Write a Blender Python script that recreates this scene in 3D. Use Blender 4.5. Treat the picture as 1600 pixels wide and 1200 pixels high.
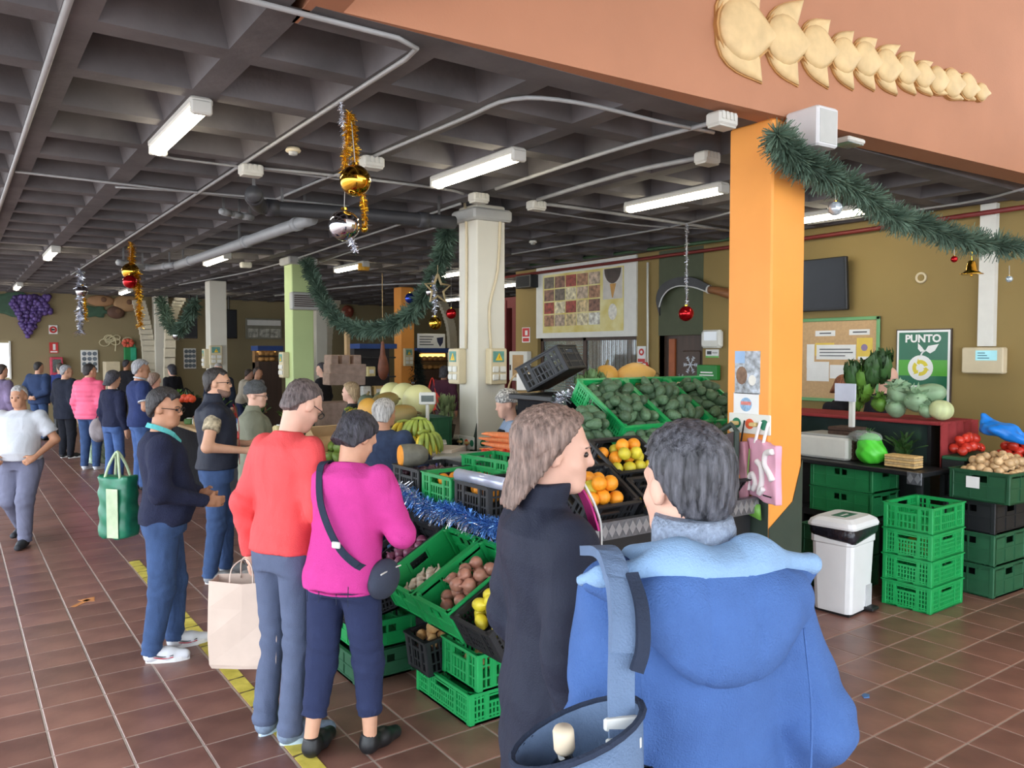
import bpy, bmesh, math, random
import numpy as np
from mathutils import Vector, Matrix, Euler
random.seed(7); rng = np.random.default_rng(7)
for o in list(bpy.data.objects): bpy.data.objects.remove(o)
S = bpy.context.scene
COL = S.collection
# ------------------------------------------------------------------ camera
HC = 1.93; FPX = 1236.0; YAW = math.radians(35.3); PITCH = math.atan(50/FPX)
cam = bpy.data.cameras.new('camera'); camo = bpy.data.objects.new('camera', cam); COL.objects.link(camo)
cam.sensor_width = 36; cam.lens = 36*FPX/1600; cam.clip_start = .05; cam.clip_end = 200
camo.location = (0, 0, HC); camo.rotation_euler = (math.pi/2-PITCH, 0, -YAW)
S.camera = camo
# ------------------------------------------------------------------ daylight (open sides of the hall) and exposure
w = bpy.data.worlds.new('sky'); S.world = w; w.use_nodes = True
wn = w.node_tree.nodes; bg = wn['Background']
bg.inputs[0].default_value = (.84, .92, 1.0, 1); bg.inputs[1].default_value = 3.6
sun = bpy.data.lights.new('sun', 'SUN'); suno = bpy.data.objects.new('sun', sun); COL.objects.link(suno)
sun.energy = 1.0; sun.angle = math.radians(25); sun.color = (1, .95, .88)
suno.rotation_euler = Vector((.55, .62, -.75)).to_track_quat('-Z', 'Y').to_euler()
vs = S.view_settings; vs.view_transform = 'Standard'; vs.look = 'None'; vs.gamma = 1; vs.use_curve_mapping = False
vs.exposure = .62
# ------------------------------------------------------------------ placing: a sight line met with a real plane
_c, _s = math.cos(YAW), math.sin(YAW)
_R = Vector((_c, -_s, 0)); _F0 = Vector((_s, _c, 0)); _U0 = Vector((0, 0, 1))
_F = _F0*math.cos(PITCH)-_U0*math.sin(PITCH); _U = _U0*math.cos(PITCH)+_F0*math.sin(PITCH)
_C = Vector((0, 0, HC))
def _ray(u, v): return _F+_R*((u-800)/FPX)-_U*((v-600)/FPX)
def atZ(u, v, z=0.):
    r = _ray(u, v); return _C+r*((z-HC)/r.z)
def atX(u, v, x):
    r = _ray(u, v); return _C+r*(x/r.x)
def atY(u, v, y):
    r = _ray(u, v); return _C+r*(y/r.y)
def atD(u, v, d): return _C+_ray(u, v)*d
# ------------------------------------------------------------------ materials
def lin(c):
    return tuple(((x/255)/12.92 if x/255 <= .04045 else (((x/255)+.055)/1.055)**2.4) for x in c)
_M = {}
def mat(name, col, rough=.6, metal=0., var=.12, scale=8., bump=0., bscale=60., emit=0., trans=0., alpha=1., spec=.5, col2=None, stretch=None, coat=0.):
    """procedural: noise between two tones, fine noise bump"""
    if name in _M: return _M[name]
    m = bpy.data.materials.new(name); m.use_nodes = True; nt = m.node_tree; N = nt.nodes; L = nt.links
    b = N['Principled BSDF']; c = lin(col)
    b.inputs['Roughness'].default_value = rough; b.inputs['Metallic'].default_value = metal
    b.inputs['Specular IOR Level'].default_value = spec; b.inputs['Coat Weight'].default_value = coat
    if trans: b.inputs['Transmission Weight'].default_value = trans
    if alpha < 1: b.inputs['Alpha'].default_value = alpha
    tc = N.new('ShaderNodeTexCoord'); mp = N.new('ShaderNodeMapping'); L.new(tc.outputs['Object'], mp.inputs[0])
    if stretch: mp.inputs['Scale'].default_value = stretch
    nz = N.new('ShaderNodeTexNoise'); nz.inputs['Scale'].default_value = scale; nz.inputs['Detail'].default_value = 4
    L.new(mp.outputs[0], nz.inputs['Vector'])
    rp = N.new('ShaderNodeValToRGB'); L.new(nz.outputs['Fac'], rp.inputs[0])
    rp.color_ramp.elements[0].position = .3; rp.color_ramp.elements[1].position = .7
    lo = tuple(x*(1-var) for x in c); hi = tuple(min(1, x*(1+var)) for x in c)
    if col2: hi = lin(col2)
    rp.color_ramp.elements[0].color = (*lo, 1); rp.color_ramp.elements[1].color = (*hi, 1)
    L.new(rp.outputs[0], b.inputs['Base Color'])
    if bump:
        n2 = N.new('ShaderNodeTexNoise'); n2.inputs['Scale'].default_value = bscale; n2.inputs['Detail'].default_value = 3
        L.new(mp.outputs[0], n2.inputs['Vector'])
        bp = N.new('ShaderNodeBump'); bp.inputs['Strength'].default_value = bump; bp.inputs['Distance'].default_value = .01
        L.new(n2.outputs['Fac'], bp.inputs['Height']); L.new(bp.outputs[0], b.inputs['Normal'])
    if emit:
        b.inputs['Emission Color'].default_value = (*c, 1); b.inputs['Emission Strength'].default_value = emit
    _M[name] = m; return m
def folds(m, strength=.5, scale=7., dist=.03):
    """soft cloth folds: a broad warped noise bump under the weave"""
    nt = m.node_tree; N = nt.nodes; L = nt.links; b = N['Principled BSDF']
    tc = N.new('ShaderNodeTexCoord'); mp = N.new('ShaderNodeMapping'); mp.inputs['Scale'].default_value = (1, 1, .55); L.new(tc.outputs['Object'], mp.inputs[0])
    nz = N.new('ShaderNodeTexNoise'); nz.inputs['Scale'].default_value = scale; nz.inputs['Detail'].default_value = 1.5; nz.inputs['Distortion'].default_value = 1.2; L.new(mp.outputs[0], nz.inputs['Vector'])
    bp = N.new('ShaderNodeBump'); bp.inputs['Strength'].default_value = strength; bp.inputs['Distance'].default_value = dist; L.new(nz.outputs['Fac'], bp.inputs['Height'])
    if b.inputs['Normal'].links: L.new(b.inputs['Normal'].links[0].from_socket, bp.inputs['Normal'])
    L.new(bp.outputs[0], b.inputs['Normal']); return m
def objvar(m, amt=.25):
    """each object a slightly different tone (Object Info random)"""
    nt = m.node_tree; N = nt.nodes; L = nt.links; b = N['Principled BSDF']
    src = b.inputs['Base Color'].links[0].from_socket
    oi = N.new('ShaderNodeObjectInfo'); mr = N.new('ShaderNodeMapRange'); L.new(oi.outputs['Random'], mr.inputs[0])
    mr.inputs[3].default_value = 1-amt; mr.inputs[4].default_value = 1+amt
    h = N.new('ShaderNodeHueSaturation'); L.new(mr.outputs[0], h.inputs['Value']); L.new(src, h.inputs['Color'])
    L.new(h.outputs[0], b.inputs['Base Color']); return m
# ------------------------------------------------------------------ mesh building
class MB:
    def __init__(s): s.v = []; s.f = []
    def add(s, vs, fs, M=None):
        o = len(s.v)
        s.v += [tuple(M @ Vector(p)) for p in vs] if M is not None else [tuple(p) for p in vs]
        s.f += [tuple(i+o for i in f) for f in fs]; return s
    def box(s, c, d, M=None, taper=1.):
        x, y, z = d[0]/2, d[1]/2, d[2]/2; t = taper
        vs = [(c[0]+a*x*(t if k < 0 else 1), c[1]+b*y*(t if k < 0 else 1), c[2]+k*z) for k in (-1, 1) for b in (-1, 1) for a in (-1, 1)]
        return s.add(vs, [(0, 2, 3, 1), (4, 5, 7, 6), (0, 1, 5, 4), (2, 6, 7, 3), (0, 4, 6, 2), (1, 3, 7, 5)], M)
    def bx(s, x0, x1, y0, y1, z0, z1, M=None):
        return s.box(((x0+x1)/2, (y0+y1)/2, (z0+z1)/2), (abs(x1-x0), abs(y1-y0), abs(z1-z0)), M)
    def bev(s, c, d, r=.01, M=None):
        """box with chamfered vertical edges and top"""
        x, y = d[0]/2, d[1]/2; z0, z1 = c[2]-d[2]/2, c[2]+d[2]/2
        def ring(i, z): return [(c[0]+a, c[1]+b, z) for a, b in ((-x+i, -y+i-r+r), (x-i, -y+i), (x-i, y-i), (-x+i, y-i))]
        def oct(i, z):
            X, Y = x-i, y-i
            return [(c[0]+a, c[1]+b, z) for a, b in ((-X+r, -Y), (X-r, -Y), (X, -Y+r), (X, Y-r), (X-r, Y), (-X+r, Y), (-X, Y-r), (-X, -Y+r))]
        vs = oct(r*.8, z0)+oct(0, z0+r)+oct(0, z1-r)+oct(r*.8, z1)
        fs = [tuple(range(7, -1, -1)), tuple(range(24, 32))]
        for k in range(3):
            for i in range(8): fs.append((k*8+i, k*8+(i+1) % 8, k*8+8+(i+1) % 8, k*8+8+i))
        return s.add(vs, fs, M)
    def tube(s, pts, r, n=8, M=None, cap=True):
        pts = [Vector(p) for p in pts]; m = len(pts); rs = r if hasattr(r, '__len__') else [r]*m
        o = []; up = None
        for i, p in enumerate(pts):
            t = (pts[min(i+1, m-1)]-pts[max(i-1, 0)]).normalized()
            if up is None: up = t.orthogonal().normalized()
            a = (up-t*up.dot(t)); a = a.normalized() if a.length > 1e-6 else t.orthogonal().normalized()
            up = a; b = t.cross(a)
            o += [p+(a*math.cos(2*math.pi*k/n)+b*math.sin(2*math.pi*k/n))*rs[i] for k in range(n)]
        fs = [(i*n+k, i*n+(k+1) % n, i*n+n+(k+1) % n, i*n+n+k) for i in range(m-1) for k in range(n)]
        if cap: fs += [tuple(range(n-1, -1, -1)), tuple(range((m-1)*n, m*n))]
        return s.add(o, fs, M)
    def lathe(s, prof, n=16, M=None, c=(0, 0, 0)):
        vs = []; fs = []
        for r, z in prof: vs += [(c[0]+r*math.cos(2*math.pi*k/n), c[1]+r*math.sin(2*math.pi*k/n), c[2]+z) for k in range(n)]
        for i in range(len(prof)-1):
            for k in range(n): fs.append((i*n+k, i*n+(k+1) % n, i*n+n+(k+1) % n, i*n+n+k))
        fs += [tuple(range(n-1, -1, -1)), tuple(range((len(prof)-1)*n, len(prof)*n))]
        return s.add(vs, fs, M)
    def prism(s, poly, t, M=None):
        """polygon in local xy, extruded 0..t in local z"""
        n = len(poly)
        vs = [(p[0], p[1], 0) for p in poly]+[(p[0], p[1], t) for p in poly]
        fs = [tuple(range(n-1, -1, -1)), tuple(range(n, 2*n))]+[(i, (i+1) % n, n+(i+1) % n, n+i) for i in range(n)]
        return s.add(vs, fs, M)
    def dome(s, poly, t, M=None, inner=.45):
        """polygon raised into a cushion: rim, shoulder and centre"""
        n = len(poly); cx = sum(p[0] for p in poly)/n; cy = sum(p[1] for p in poly)/n
        vs = []
        for k, z in ((1, 0), (.97, t*.45), (.78, t*.85), (inner, t)):
            vs += [(cx+(p[0]-cx)*k, cy+(p[1]-cy)*k, z) for p in poly]
        vs.append((cx, cy, t*1.03)); fs = [tuple(range(n-1, -1, -1))]
        for k in range(3): fs += [(k*n+i, k*n+(i+1) % n, k*n+n+(i+1) % n, k*n+n+i) for i in range(n)]
        fs += [(3*n+i, 3*n+(i+1) % n, 4*n) for i in range(n)]
        return s.add(vs, fs, M)
    def mesh(s, name, m, smooth=False):
        me = bpy.data.meshes.new(name); me.from_pydata(s.v, [], s.f); me.update()
        if m: me.materials.append(m)
        if smooth: me.polygons.foreach_set('use_smooth', [True]*len(me.polygons))
        return me
    def build(s, name, m, parent=None, smooth=False, loc=None, rot=None):
        return link(name, s.mesh(name, m, smooth), parent, loc, rot)
def link(name, me, parent=None, loc=None, rot=None):
    o = bpy.data.objects.new(name, me); COL.objects.link(o)
    if parent: o.parent = parent
    if loc is not None: o.location = loc
    if rot is not None: o.rotation_euler = rot
    return o
def tag(o, label=None, cat=None, group=None, kind=None):
    if label: o['label'] = label
    if cat: o['category'] = cat
    if group: o['group'] = group
    if kind: o['kind'] = kind
    return o
def thing(name, label, cat, loc=(0, 0, 0), rz=0., group=None, rot=None):
    o = link(name, None, None, loc, rot if rot is not None else (0, 0, rz)); o.empty_display_size = .1
    return tag(o, label, cat, group)
def dup(o, loc=None, rot=None, label=None, group=None, scale=None, parent=None):
    c = o.copy(); COL.objects.link(c)
    if parent: c.parent = parent
    if loc is not None: c.location = loc
    if rot is not None: c.rotation_euler = rot
    if scale is not None: c.scale = (scale,)*3 if not hasattr(scale, '__len__') else scale
    if label: c['label'] = label
    if group: c['group'] = group
    for ch in o.children: dup(ch, parent=c)
    return c
def frame(o, x, y, z=None):
    """matrix with given x,y axes at origin o"""
    x = Vector(x).normalized(); y = Vector(y); y = (y-x*y.dot(x)).normalized(); z = x.cross(y)
    M = Matrix.Identity(4)
    for i in range(3): M[i][0] = x[i]; M[i][1] = y[i]; M[i][2] = z[i]; M[i][3] = o[i]
    return M
def catmull(P, n=8):
    P = [Vector(p) for p in P]; Q = [P[0]*2-P[1]]+P+[P[-1]*2-P[-2]]; o = []
    for i in range(1, len(Q)-2):
        for k in range(n):
            t = k/n; a, b, c, d = Q[i-1:i+3]
            o.append(.5*((2*b)+(c-a)*t+(2*a-5*b+4*c-d)*t*t+(3*b-a-3*c+d)*t**3))
    return o+[P[-1]]
def text_mesh(name, body, size, m, M, parent=None, depth=.002, align='CENTER', bold=0.):
    cu = bpy.data.curves.new(name, 'FONT'); cu.body = body; cu.size = size; cu.extrude = depth; cu.align_x = align; cu.align_y = 'CENTER'
    cu.offset = bold; cu.resolution_u = 3
    t = bpy.data.objects.new(name, cu); COL.objects.link(t)
    dg = bpy.context.evaluated_depsgraph_get(); me = bpy.data.meshes.new_from_object(t.evaluated_get(dg))
    bpy.data.objects.remove(t); me.materials.clear(); me.materials.append(m); me.transform(M)
    return link(name, me, parent)
# frame on the right-hand wall (faces -X): local x runs along -Y (to the right in the picture), local y up, local z out of the wall
def onX(x, y, z): return frame((x, y, z), (0, -1, 0), (0, 0, 1))
def onY(x, y, z): return frame((x, y, z), (1, 0, 0), (0, 0, 1))      # faces -Y
# =================================================================== structure
WX = 8.5; WY = 23.2; ZC = 3.4
m_tile = objvar(mat('terracotta_tile', (118, 80, 72), .34, var=.28, scale=3.2, bump=.08, bscale=25, col2=(138, 98, 86)), .16)
m_grout = mat('floor_grout', (166, 150, 140), .8, bump=.2)
m_conc = mat('board_marked_concrete', (96, 93, 95), .85, var=.3, scale=2.2, bump=.35, bscale=18)
m_olive = mat('olive_wall_paint', (146, 124, 74), .75, var=.05, scale=1.5, bump=.05, bscale=90)
m_olive2 = mat('dull_olive_wall_paint', (142, 128, 96), .8, var=.06, scale=1.2)
m_dkgreen = mat('dark_green_wall_paint', (78, 84, 62), .7, var=.06)
m_fascia = mat('terracotta_render', (176, 122, 92), .8, var=.06, scale=1.8, bump=.12, bscale=70)
m_white = mat('white_paint', (225, 224, 216), .6, var=.04)
m_cream = mat('cream_paint', (212, 198, 166), .6, var=.05)
m_grey = mat('grey_plastic', (176, 176, 172), .5, var=.05)
m_brown = mat('dark_brown_wood', (74, 56, 46), .5, var=.2, stretch=(1, 1, .1))
m_dkred = mat('dark_red_paint', (110, 40, 38), .6, var=.08)
m_black = mat('black_plastic', (26, 27, 30), .45, var=.15)
m_paper = mat('white_paper', (232, 232, 230), .8, var=.03)

P = .308; TX0 = .967; TY0 = 3.368
fl = MB(); fl.bx(-14, 20, -10, 26, -.12, -.0025)
floor = tag(fl.build('floor', m_grout), kind='structure')
tm = MB(); h = P/2-.004
tm.add([(-h, -h, -.02), (h, -h, -.02), (h, h, -.02), (-h, h, -.02), (-h, -h, -.003), (h, -h, -.003), (h, h, -.003), (-h, h, -.003), (-h+.004, -h+.004, 0), (h-.004, -h+.004, 0), (h-.004, h-.004, 0), (-h+.004, h-.004, 0)],
       [(0, 1, 5, 4), (1, 2, 6, 5), (2, 3, 7, 6), (3, 0, 4, 7), (4, 5, 9, 8), (5, 6, 10, 9), (6, 7, 11, 10), (7, 4, 8, 11), (8, 9, 10, 11)])
tile_me = tm.mesh('tile', m_tile)
cells = []
for i in range(-11, 25):
    for j in range(-14, 64):
        x = TX0+(i+.5)*P; y = TY0+(j+.5)*P; q = Vector((x, y, 0))-_C; d = q.dot(_F)
        vis = d > .5 and abs(q.dot(_R)/d*FPX) < 830 and -q.dot(_U)/d*FPX < 640
        cells.append((0 if vis else 1, d, x, y))
cells.sort()
for k, (v, d, x, y) in enumerate(cells[:300]):
    link('tile', tile_me, floor, (x, y, 0))
rest = MB()
for v, d, x, y in cells[300:]:
    dz = rng.uniform(-.0006, .0006)
    rest.add([(a+x, b+y, c+dz) for a, b, c in tm.v], tm.f)
m_tile2 = mat('terracotta_tile_field', (116, 80, 72), .34, var=.3, scale=2.6, bump=.08, bscale=25, col2=(138, 98, 86))
tag(rest.build('tile_field', m_tile2, floor), kind='stuff')

# waffle slab: square coffers with sloping sides
PC = .72; CX0 = 1.21; CY0 = 4.78
ce = MB(); rb = .075; dep = .26; ins = .085
def coffer(x, y):
    a = PC/2; b = a-rb; c = b-ins; z0, z1 = ZC, ZC+dep
    vs = [(x+i*k, y+j*k, z) for k, z in ((a, z0), (b, z0), (c, z1)) for i, j in ((-1, -1), (1, -1), (1, 1), (-1, 1))]
    fs = [(8, 9, 10, 11)]
    for r in (0, 4): fs += [(r+i, r+4+i, r+4+(i+1) % 4, r+(i+1) % 4) for i in range(4)]
    ce.add(vs, fs)
for i in range(-5, 18):
    for j in range(-13, 26):
        x = CX0+(i+.5)*PC; y = CY0+(j+.5)*PC
        if x > 1.3 and y < 3.6: continue
        if x > WX+.1 and y < 11.6: continue
        coffer(x, y)
ce.bx(-2.4, 14.4, 3.36, 23.6, ZC+dep+.01, ZC+.5); ce.bx(-2.4, 1.28, -4.6, 3.36, ZC+dep+.01, ZC+.5)
ceiling = tag(ce.build('ceiling', m_conc), kind='structure')
# roof over the hall keeps the sky off the slab; edge band of the slab behind the fascia
ed = MB(); ed.bx(1.3, 8.6, 3.28, 3.5, ZC-.002, ZC+.5)
tag(ed.build('trim_1', m_conc), kind='structure')

hr = MB(); hr.bx(1.2, 14, -9, 3.6, 5.95, 6.2)  # unseen roof over the raised bay, added to keep sky light off the fascia
tag(hr.build('ceiling_added_shade', mat('pale_added_ceiling', (206, 196, 184), .8)), kind='structure')
# terracotta fascia of the raised bay, with the returning side
FA = Vector((1.42, 3.27, ZC)); FB = Vector((7.6, 2.91, ZC)); fd = (FB-FA).normalized()
MF = frame(FA, fd, (0, 0, 1))          # local x along the fascia, y up, z towards the square (out)
fb = MB(); fb.bx(0, 9.5, 0, 2.6, -.22, 0, MF)
wall_fascia = tag(fb.build('wall_fascia', m_fascia), kind='structure')
fs_ = MB(); fs_.bx(-.16, .0, 0, 2.6, -.22, 3.6, MF)
tag(fs_.build('wall_fascia_side', m_fascia), kind='structure')

# right-hand wall with the shop window and the door recess
def yX(u, v=550): return atX(u, v, WX).y
def zX(u, v): return atX(u, v, WX).z
YW1 = yX(840); YW0 = yX(938/4+760); YD1 = yX(1029); YD0 = yX(1098); ZT = 2.19; ZS = .95; ZD = 2.17
YE = yX(806)
wb = MB(); T = .3
wb.bx(WX, WX+T, -7, YD0, 0, ZC+.3)
wb.bx(WX, WX+T, YD0, YD1, ZD, ZC+.3)
wb.bx(WX, WX+T, YD1, YW0, 0, ZC+.3)
wb.bx(WX, WX+T, YW0, YW1, ZT, ZC+.3); wb.bx(WX, WX+T, YW0, YW1, 0, ZS)
wb.bx(WX, WX+T, YW1, YE, 0, ZC+.3)
tag(wb.build('wall_right', m_olive), kind='structure')
gs = MB(); gs.bx(WX-.004, WX, YD0, YD1, ZD, ZC)
tag(gs.build('trim_2', m_dkgreen), kind='structure')
# back wall, far side wall, and the deep bay beyond
bw = MB(); bw.bx(-3.5, 14.4, WY, WY+.3, 0, ZC+.3)
wall_back = tag(bw.build('wall_back', m_olive2), kind='structure')
sw = MB(); sw.bx(14, 14.3, 11.4, WY, 0, ZC+.3); sw.bx(8.8, 14.3, 11.4, 11.7, 0, ZC+.3)
tag(sw.build('wall_far', m_olive2), kind='structure')
# dark red doorway jamb at the end of the wall
dj = MB(); ya, yb = YE, yX(786); dj.bx(WX, WX+.25, ya, ya+.12, 0, 2.9); dj.bx(WX, WX+.25, yb-.1, yb, 0, 2.9); dj.bx(WX+.02, WX+.2, ya, yb, 2.75, 2.95)
tag(dj.build('trim_3', m_dkred), kind='structure')
# shop window: frame, two panes, blind slats, bars
win = tag(link('window_1', None, None, (WX+.1, YW0, ZS)), kind='structure')
wf = MB(); W = YW1-YW0; Hh = ZT-ZS
for y0, y1 in ((0, .07), (W*.52-.04, W*.52+.04), (W-.07, W)): wf.bx(-.03, .03, y0, y1, 0, Hh)
wf.bx(-.03, .03, 0, W, 0, .07); wf.bx(-.03, .03, 0, W, Hh-.07, Hh)
wf.build('window_frame', m_brown, win)
m_glass = mat('shop_glass', (190, 205, 205), .04, var=.0, trans=.75, spec=.8)
for y0, y1 in ((.07, W*.52-.04), (W*.52+.04, W-.07)):
    g = MB(); g.bx(-.004, .004, y0, y1, .07, Hh-.07); g.build('pane', m_glass, win)
m_slat = mat('grey_blind_slat', (206, 212, 210), .5, var=.05)
sl = MB(); sl.bx(-.012, .012, W*.53, W-.08, -.002, .002); sme = sl.mesh('slat', m_slat)
for k in range(22): o = link('slat', sme, win, (.06, 0, .1+k*(Hh-.2)/22), (0, .5, 0))
br = MB()
br.tube([(-.02, 0, .07), (-.02, 0, Hh-.07)], .006, 6); bme = br.mesh('window_bar', m_brown)
for k in range(12): link('window_bar', bme, win, (0, .1+k*(W*.5-.15)/12, 0))
bk = MB(); bk.bx(.55, .6, 0, W, -.1, Hh); bk.build('shop_backdrop', mat('warm_glass_reflection', (206, 140, 110), .8, var=.5, scale=3), win)  # backdrop colour brightened to stand for warm reflections in the glass
# door recess with the panelled brown door
door = tag(link('door_1', None, None, (WX+.12, YD0, 0)), kind='structure')
DW = YD1-YD0
d = MB(); d.bx(0, .05, 0, DW, 0, ZD); d.build('door_leaf', m_brown, door)
for z0, z1 in ((.2, .85), (1.0, 1.95)):
    d = MB(); d.bev((0, 0, 0), (DW*.42, z1-z0, .04), .015, frame((-.0, DW*.36, (z0+z1)/2), (0, -1, 0), (0, 0, 1))); d.build('door_panel', m_brown, door)
d = MB(); d.bx(-.03, 0, DW*.72, DW*.86, 0, ZD-.05); d.build('door_jamb', mat('orange_brown_wood', (160, 84, 40), .5), door)
d = MB(); d.bx(-.1, .08, -.04, 0, 0, ZD); d.bx(-.1, .08, DW, DW+.04, 0, ZD); d.build('door_frame', m_brown, door)
# white snowflakes on the door
m_snow = mat('white_snowflake_sticker', (225, 232, 240), .7, var=.02)
for (u, v, r) in ((1079, 570, .13), (1064, 592, .075)):
    p = atX(u, v, WX+.1); s = MB()
    for k in range(6):
        a = k*math.pi/3; ca, sa = math.cos(a), math.sin(a); Mr = frame((0, 0, 0), (ca, sa, 0), (-sa, ca, 0))
        s.bx(0, r, -.007, .007, 0, .004, Mr)
        for t in (.45, .7):
            for sg in (-1, 1): s.prism([(r*t, 0), (r*(t+.25), sg*r*.22), (r*(t+.3), sg*r*.17), (r*t+.02, 0)][::sg], .004, Mr)
    so = s.build('snowflake', m_snow); so.matrix_world = onX(p.x, p.y, p.z)
    tag(so, 'large white paper snowflake on the brown door' if r > .1 else 'small white paper snowflake low on the brown door', 'snowflake', 'snowflakes on the door')
# =================================================================== columns
m_ocol = mat('orange_paint', (240, 158, 70), .55, var=.05, scale=2)
m_gcol = mat('pale_green_paint', (190, 208, 146), .6, var=.05, scale=2)
m_wcol = mat('off_white_paint', (214, 210, 196), .6, var=.05, scale=2)
m_base = mat('dark_green_gloss', (58, 70, 62), .4, var=.08)
CW = .345
def column(y, m, label, x=4.25, base=True, zt=ZC, w=CW):
    t = thing('column', label, 'column', (x+w/2, y+w/2, 0), group='square columns of the hall')
    MB().bev((0, 0, zt/2), (w, w, zt), .012).build('shaft', m, t)
    if base:
        e = w/2+.003
        for M in (frame((-e, 0, 0), (0, -1, 0), (0, 0, 1)), frame((0, -e, 0), (1, 0, 0), (0, 0, 1))):
            b = MB(); hw = w/2; b.prism([(-hw, 0), (hw, 0), (hw, 1.22), (hw-.1, .95), (-hw, .8)], .004, M); b.build('painted_base', m_base, t)
    return t
def yA(u, x): return atX(u, 450, x).y
col_o = column(3.15, m_ocol, 'bright orange square column with a pink tote bag hanging on it', 4.24)
col_w = column(yA(745, 4.27), m_wcol, 'off-white square column with two electric boxes near the avocado stall', 4.27)
col_g = column(yA(456, 4.3), m_gcol, 'pale green square column carrying a heater', 4.3)
col_w2 = column(yA(327, 4.35), m_wcol, 'white square column behind the queue, beside the green one', 4.35, False)
col_w3 = column(yA(241, 4.4), m_wcol, 'farthest white square column near the back wall', 4.4, False)
col_o2 = column(atX(626, 450, 8.3).y, m_ocol, 'distant orange square column beside the dark Christmas tree', 8.3, False)
p_ = atY(494, 500, 19.6); column(19.6, m_wcol, 'far cream pilaster just right of the pale green column', p_.x, False, w=.3)
# column capital shrouds (junction covers)
for t, zz in ((col_w, 3.3), (col_g, 3.34)):
    MB().bev((0, 0, zz), (CW+.12, CW+.1, .12), .02).build('capital_cover', m_grey, t)

# cream curved braces beside the far columns
m_arch = mat('cream_concrete', (206, 198, 178), .7, var=.06)
def brace(pts, w, label):
    a = MB(); c = catmull(pts, 5)
    for p, q in zip(c[:-1], c[1:]):
        d = q-p; a.box((0, 0, 0), (w, .16, d.length*1.08), frame((p+q)/2, (1, 0, 0), Vector((1, 0, 0)).cross(d)*-1))
    tag(a.build('curved_brace', m_arch), label, 'brace', 'curved concrete braces')
brace([atY(u, v, 22.7) for u, v in ((216, 470), (224, 500), (231, 540), (233, 590), (234, 670))], .3, 'cream curved concrete brace left of the farthest white column')
brace([atY(u, v, 21.5) for u, v in ((282, 466), (270, 490), (266, 520), (264, 590), (264, 680))], .25, 'cream curved concrete brace right of the farthest white column')
brace([atY(u, v, 21.0) for u, v in ((525, 470), (516, 495), (511, 530), (510, 590), (510, 680))], .25, 'cream curved brace behind the green column')
brace([atY(u, v, 20.0) for u, v in ((690, 470), (700, 495), (706, 525), (707, 590), (707, 690))], .25, 'cream curved brace by the text panel')

# =================================================================== fluorescent lamps
m_tubeon = mat('lit_diffuser', (255, 244, 214), .4, var=0, emit=16.)
m_lamph = mat('lamp_housing', (205, 203, 196), .5, var=.04)
def make_lamp():
    t = thing('ceiling_lamp', 'x', 'lamp', (0, 0, 0))
    MB().bev((0, 0, .035), (.13, 1.2, .05), .012).build('housing', m_lamph, t)
    d = MB(); prof = [(.05*math.cos(a), -.055*math.sin(a)) for a in np.linspace(0, math.pi, 8)]
    vs = [(x, y, z+.012) for y in (-.57, .57) for x, z in prof]; n = 8
    d.add(vs, [(i, i+1, n+i+1, n+i) for i in range(n-1)]+[tuple(range(n)), tuple(range(2*n-1, n-1, -1))])
    d.build('diffuser', m_tubeon, t, True)
    for s in (-1, 1): MB().bev((0, s*.585, 0), (.12, .045, .08), .01).build('end_cap', m_lamph, t)
    return t
lamp0 = make_lamp(); first = True
LAMPS = [(1.21, 5.40, 'long lit ceiling lamp at the upper left, nearest the camera'), (3.36, 5.25, 'lit ceiling lamp above the white column'),
         (5.48, 5.16, 'lit ceiling lamp left of the orange column top'), (7.44, 5.0, 'lit ceiling lamp seen right of the orange column'),
         (1.21, 13.2, 'small distant lit lamp at the far left of the ceiling'), (3.36, 12.6, 'lit ceiling lamp just left of the pale green column'),
         (5.48, 12.4, 'lit ceiling lamp above the centre pine garland'), (7.44, 12.6, 'lit ceiling lamp left of the white column, over the back stalls'),
         (1.21, 20.2, 'tiny lit lamp above the grapes mural'), (3.36, 20.4, 'tiny lit lamp above the potato mural'), (5.48, 20.6, 'tiny lit lamp beside the second white column'),
         (9.6, 13.6, 'lit lamp over the dark red doorway'), (11, 18, 'lit lamp over the bakery shelves')]
for x, y, l in LAMPS:
    o = lamp0 if first else dup(lamp0); first = False
    o.location = (x, y, ZC-.06); o['label'] = l; o['group'] = 'fluorescent ceiling lamps'
lb = MB(); p = (5.48, 11.9, ZC-.1); lb.lathe([(.09, -.05), (.1, 0), (.09, .06)], 10, c=p)
tag(lb.build('lamp_wrap', mat('yellow_gauze', (226, 168, 50), .7)), 'yellow gauze wrapped around the end of a ceiling lamp', 'decoration')

# =================================================================== conduits, pipes, junction boxes
m_cond = mat('grey_conduit', (158, 158, 158), .45, var=.06)
m_jb = mat('junction_box_plastic', (196, 194, 186), .5, var=.05)
def conduit(pix, label, r=.013, z=ZC-.02, m=m_cond, name='conduit'):
    c = [atZ(u, v, z) for u, v in pix]; b = MB(); b.tube(catmull(c, 4) if len(c) > 2 else c, r, 8)
    return tag(b.build(name, m, None, True), label, 'pipe', 'conduits under the ceiling')
def run(pts, label, r=.013, m=m_cond, name='conduit', smooth=3):
    b = MB(); b.tube(pts, r, 8); return tag(b.build(name, m, None, True), label, 'pipe', 'conduits under the ceiling')
zz = ZC-.02
run([(.43, 1.5, zz), (.43, 12.6, zz)], 'grey conduit down the far left of the ceiling', .017)
run([(.2, 3.34, zz), (1.72, 3.34, zz), (1.85, 3.4, zz), (1.87, 3.55, zz), (1.87, 17, zz)], 'grey conduit running past the gold and silver baubles')
run([(1.21, 6.0, zz), (1.25, 6.3, zz), (1.4, 6.36, zz), (2.9, 6.3, zz), (2.95, 6.2, zz)], 'thin conduit from the nearest lamp to the middle of the ceiling', .01)
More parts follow.
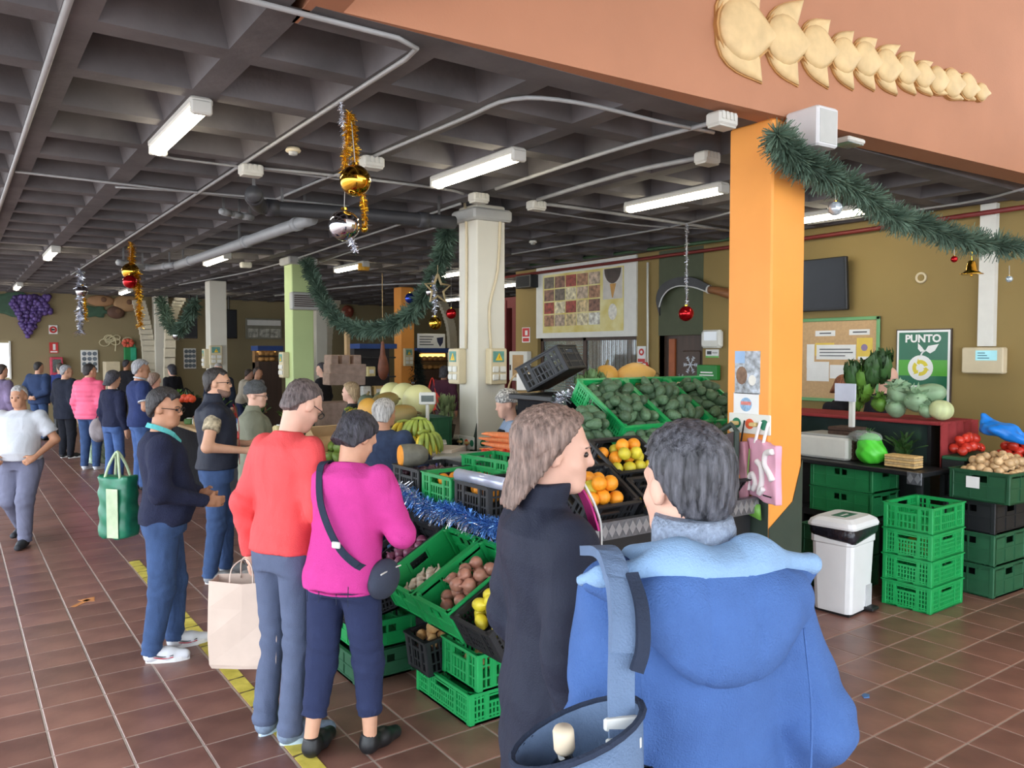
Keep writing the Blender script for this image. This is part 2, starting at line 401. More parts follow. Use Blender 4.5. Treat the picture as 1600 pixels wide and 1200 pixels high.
run([(.45, 7.55, zz), (1.87, 7.6, zz), (2.6, 7.6, zz)], 'thin conduit crossing the ceiling at left', .01)
conduit([(1115, 207), (1030, 190), (900, 160), (800, 155), (720, 187), (570, 250)], 'conduit curving away from the orange column', .013)
conduit([(1120, 190), (1000, 222), (900, 253), (775, 295)], 'straight conduit to the white column box', .016)
conduit([(1100, 245), (980, 270), (840, 312)], 'thick conduit between two junction boxes', .02)
conduit([(530, 272), (505, 280), (430, 312)], 'short conduit beside the silver bauble', .012)
conduit([(400, 262), (530, 275), (690, 295), (725, 303)], 'conduit crossing to the white column top', .012)
conduit([(835, 318), (900, 325), (1140, 360)], 'cream conduit running from box to orange column', .018)
conduit([(1140, 332), (1110, 340), (1060, 352), (990, 365), (800, 397)], 'conduit over the red bauble', .011)
conduit([(1600, 295), (1500, 318), (1262, 350)], 'conduit at the far right under the fascia', .012)
conduit([(720, 318), (560, 372), (400, 422), (280, 445)], 'long conduit from white column to the far left', .013)
conduit([(700, 350), (560, 390), (500, 410)], 'conduit in front of the pine garland', .012)
conduit([(840, 330), (1000, 352), (1130, 358)], 'thin conduit behind the third lamp', .01)
conduit([(180, 292), (330, 302), (545, 322)], 'conduit crossing ceiling coffers at left', .01)
conduit([(690, 442), (560, 447), (430, 462)], 'far conduit above the stalls', .02)
for k, (u, v, l) in enumerate([(1128, 183, 'at the orange column top'), (1105, 243, 'beside the orange column'), (838, 318, 'right of the white column'), (748, 306, 'capping the white column'), (580, 250, 'beside the gold bauble'), (392, 262, 'in the middle of the left ceiling'), (384, 412, 'left of the pale green column')]):
    p = atZ(u, v, ZC-.04); b = thing('junction_box', 'grey junction box '+l, 'box', p, group='ceiling junction boxes')
    MB().bev((0, 0, -.02), (.17, .12, .08), .012).build('body', m_jb, b); MB().bev((0, 0, -.063), (.15, .1, .012), .004).build('cover', m_jb, b)
    g = MB()
    for i in range(4): g.bx(-.07+i*.036, -.05+i*.036, -.066, -.06, -.03, .015)
    g.build('cable_gland', m_jb, b)
# smoke detector
p = atZ(458, 231, ZC-.01); t = thing('smoke_detector', 'round cream smoke detector left of the gold bauble', 'detector', p)
MB().lathe([(.045, 0), (.055, -.02), (.05, -.03)], 14).build('base', m_cream, t, True); MB().lathe([(.035, -.03), (.03, -.05), (.01, -.055)], 12).build('sensor_head', m_grey, t, True)
p = atZ(833, 376, ZC-.01); t = thing('smoke_detector', 'round white smoke detector over the wall poster', 'detector', p)
MB().lathe([(.045, 0), (.055, -.02), (.05, -.03)], 14).build('base', m_white, t, True); MB().lathe([(.035, -.03), (.03, -.05), (.01, -.055)], 12).build('sensor_head', m_grey, t, True)
# drain pipes
m_steel0 = mat('hanger_steel', (110, 110, 112), .5, metal=.5, var=.1); m_drain = mat('grey_pvc_pipe', (150, 152, 154), .5, var=.05); m_drk = mat('dark_grey_pipe', (62, 62, 66), .5, var=.1)
def big(pix, z, r, m, label):
    c = [atZ(u, v, z) for u, v in pix]; t = thing('drain_pipe', label, 'pipe', c[0]); q = [p-c[0] for p in catmull(c, 6)]
    MB().tube(q, r, 14).build('pipe_run', m, t, True)
    for i in (1, len(q)//2+1, len(q)-2): MB().bx(q[i].x-.012, q[i].x+.012, q[i].y-.004, q[i].y+.004, q[i].z+r*.8, ZC+.27-c[0].z).build('hanger_strap', m_steel0, t)
    for i in (2, len(q)//2, len(q)-3):
        d = (q[i+1]-q[i]).normalized()*.05; MB().tube([q[i]-d, q[i]+d], r*1.18, 14).build('sleeve', m, t, True)
big([(488, 342), (420, 365), (350, 390), (275, 415)], 3.2, .06, m_drain, 'long light grey drain pipe under the ceiling')
big([(396, 302), (402, 318), (425, 325), (560, 335), (710, 348)], 3.22, .065, m_drk, 'dark drain pipe with an elbow, ending behind the white column')
big([(345, 330), (370, 336), (395, 340)], 3.3, .03, m_drain, 'short grey pipe stub above the drain pipe')
big([(272, 414), (230, 418), (185, 410)], 3.2, .045, m_drain, 'grey pipe bending away over the red bauble')
m_rpipe = mat('dark_red_pipe', (124, 44, 40), .5, var=.08); m_gpipe = mat('green_pipe', (62, 92, 62), .5, var=.08)
def wallpipe(pix, x, r, m, label):
    b = MB(); b.tube([atX(u, v, x) for u, v in pix], r, 8); tag(b.build('wall_pipe', m, None, True), label, 'pipe', 'pipes along the right wall')
wallpipe([(790, 433), (1142, 386), (1262, 372), (1640, 318)], 8.38, .024, m_rpipe, 'dark red pipe along the top of the olive wall')
wallpipe([(790, 419), (1142, 373)], 8.3, .024, m_gpipe, 'green pipe above the red one on the olive wall')
wallpipe([(1012, 410), (1012, 570)], 8.46, .017, m_white, 'thin white vertical pipe right of the poster panel')

# electric boxes on the columns
m_ebox = mat('beige_electric_box', (206, 192, 158), .5, var=.04); m_stick = mat('teal_sticker', (96, 150, 140), .6, var=.2, scale=30); m_yel = mat('warning_yellow', (238, 196, 40), .5, var=.05)
def ebox(M, label, w=.2, h=.36):
    t = thing('electric_box', label, 'electric box', (0, 0, 0), group='electric boxes on columns'); t.matrix_world = M
    MB().bev((0, 0, .05), (w, h, .1), .01).build('cabinet', m_ebox, t)
    MB().bx(-w*.36, w*.3, h*.12, h*.42, .1, .103).build('sticker', m_stick, t)
    MB().prism([(-.045, .06), (.04, .06), (0, .135)], .002, Matrix.Translation((0, 0, .104))).build('warning_sign', m_yel, t)
    MB().prism([(-.006, .075), (.006, .09), (0, .092), (.008, .115), (-.004, .1), (.002, .096)], .001, Matrix.Translation((0, 0, .1065))).build('bolt_mark', m_black, t)
    for i in (-1, 1):
        for j in (0, 1): MB().bev((i*w*.22, -h*.08-j*h*.22, .108), (w*.36, h*.17, .02), .008).build('socket_cover', m_white, t)
xw = 4.27; yw = col_w.location.y-CW/2
pz = atX(722, 572, xw).z
ebox(onX(xw, atX(721, 572, xw).y, pz), 'beige electric box on the left face of the off-white column')
ebox(onY(atY(771, 572, yw).x, yw, pz), 'beige electric box with yellow warning on the right face of the off-white column')
xg = 4.3; ebox(onX(xg, atX(447, 570, xg).y-.05, atX(447, 570, xg).z), 'electric box on the left face of the pale green column', .2, .4)
x2 = 4.35; ebox(onX(x2, col_w2.location.y, atX(316, 560, x2).z), 'electric box on the left of the second white column', .2, .4)
y2 = col_w2.location.y-CW/2; ebox(onY(atY(336, 555, y2).x, y2, atY(336, 555, y2).z), 'electric box with green sticker on the second white column', .25, .4)
y3 = col_o2.location.y-CW/2; ebox(onY(atY(636, 558, y3).x, y3-.01, atY(636, 558, y3).z), 'electric box on the distant orange column', .22, .4)
# cable trunking on the off-white column
for pix, pl in (([(728, 545), (728, 335), (716, 312)], 0), ([(767, 545), (765, 480), (778, 420), (782, 330)], 1)):
    b = MB(); b.tube(catmull([(atX(u, v, xw-.015) if pl == 0 else atY(u, v, yw-.015)) for u, v in pix], 4), .014, 8)
    tag(b.build('cable_duct', m_cream, None, True), 'cable duct down the left face of the off-white column' if pl == 0 else 'wavy cable duct down the right face of the off-white column', 'cable', 'cable ducts')
# heater
yg = col_g.location.y-CW/2; p = atY(474, 471, yg)
t = thing('heater', 'grey louvred heater on the pale green column', 'heater', (0, 0, 0)); t.matrix_world = onY(p.x, yg, p.z)
MB().bev((0, 0, .06), (.45, .27, .12), .015).build('case', m_grey, t)
MB().bx(-.19, .19, -.1, .1, .12, .123).build('grille_back', mat('heater_grille', (92, 78, 74), .6), t)
for k in range(7): MB().bx(-.19, .19, -.1+k*.032, -.09+k*.032, .122, .135).build('louvre', m_grey, t)
# hook strips with red and green spots
m_red = mat('orange_red_spot', (226, 92, 46), .5, var=.05); m_grn = mat('green_spot', (24, 118, 84), .5, var=.05); m_cork = mat('wooden_peg', (206, 180, 120), .7)
def hooks(M, w, label, h=.13):
    t = thing('hook_strip', label, 'hook strip', (0, 0, 0), group='white hook strips with coloured spots'); t.matrix_world = M
    MB().bev((0, 0, .006), (w, h, .012), .005).build('backboard', m_white, t)
    for k, (x, m) in enumerate(((-.3, m_grn), (.02, m_red), (.36, m_grn))):
        MB().lathe([(.034, .0), (.034, .003)], 16, Matrix.Translation((x*w, 0, .012))).build('spot', m, t)
    for x in (-.3, .16): MB().bev((x*w, .0, .035), (.05, .025, .04), .005).build('peg', m_cork, t)
xo = 4.24
p = atX(1172, 662, xo); hooks(onX(xo, p.y, p.z), .33, 'white hook strip holding bags on the orange column')
p = atX(730, 691, xw); hooks(onX(xw, p.y-.0, p.z), .3, 'hook strip on the left face of the off-white column')
p = atY(766, 691, yw); hooks(onY(p.x, yw, p.z), .32, 'hook strip on the right face of the off-white column')
# posters on the orange column
def flat(name, M, w, h, m, label, cat, t=.004, group=None):
    o = MB().bev((0, 0, t/2), (w, h, t), min(.003, t/3)).build(name, m); o.matrix_world = M; return tag(o, label, cat, group)
p = atX(1168, 582, xo)
t = thing('nativity_poster', 'nativity figures poster on the orange column', 'poster'); t.matrix_world = onX(xo, p.y, p.z)
MB().bx(-.1, .1, -.14, .14, 0, .003).build('sheet', mat('poster_photo_grey', (150, 150, 146), .6, var=.55, scale=22, col2=(206, 214, 224)), t)
m_fig = mat('figure_brown', (128, 100, 80), .7, var=.3, scale=30); m_figw = mat('figure_white', (220, 216, 206), .7, var=.1)
MB().dome([(.045*math.cos(a)-.045, .06*math.sin(a)-.02) for a in np.linspace(0, 6.28, 14)[:-1]], .002, Matrix.Translation((0, 0, .003))).build('printed_figure', m_fig, t)
MB().dome([(.03*math.cos(a)+.04, .035*math.sin(a)-.05) for a in np.linspace(0, 6.28, 14)[:-1]], .002, Matrix.Translation((0, 0, .003))).build('printed_figure', m_figw, t)
MB().bx(-.1, -.02, .06, .14, .003, .004).build('printed_sky', mat('poster_sky', (150, 180, 214), .6), t)
p = atX(1166, 632, xo)
t = thing('printed_notice', 'white notice with a round red and blue emblem on the orange column', 'notice'); t.matrix_world = onX(xo, p.y, p.z)
MB().bx(-.1, .1, -.075, .075, 0, .003).build('sheet', m_paper, t)
m_bl = mat('pale_blue_print', (140, 176, 208), .6, var=.25, scale=60); m_rd = mat('pale_red_print', (214, 130, 120), .6, var=.2, scale=60)
MB().prism([(.046*math.cos(a), .046*math.sin(a)) for a in np.linspace(0, 6.28, 22)[:-1]], .001, Matrix.Translation((0, 0, .003))).build('emblem', m_bl, t)
MB().bx(-.04, .04, -.003, .02, .004, .005).build('emblem_band', m_rd, t)
# three shallow marks on the right face of the column are cut slots
# speaker box on the fascia with a floodlight behind
def atF(u, v, off=0.):
    n = MF.col[2].to_3d(); o = MF.translation+n*off; r = _ray(u, v); return _C+r*((o-_C).dot(n)/r.dot(n))
p = atF(1268, 205, .12)
t = thing('speaker_box', 'white speaker box fixed under the fascia corner', 'speaker', p, rz=math.atan2(fd.y, fd.x))
MB().bev((0, 0, 0), (.2, .24, .24), .012).build('cabinet', mat('white_plastic', (204, 204, 206), .5, var=.03), t)
MB().bev((.0, -.121, 0), (.16, .004, .2), .001).build('grille', m_grey, t)
p = atF(1325, 222, -.05)
t = thing('floodlight', 'small flat floodlight right of the speaker box', 'lamp', p)
MB().bev((0, 0, 0), (.2, .14, .035), .01).build('body', m_jb, t); MB().bx(-.09, .09, -.06, .06, -.022, -.018).build('lens', m_glass, t)

# =================================================================== wheat ear relief on the fascia
m_wheat = mat('cream_plaster_relief', (212, 182, 132), .6, var=.12, scale=9, bump=.1, bscale=30)
m_whd = mat('tan_relief_edge', (186, 140, 84), .7, var=.15)
MFi = MF.inverted()
def F2(zx, zy):
    u = 1080+zx*.325; v = zy*.325; q = MFi @ atF(u, v); return Vector((q.x, q.y))
seeds = [(230, 150), (430, 200), (585, 235), (715, 275), (820, 292), (920, 325), (1015, 345), (1095, 368), (1165, 390), (1235, 406), (1310, 420), (1375, 448)]
lowt = [(330, 400), (505, 416), (650, 427), (770, 436), (872, 440), (980, 461), (1070, 459), (1148, 465), (1220, 462), (1297, 484), (1355, 487)]
upt = [(322, -45), (530, 5), (657, 100), (770, 153), (882, 190), (995, 220), (1063, 253), (1150, 303), (1220, 360), (1297, 373), (1358, 396)]
wh = thing('wheat_ear_relief', 'cream plaster wheat ear relief on the terracotta fascia', 'relief'); wh.matrix_world = MF
sp = [F2(*s) for s in seeds]
for i in range(len(sp)):
    a = sp[i]; b = sp[i+1] if i+1 < len(sp) else F2(1425, 460); e = (b-a); L = e.length; e = e/L; n = Vector((-e.y, e.x))
    R = L*(.56 if i < 11 else .5)
    for tips, sg in ((upt, 1), (lowt, -1)):
        if i >= len(tips): continue
        tip = F2(*tips[i]); s0 = a-e*R*.95+n*sg*R*.1; ctl = a-e*R*.75+n*sg*R*1.35 if i else a-e*R*1.1+n*sg*R*1.3; inn = a+e*R*.75+n*sg*R*.55
        out = [s0*(1-t)**3+ctl*3*t*(1-t)**2+(ctl*.35+tip*.65+n*sg*R*-.12)*3*t*t*(1-t)+tip*t**3 for t in np.linspace(0, 1, 8)]
        back = [tip*(1-t)**2+(tip*.45+inn*.55)*2*t*(1-t)+inn*t*t for t in np.linspace(.2, 1, 4)]+[a]
        poly = out+back
        if sg > 0: poly = poly[::-1]
        cx, cy = sum(q.x for q in poly)/len(poly), sum(q.y for q in poly)/len(poly)
        MB().prism([(cx+(q.x-cx)*1.06, cy+(q.y-cy)*1.06) for q in poly], .012).build('leaf_edge', m_whd, wh)
        MB().dome([(q.x, q.y) for q in poly], .03, Matrix.Translation((0, 0, .01)), .6).build('wheat_leaf', m_wheat, wh, True)
    poly = []
    for k in range(18):
        th = 2*math.pi*k/18; r = R*(.98+.0*math.cos(th)); q = a+e*r*math.cos(th)*1.0+n*r*math.sin(th)*.92
        if k == 0: q = a+e*R*1.75
        if k in (1, 17): q = a+e*R*1.12+n*R*(.3 if k == 1 else -.3)
        poly.append((q.x, q.y))
    MB().prism([(a.x+(x-a.x)*1.07, a.y+(y-a.y)*1.07) for x, y in poly], .03).build('grain_edge', m_whd, wh)
    MB().dome(poly, .028+.05*R, Matrix.Translation((0, 0, .026)), .5).build('wheat_grain', m_wheat, wh, True)

# =================================================================== things on the right-hand wall
def wx(u, v, off=0.):
    return atX(u, v, WX-off)
def rectX(u0, v0, u1, v1, off=0.):
    a = wx(u0, v0, off); b = wx(u1, v1, off); return onX(WX-off, (a.y+b.y)/2, (a.z+b.z)/2), abs(a.y-b.y), abs(a.z-b.z)
# white panel over the shop window
pn = MB(); a = wx(840, 420); b = wx(996, 525); pn.bx(WX-.03, WX, b.y, a.y, ZT-.02, ZC); tag(pn.build('trim_4', m_white), kind='structure')
M, W_, H_ = rectX(851, 418, 977, 521, .03); M = onX(WX-.03, (wx(851, 460).y+wx(977, 460).y)/2, 2.76); H_ = 1.0
t = thing('photo_poster', 'large collage poster of market photos with yellow edge above the shop window', 'poster'); t.matrix_world = M
MB().bx(-W_/2, W_/2, -H_/2, H_/2, 0, .008).build('sheet', mat('poster_yellow', (222, 200, 96), .5, var=.1, scale=3, col2=(232, 224, 168)), t)
cols = [(150, 110, 84), (196, 180, 150), (120, 84, 70), (170, 150, 130), (206, 196, 180), (140, 60, 50), (180, 160, 120), (100, 90, 80)]
pm = [mat('poster_picture_%s' % 'abcdefgh'[i], c, .5, var=.5, scale=14, col2=tuple(min(255, int(x*1.35)) for x in c)) for i, c in enumerate(cols)]
xs = np.linspace(-W_/2+.03, W_*.24, 6); ys = np.linspace(-H_/2+.1, H_/2-.03, 5); k = 0
for i in range(5):
    for j in range(4):
        dx = random.uniform(-.02, .02); MB().bx(xs[i]+.012, xs[i+1]-.012+dx*0, ys[j]+.012, ys[j+1]-.012, .008, .011).build('printed_photo', pm[(i*3+j*5+(i*j) % 3) % 8], t); k += 1
MB().bx(W_*.27, W_/2-.02, .0, H_/2-.02, .008, .011).build('printed_photo', mat('poster_honey', (206, 200, 190), .5, var=.1), t)
MB().dome([(W_*.38+.2*math.cos(a), H_/2-.02+.24*math.sin(a)) for a in np.linspace(math.pi, 2*math.pi, 12)], .004, Matrix.Translation((0, 0, .01))).build('printed_photo', mat('poster_bowl', (66, 52, 46), .5, var=.3), t)
MB().prism([(W_*.38-.06, H_/2-.26), (W_*.38-.01, .02), (W_*.38+.01, .02), (W_*.38+.08, H_/2-.26)], .003, Matrix.Translation((0, 0, .011))).build('printed_photo', mat('poster_amber', (196, 144, 70), .5), t)
MB().dome([(W_*.38+.1*math.cos(a), -.2+.13*math.sin(a)) for a in np.linspace(0, 6.28, 16)[:-1]], .004, Matrix.Translation((0, 0, .009))).build('printed_photo', mat('poster_face', (226, 222, 210), .5, var=.2, scale=20), t)
text_mesh('poster_lettering', 'LA RECOVA', .1, mat('poster_red', (150, 60, 48), .5), Matrix.Translation((-W_/2+.02, 0, .012)) @ Matrix.Rotation(math.pi/2, 4, 'Z') @ Matrix.Translation((0, -.04, 0)), t) if False else None
# sickle
m_steel = mat('dark_steel', (58, 58, 60), .45, metal=.3, var=.2); m_edge = mat('bright_edge', (214, 214, 210), .35, var=.05)
t = thing('sickle', 'giant sickle with dark blade and wooden handle on the wall', 'sickle'); off = .1
op = [(1031, 493), (1026, 470), (1030, 452), (1042, 440), (1062, 433), (1085, 434), (1110, 446)]
ip = [(1108, 457), (1085, 449), (1062, 447), (1046, 453), (1036, 465), (1031, 480)]
Ms = onX(WX-off, wx(1080, 460, off).y, wx(1080, 460, off).z); Mi = Ms.inverted(); t.matrix_world = Ms
L2 = lambda pts: [tuple((Mi @ wx(u, v, off))[:2]) for u, v in pts]
O = [tuple(p[:2]) for p in catmull([(*q, 0) for q in L2(op)], 4)]; I = [tuple(p[:2]) for p in catmull([(*q, 0) for q in L2(ip)], 4)]
MB().prism((O+I)[::-1], .03, Matrix.Translation((0, 0, -.015))).build('blade', m_steel, t)
MB().tube([(*q, .017) for q in I], .009, 6).build('cutting_edge', m_edge, t)
hp = L2([(1107, 452), (1120, 454), (1140, 459), (1175, 468)])
MB().tube([(*q, 0) for q in hp], [.05, .055, .07, .075], 12).build('handle', mat('sickle_wood', (142, 94, 58), .5, var=.2, stretch=(1, 6, 6)), t, True)
MB().tube([(*hp[0], 0), (*[a*.85+b*.15 for a, b in zip(hp[0], hp[1])], 0)], .058, 12).build('ferrule', m_edge, t)
# television
M, a, b = rectX(1240, 409, 1324, 484, .14)
t = thing('television', 'black wall television right of the orange column', 'television'); t.matrix_world = M @ Matrix.Rotation(math.radians(4), 4, 'X')
MB().bev((0, 0, 0), (a, b, .06), .01).build('case', m_black, t); MB().bx(-a/2+.02, a/2-.02, -b/2+.03, b/2-.02, .03, .033).build('screen', mat('dark_screen', (24, 27, 34), .3, var=.1, spec=.35), t)
MB().bx(-.1, .1, -.1, .1, -.1, -.03).build('bracket', m_black, t)
# cork board
M, a, b = rectX(1238, 499, 1374, 632, .015)
t = thing('cork_board', 'cork notice board with green frame and pinned papers', 'notice board'); t.matrix_world = M
m_fr = mat('green_frame', (112, 168, 112), .5, var=.05)
MB().bx(-a/2, a/2, -b/2, b/2, 0, .012).build('cork', mat('cork', (198, 164, 122), .9, var=.08, scale=40), t)
MB().bev((0, b/2-.02, .012), (a, .04, .03), .006).build('frame_rail', m_fr, t); MB().bev((0, -b/2+.02, .012), (a, .04, .03), .006).build('frame_rail', m_fr, t)
for s in (-1, 1): MB().bev((s*(a/2-.02), 0, .012), (.04, b, .03), .006).build('frame_stile', m_fr, t)
def loc(u, v): q = M.inverted() @ wx(u, v, .015); return q.x, q.y
m_ypap = mat('yellow_paper', (226, 196, 92), .8, var=.05)
for k, (u0, v0, u1, v1, m) in enumerate([(1275, 517, 1306, 525, m_paper), (1328, 515, 1360, 523, m_paper), (1275, 536, 1304, 556, m_ypap), (1277, 539, 1338, 562, m_paper), (1340, 528, 1364, 560, m_ypap), (1262, 538, 1273, 575, m_paper), (1262, 565, 1296, 596, m_paper), (1298, 570, 1326, 592, m_paper), (1345, 564, 1358, 574, m_paper), (1342, 557, 1364, 562, m_paper)]):
    x0, y1 = loc(u0, v0); x1, y0 = loc(u1, v1); MB().bx(x0, x1, y0, y1, .012, .0135+k*.0006).build('pinned_paper', m, t)
x0, y0 = loc(1352, 543); MB().lathe([(.04, 0), (.04, .002)], 10, Matrix.Translation((x0, y0, .019))).build('printed_spot', mat('violet_print', (142, 124, 158), .7), t)
m_ink = mat('grey_print', (92, 94, 98), .8)
for (u0, u1, v) in ((1282, 1300, 521), (1334, 1356, 519), (1282, 1330, 546), (1282, 1334, 551), (1282, 1322, 556)):
    x0, y0 = loc(u0, v-1); x1, y1 = loc(u1, v+.6); MB().bx(x0, x1, y1, y0, .0185, .0192).build('text_line', m_ink, t)
# PUNTO VERDE sign
M, a, b = rectX(1403, 516, 1487, 640, .02); M = onX(WX-.02, (wx(1403, 550).y+wx(1487, 550).y)/2, wx(1445, 577).z)
t = thing('recycling_sign', 'green sign reading PUNTO VERDE with a sprouting recycling emblem', 'sign'); t.matrix_world = M
m_sg = mat('sign_green', (22, 104, 72), .3, var=.06, scale=2); m_sl = mat('sign_bright_green', (78, 166, 44), .35, var=.03); m_sw = mat('sign_white', (236, 238, 236), .4, var=.01); m_sy = mat('sign_yellow', (222, 206, 50), .4, var=.03)
b = .86
MB().bx(-a/2, a/2, -b/2, b/2, -.02, .004).build('frame', mat('sign_frame', (70, 58, 52), .5), t)
MB().bx(-a/2+.012, a/2-.012, -b/2+.012, b/2-.012, .004, .007).build('white_border', m_sw, t)
MB().bx(-a/2+.035, a/2-.035, -b/2+.035, b/2-.035, .007, .009).build('panel', m_sg, t)
MB().bx(-a/2+.035, a/2-.035, -.07, .1, .009, .0105).build('bright_band', m_sl, t)
text_mesh('word_punto', 'PUNTO', .112, m_sw, Matrix.Translation((0, b/2-.105, .011)), t, .001, bold=.004)
text_mesh('word_verde', 'VERDE', .112, m_sw, Matrix.Translation((0, -.22, .011)), t, .001, bold=.004)
circ = lambda r, n=28, cx=0, cy=0: [(cx+r*math.cos(2*math.pi*k/n), cy+r*math.sin(2*math.pi*k/n)) for k in range(n)]
MB().prism(circ(.135, cx=-.02, cy=.015), .0015, Matrix.Translation((0, 0, .011))).build('emblem_disc', m_sw, t)
for k in range(3):
    th0 = k*2*math.pi/3+.3; ar = [(.085*math.cos(x)-.02, .085*math.sin(x)+.015) for x in np.linspace(th0, th0+1.5, 7)]+[(-.02+.105*math.cos(th0+1.5), .015+.105*math.sin(th0+1.5)), (-.02+.062*math.cos(th0+1.95), .015+.062*math.sin(th0+1.95)), (-.02+.03*math.cos(th0+1.5), .015+.03*math.sin(th0+1.5))]+[(.045*math.cos(x)-.02, .045*math.sin(x)+.015) for x in np.linspace(th0+1.5, th0, 6)]
    MB().prism(ar, .0015, Matrix.Translation((0, 0, .0128))).build('recycling_arrow', m_sy, t)
MB().tube(catmull([(-.02, .14, .012), (.0, .18, .012), (.03, .2, .012)], 4), .008, 6).build('sprout_stem', m_sw, t)
for pts in ([(.03, .2), (.06, .25), (.12, .26), (.17, .27), (.13, .2), (.08, .17)], [(.02, .2), (-.01, .24), (-.05, .28), (-.05, .22), (-.02, .185)]):
    MB().prism(pts[::-1], .002, Matrix.Translation((0, 0, .011))).build('sprout_leaf', m_sw, t)
# trunking and control panel
M, a, b = rectX(1510, 543, 1574, 584, .0)
tr = MB(); y0 = wx(1534, 450).y; y1 = wx(1559, 450).y; tr.bx(WX-.07, WX, y1, y0, wx(1545, 541).z, ZC)
tag(tr.build('cable_trunking', m_white), 'wide white cable trunking above the control panel', 'trunking')
t = thing('control_panel', 'beige control panel box with a small blue screen', 'panel'); t.matrix_world = M
MB().bev((0, 0, .05), (a, b, .1), .012).build('case', m_cream, t); MB().bx(-.06, .14, -.0, .1, .1, .104).build('screen', mat('blue_lcd', (150, 206, 214), .3, var=.1, emit=.25), t)
for k in range(3): MB().bx(-.04, .03+k*.02, .07-k*.025, .078-k*.025, .104, .105).build('screen_text', mat('lcd_text', (50, 100, 120), .5), t)
p = wx(1440, 434); t = thing('wall_vent', 'round cream vent high on the olive wall', 'vent'); t.matrix_world = onX(p.x, p.y, p.z)
MB().lathe([(.06, 0), (.06, .02), (.045, .03), (.04, .015)], 18).build('ring', m_cream, t, True); MB().lathe([(.04, 0), (.035, .018)], 14).build('core', m_olive, t)
# small signs and boxes on that wall
m_sred = mat('sign_red', (196, 44, 40), .45, var=.04)
def sign(u0, v0, u1, v1, label, kind):
    M, a, b = rectX(u0, v0, u1, v1, .006); t = thing('safety_sign', label, 'sign'); t.matrix_world = M
    MB().bx(-a/2, a/2, -b/2, b/2, -.004, .003).build('plate', m_paper, t)
    if kind == 'hose':
        MB().prism(circ(a*.3, 16, 0, b*.15), .002, Matrix.Translation((0, 0, .003))).build('pictogram', m_sred, t); MB().prism(circ(a*.14, 12, 0, b*.15), .001, Matrix.Translation((0, 0, .0052))).build('pictogram_centre', m_paper, t)
        MB().bx(-a*.42, a*.42, -b*.45, -b*.25, .003, .005).build('caption_bar', m_sred, t)
    elif kind == 'exit':
        MB().bx(-a*.45, a*.45, -b*.12, b*.46, .003, .005).build('red_field', m_sred, t); MB().bx(-a*.1, a*.22, -b*.02, b*.3, .005, .006).build('pictogram', m_paper, t); MB().bx(-a*.4, a*.4, -b*.44, -b*.2, .003, .005).build('caption_bar', m_sred, t)
    elif kind == 'green':
        MB().bx(-a*.5, a*.5, -b*.5, -b*.28, .003, .005).build('green_bar', m_sl, t); MB().bx(-a*.4, -a*.05, -b*.1, b*.3, .003, .005).build('logo_block', m_black, t); MB().bx(0, a*.4, -b*.0, b*.2, .003, .005).build('text_bar', m_grey, t)
sign(996, 541, 1009, 567, 'red and white fire hose sign by the shop window', 'hose')
sign(816, 512, 828, 535, 'red and white fire sign left of the poster panel', 'exit')
sign(1103, 546, 1123, 559, 'small white sign with green edge beside the door', 'green')
M, a, b = rectX(1101, 516, 1131, 544, .02); t = thing('wall_dispenser', 'shiny white rounded dispenser beside the brown door', 'dispenser'); t.matrix_world = M
MB().bev((0, 0, .04), (a, b, .1), .03).build('cover', m_white, t); MB().bx(-a*.3, a*.35, -.02, b*.4, .09, .093).build('window', mat('bright_label', (240, 244, 248), .2, var=0), t)
M, a, b = rectX(1094, 570, 1125, 594, .03); t = thing('leaflet_box', 'green leaflet box below the small sign', 'box'); t.matrix_world = M
MB().bev((0, 0, .03), (a, b, .08), .008).build('holder', mat('leaflet_green', (34, 132, 52), .5), t); MB().bx(-a*.3, a*.3, -.01, .01, .071, .073).build('printed_line', m_sw, t); MB().bx(-a*.35, a*.35, -.045, -.03, .071, .073).build('printed_line', m_sw, t)
M, a, b = rectX(812, 432, 836, 449, .1); t = thing('wall_speaker', 'black box speaker left of the poster panel', 'speaker'); t.matrix_world = M
MB().bev((0, 0, 0), (a, b, .2), .01).build('cabinet', m_black, t); MB().bx(-a*.42, a*.42, -b*.4, b*.4, .1, .104).build('grille', mat('speaker_mesh', (44, 44, 46), .8), t)
M, a, b = rectX(799, 549, 827, 596, .05); t = thing('fire_cabinet', 'white framed cabinet with a cork panel at the wall end', 'cabinet'); t.matrix_world = M
MB().bev((0, 0, 0), (a, b, .1), .01).build('case', m_white, t); MB().bx(-a*.3, a*.3, -b*.38, b*.38, .05, .055).build('door_panel', mat('tan_panel', (186, 150, 104), .7, var=.1), t); MB().bev((-a*.42, -b*.05, .055), (.03, .1, .02), .005).build('latch', m_brown, t)
p = wx(1010, 571, .03); t = thing('alarm_button', 'small red alarm button at the foot of the white pipe', 'button'); t.matrix_world = onX(p.x, p.y, p.z)
MB().bev((0, 0, .02), (.1, .1, .05), .008).build('case', m_sred, t); MB().bx(-.03, .03, -.03, .03, .045, .048).build('glass', m_sw, t)
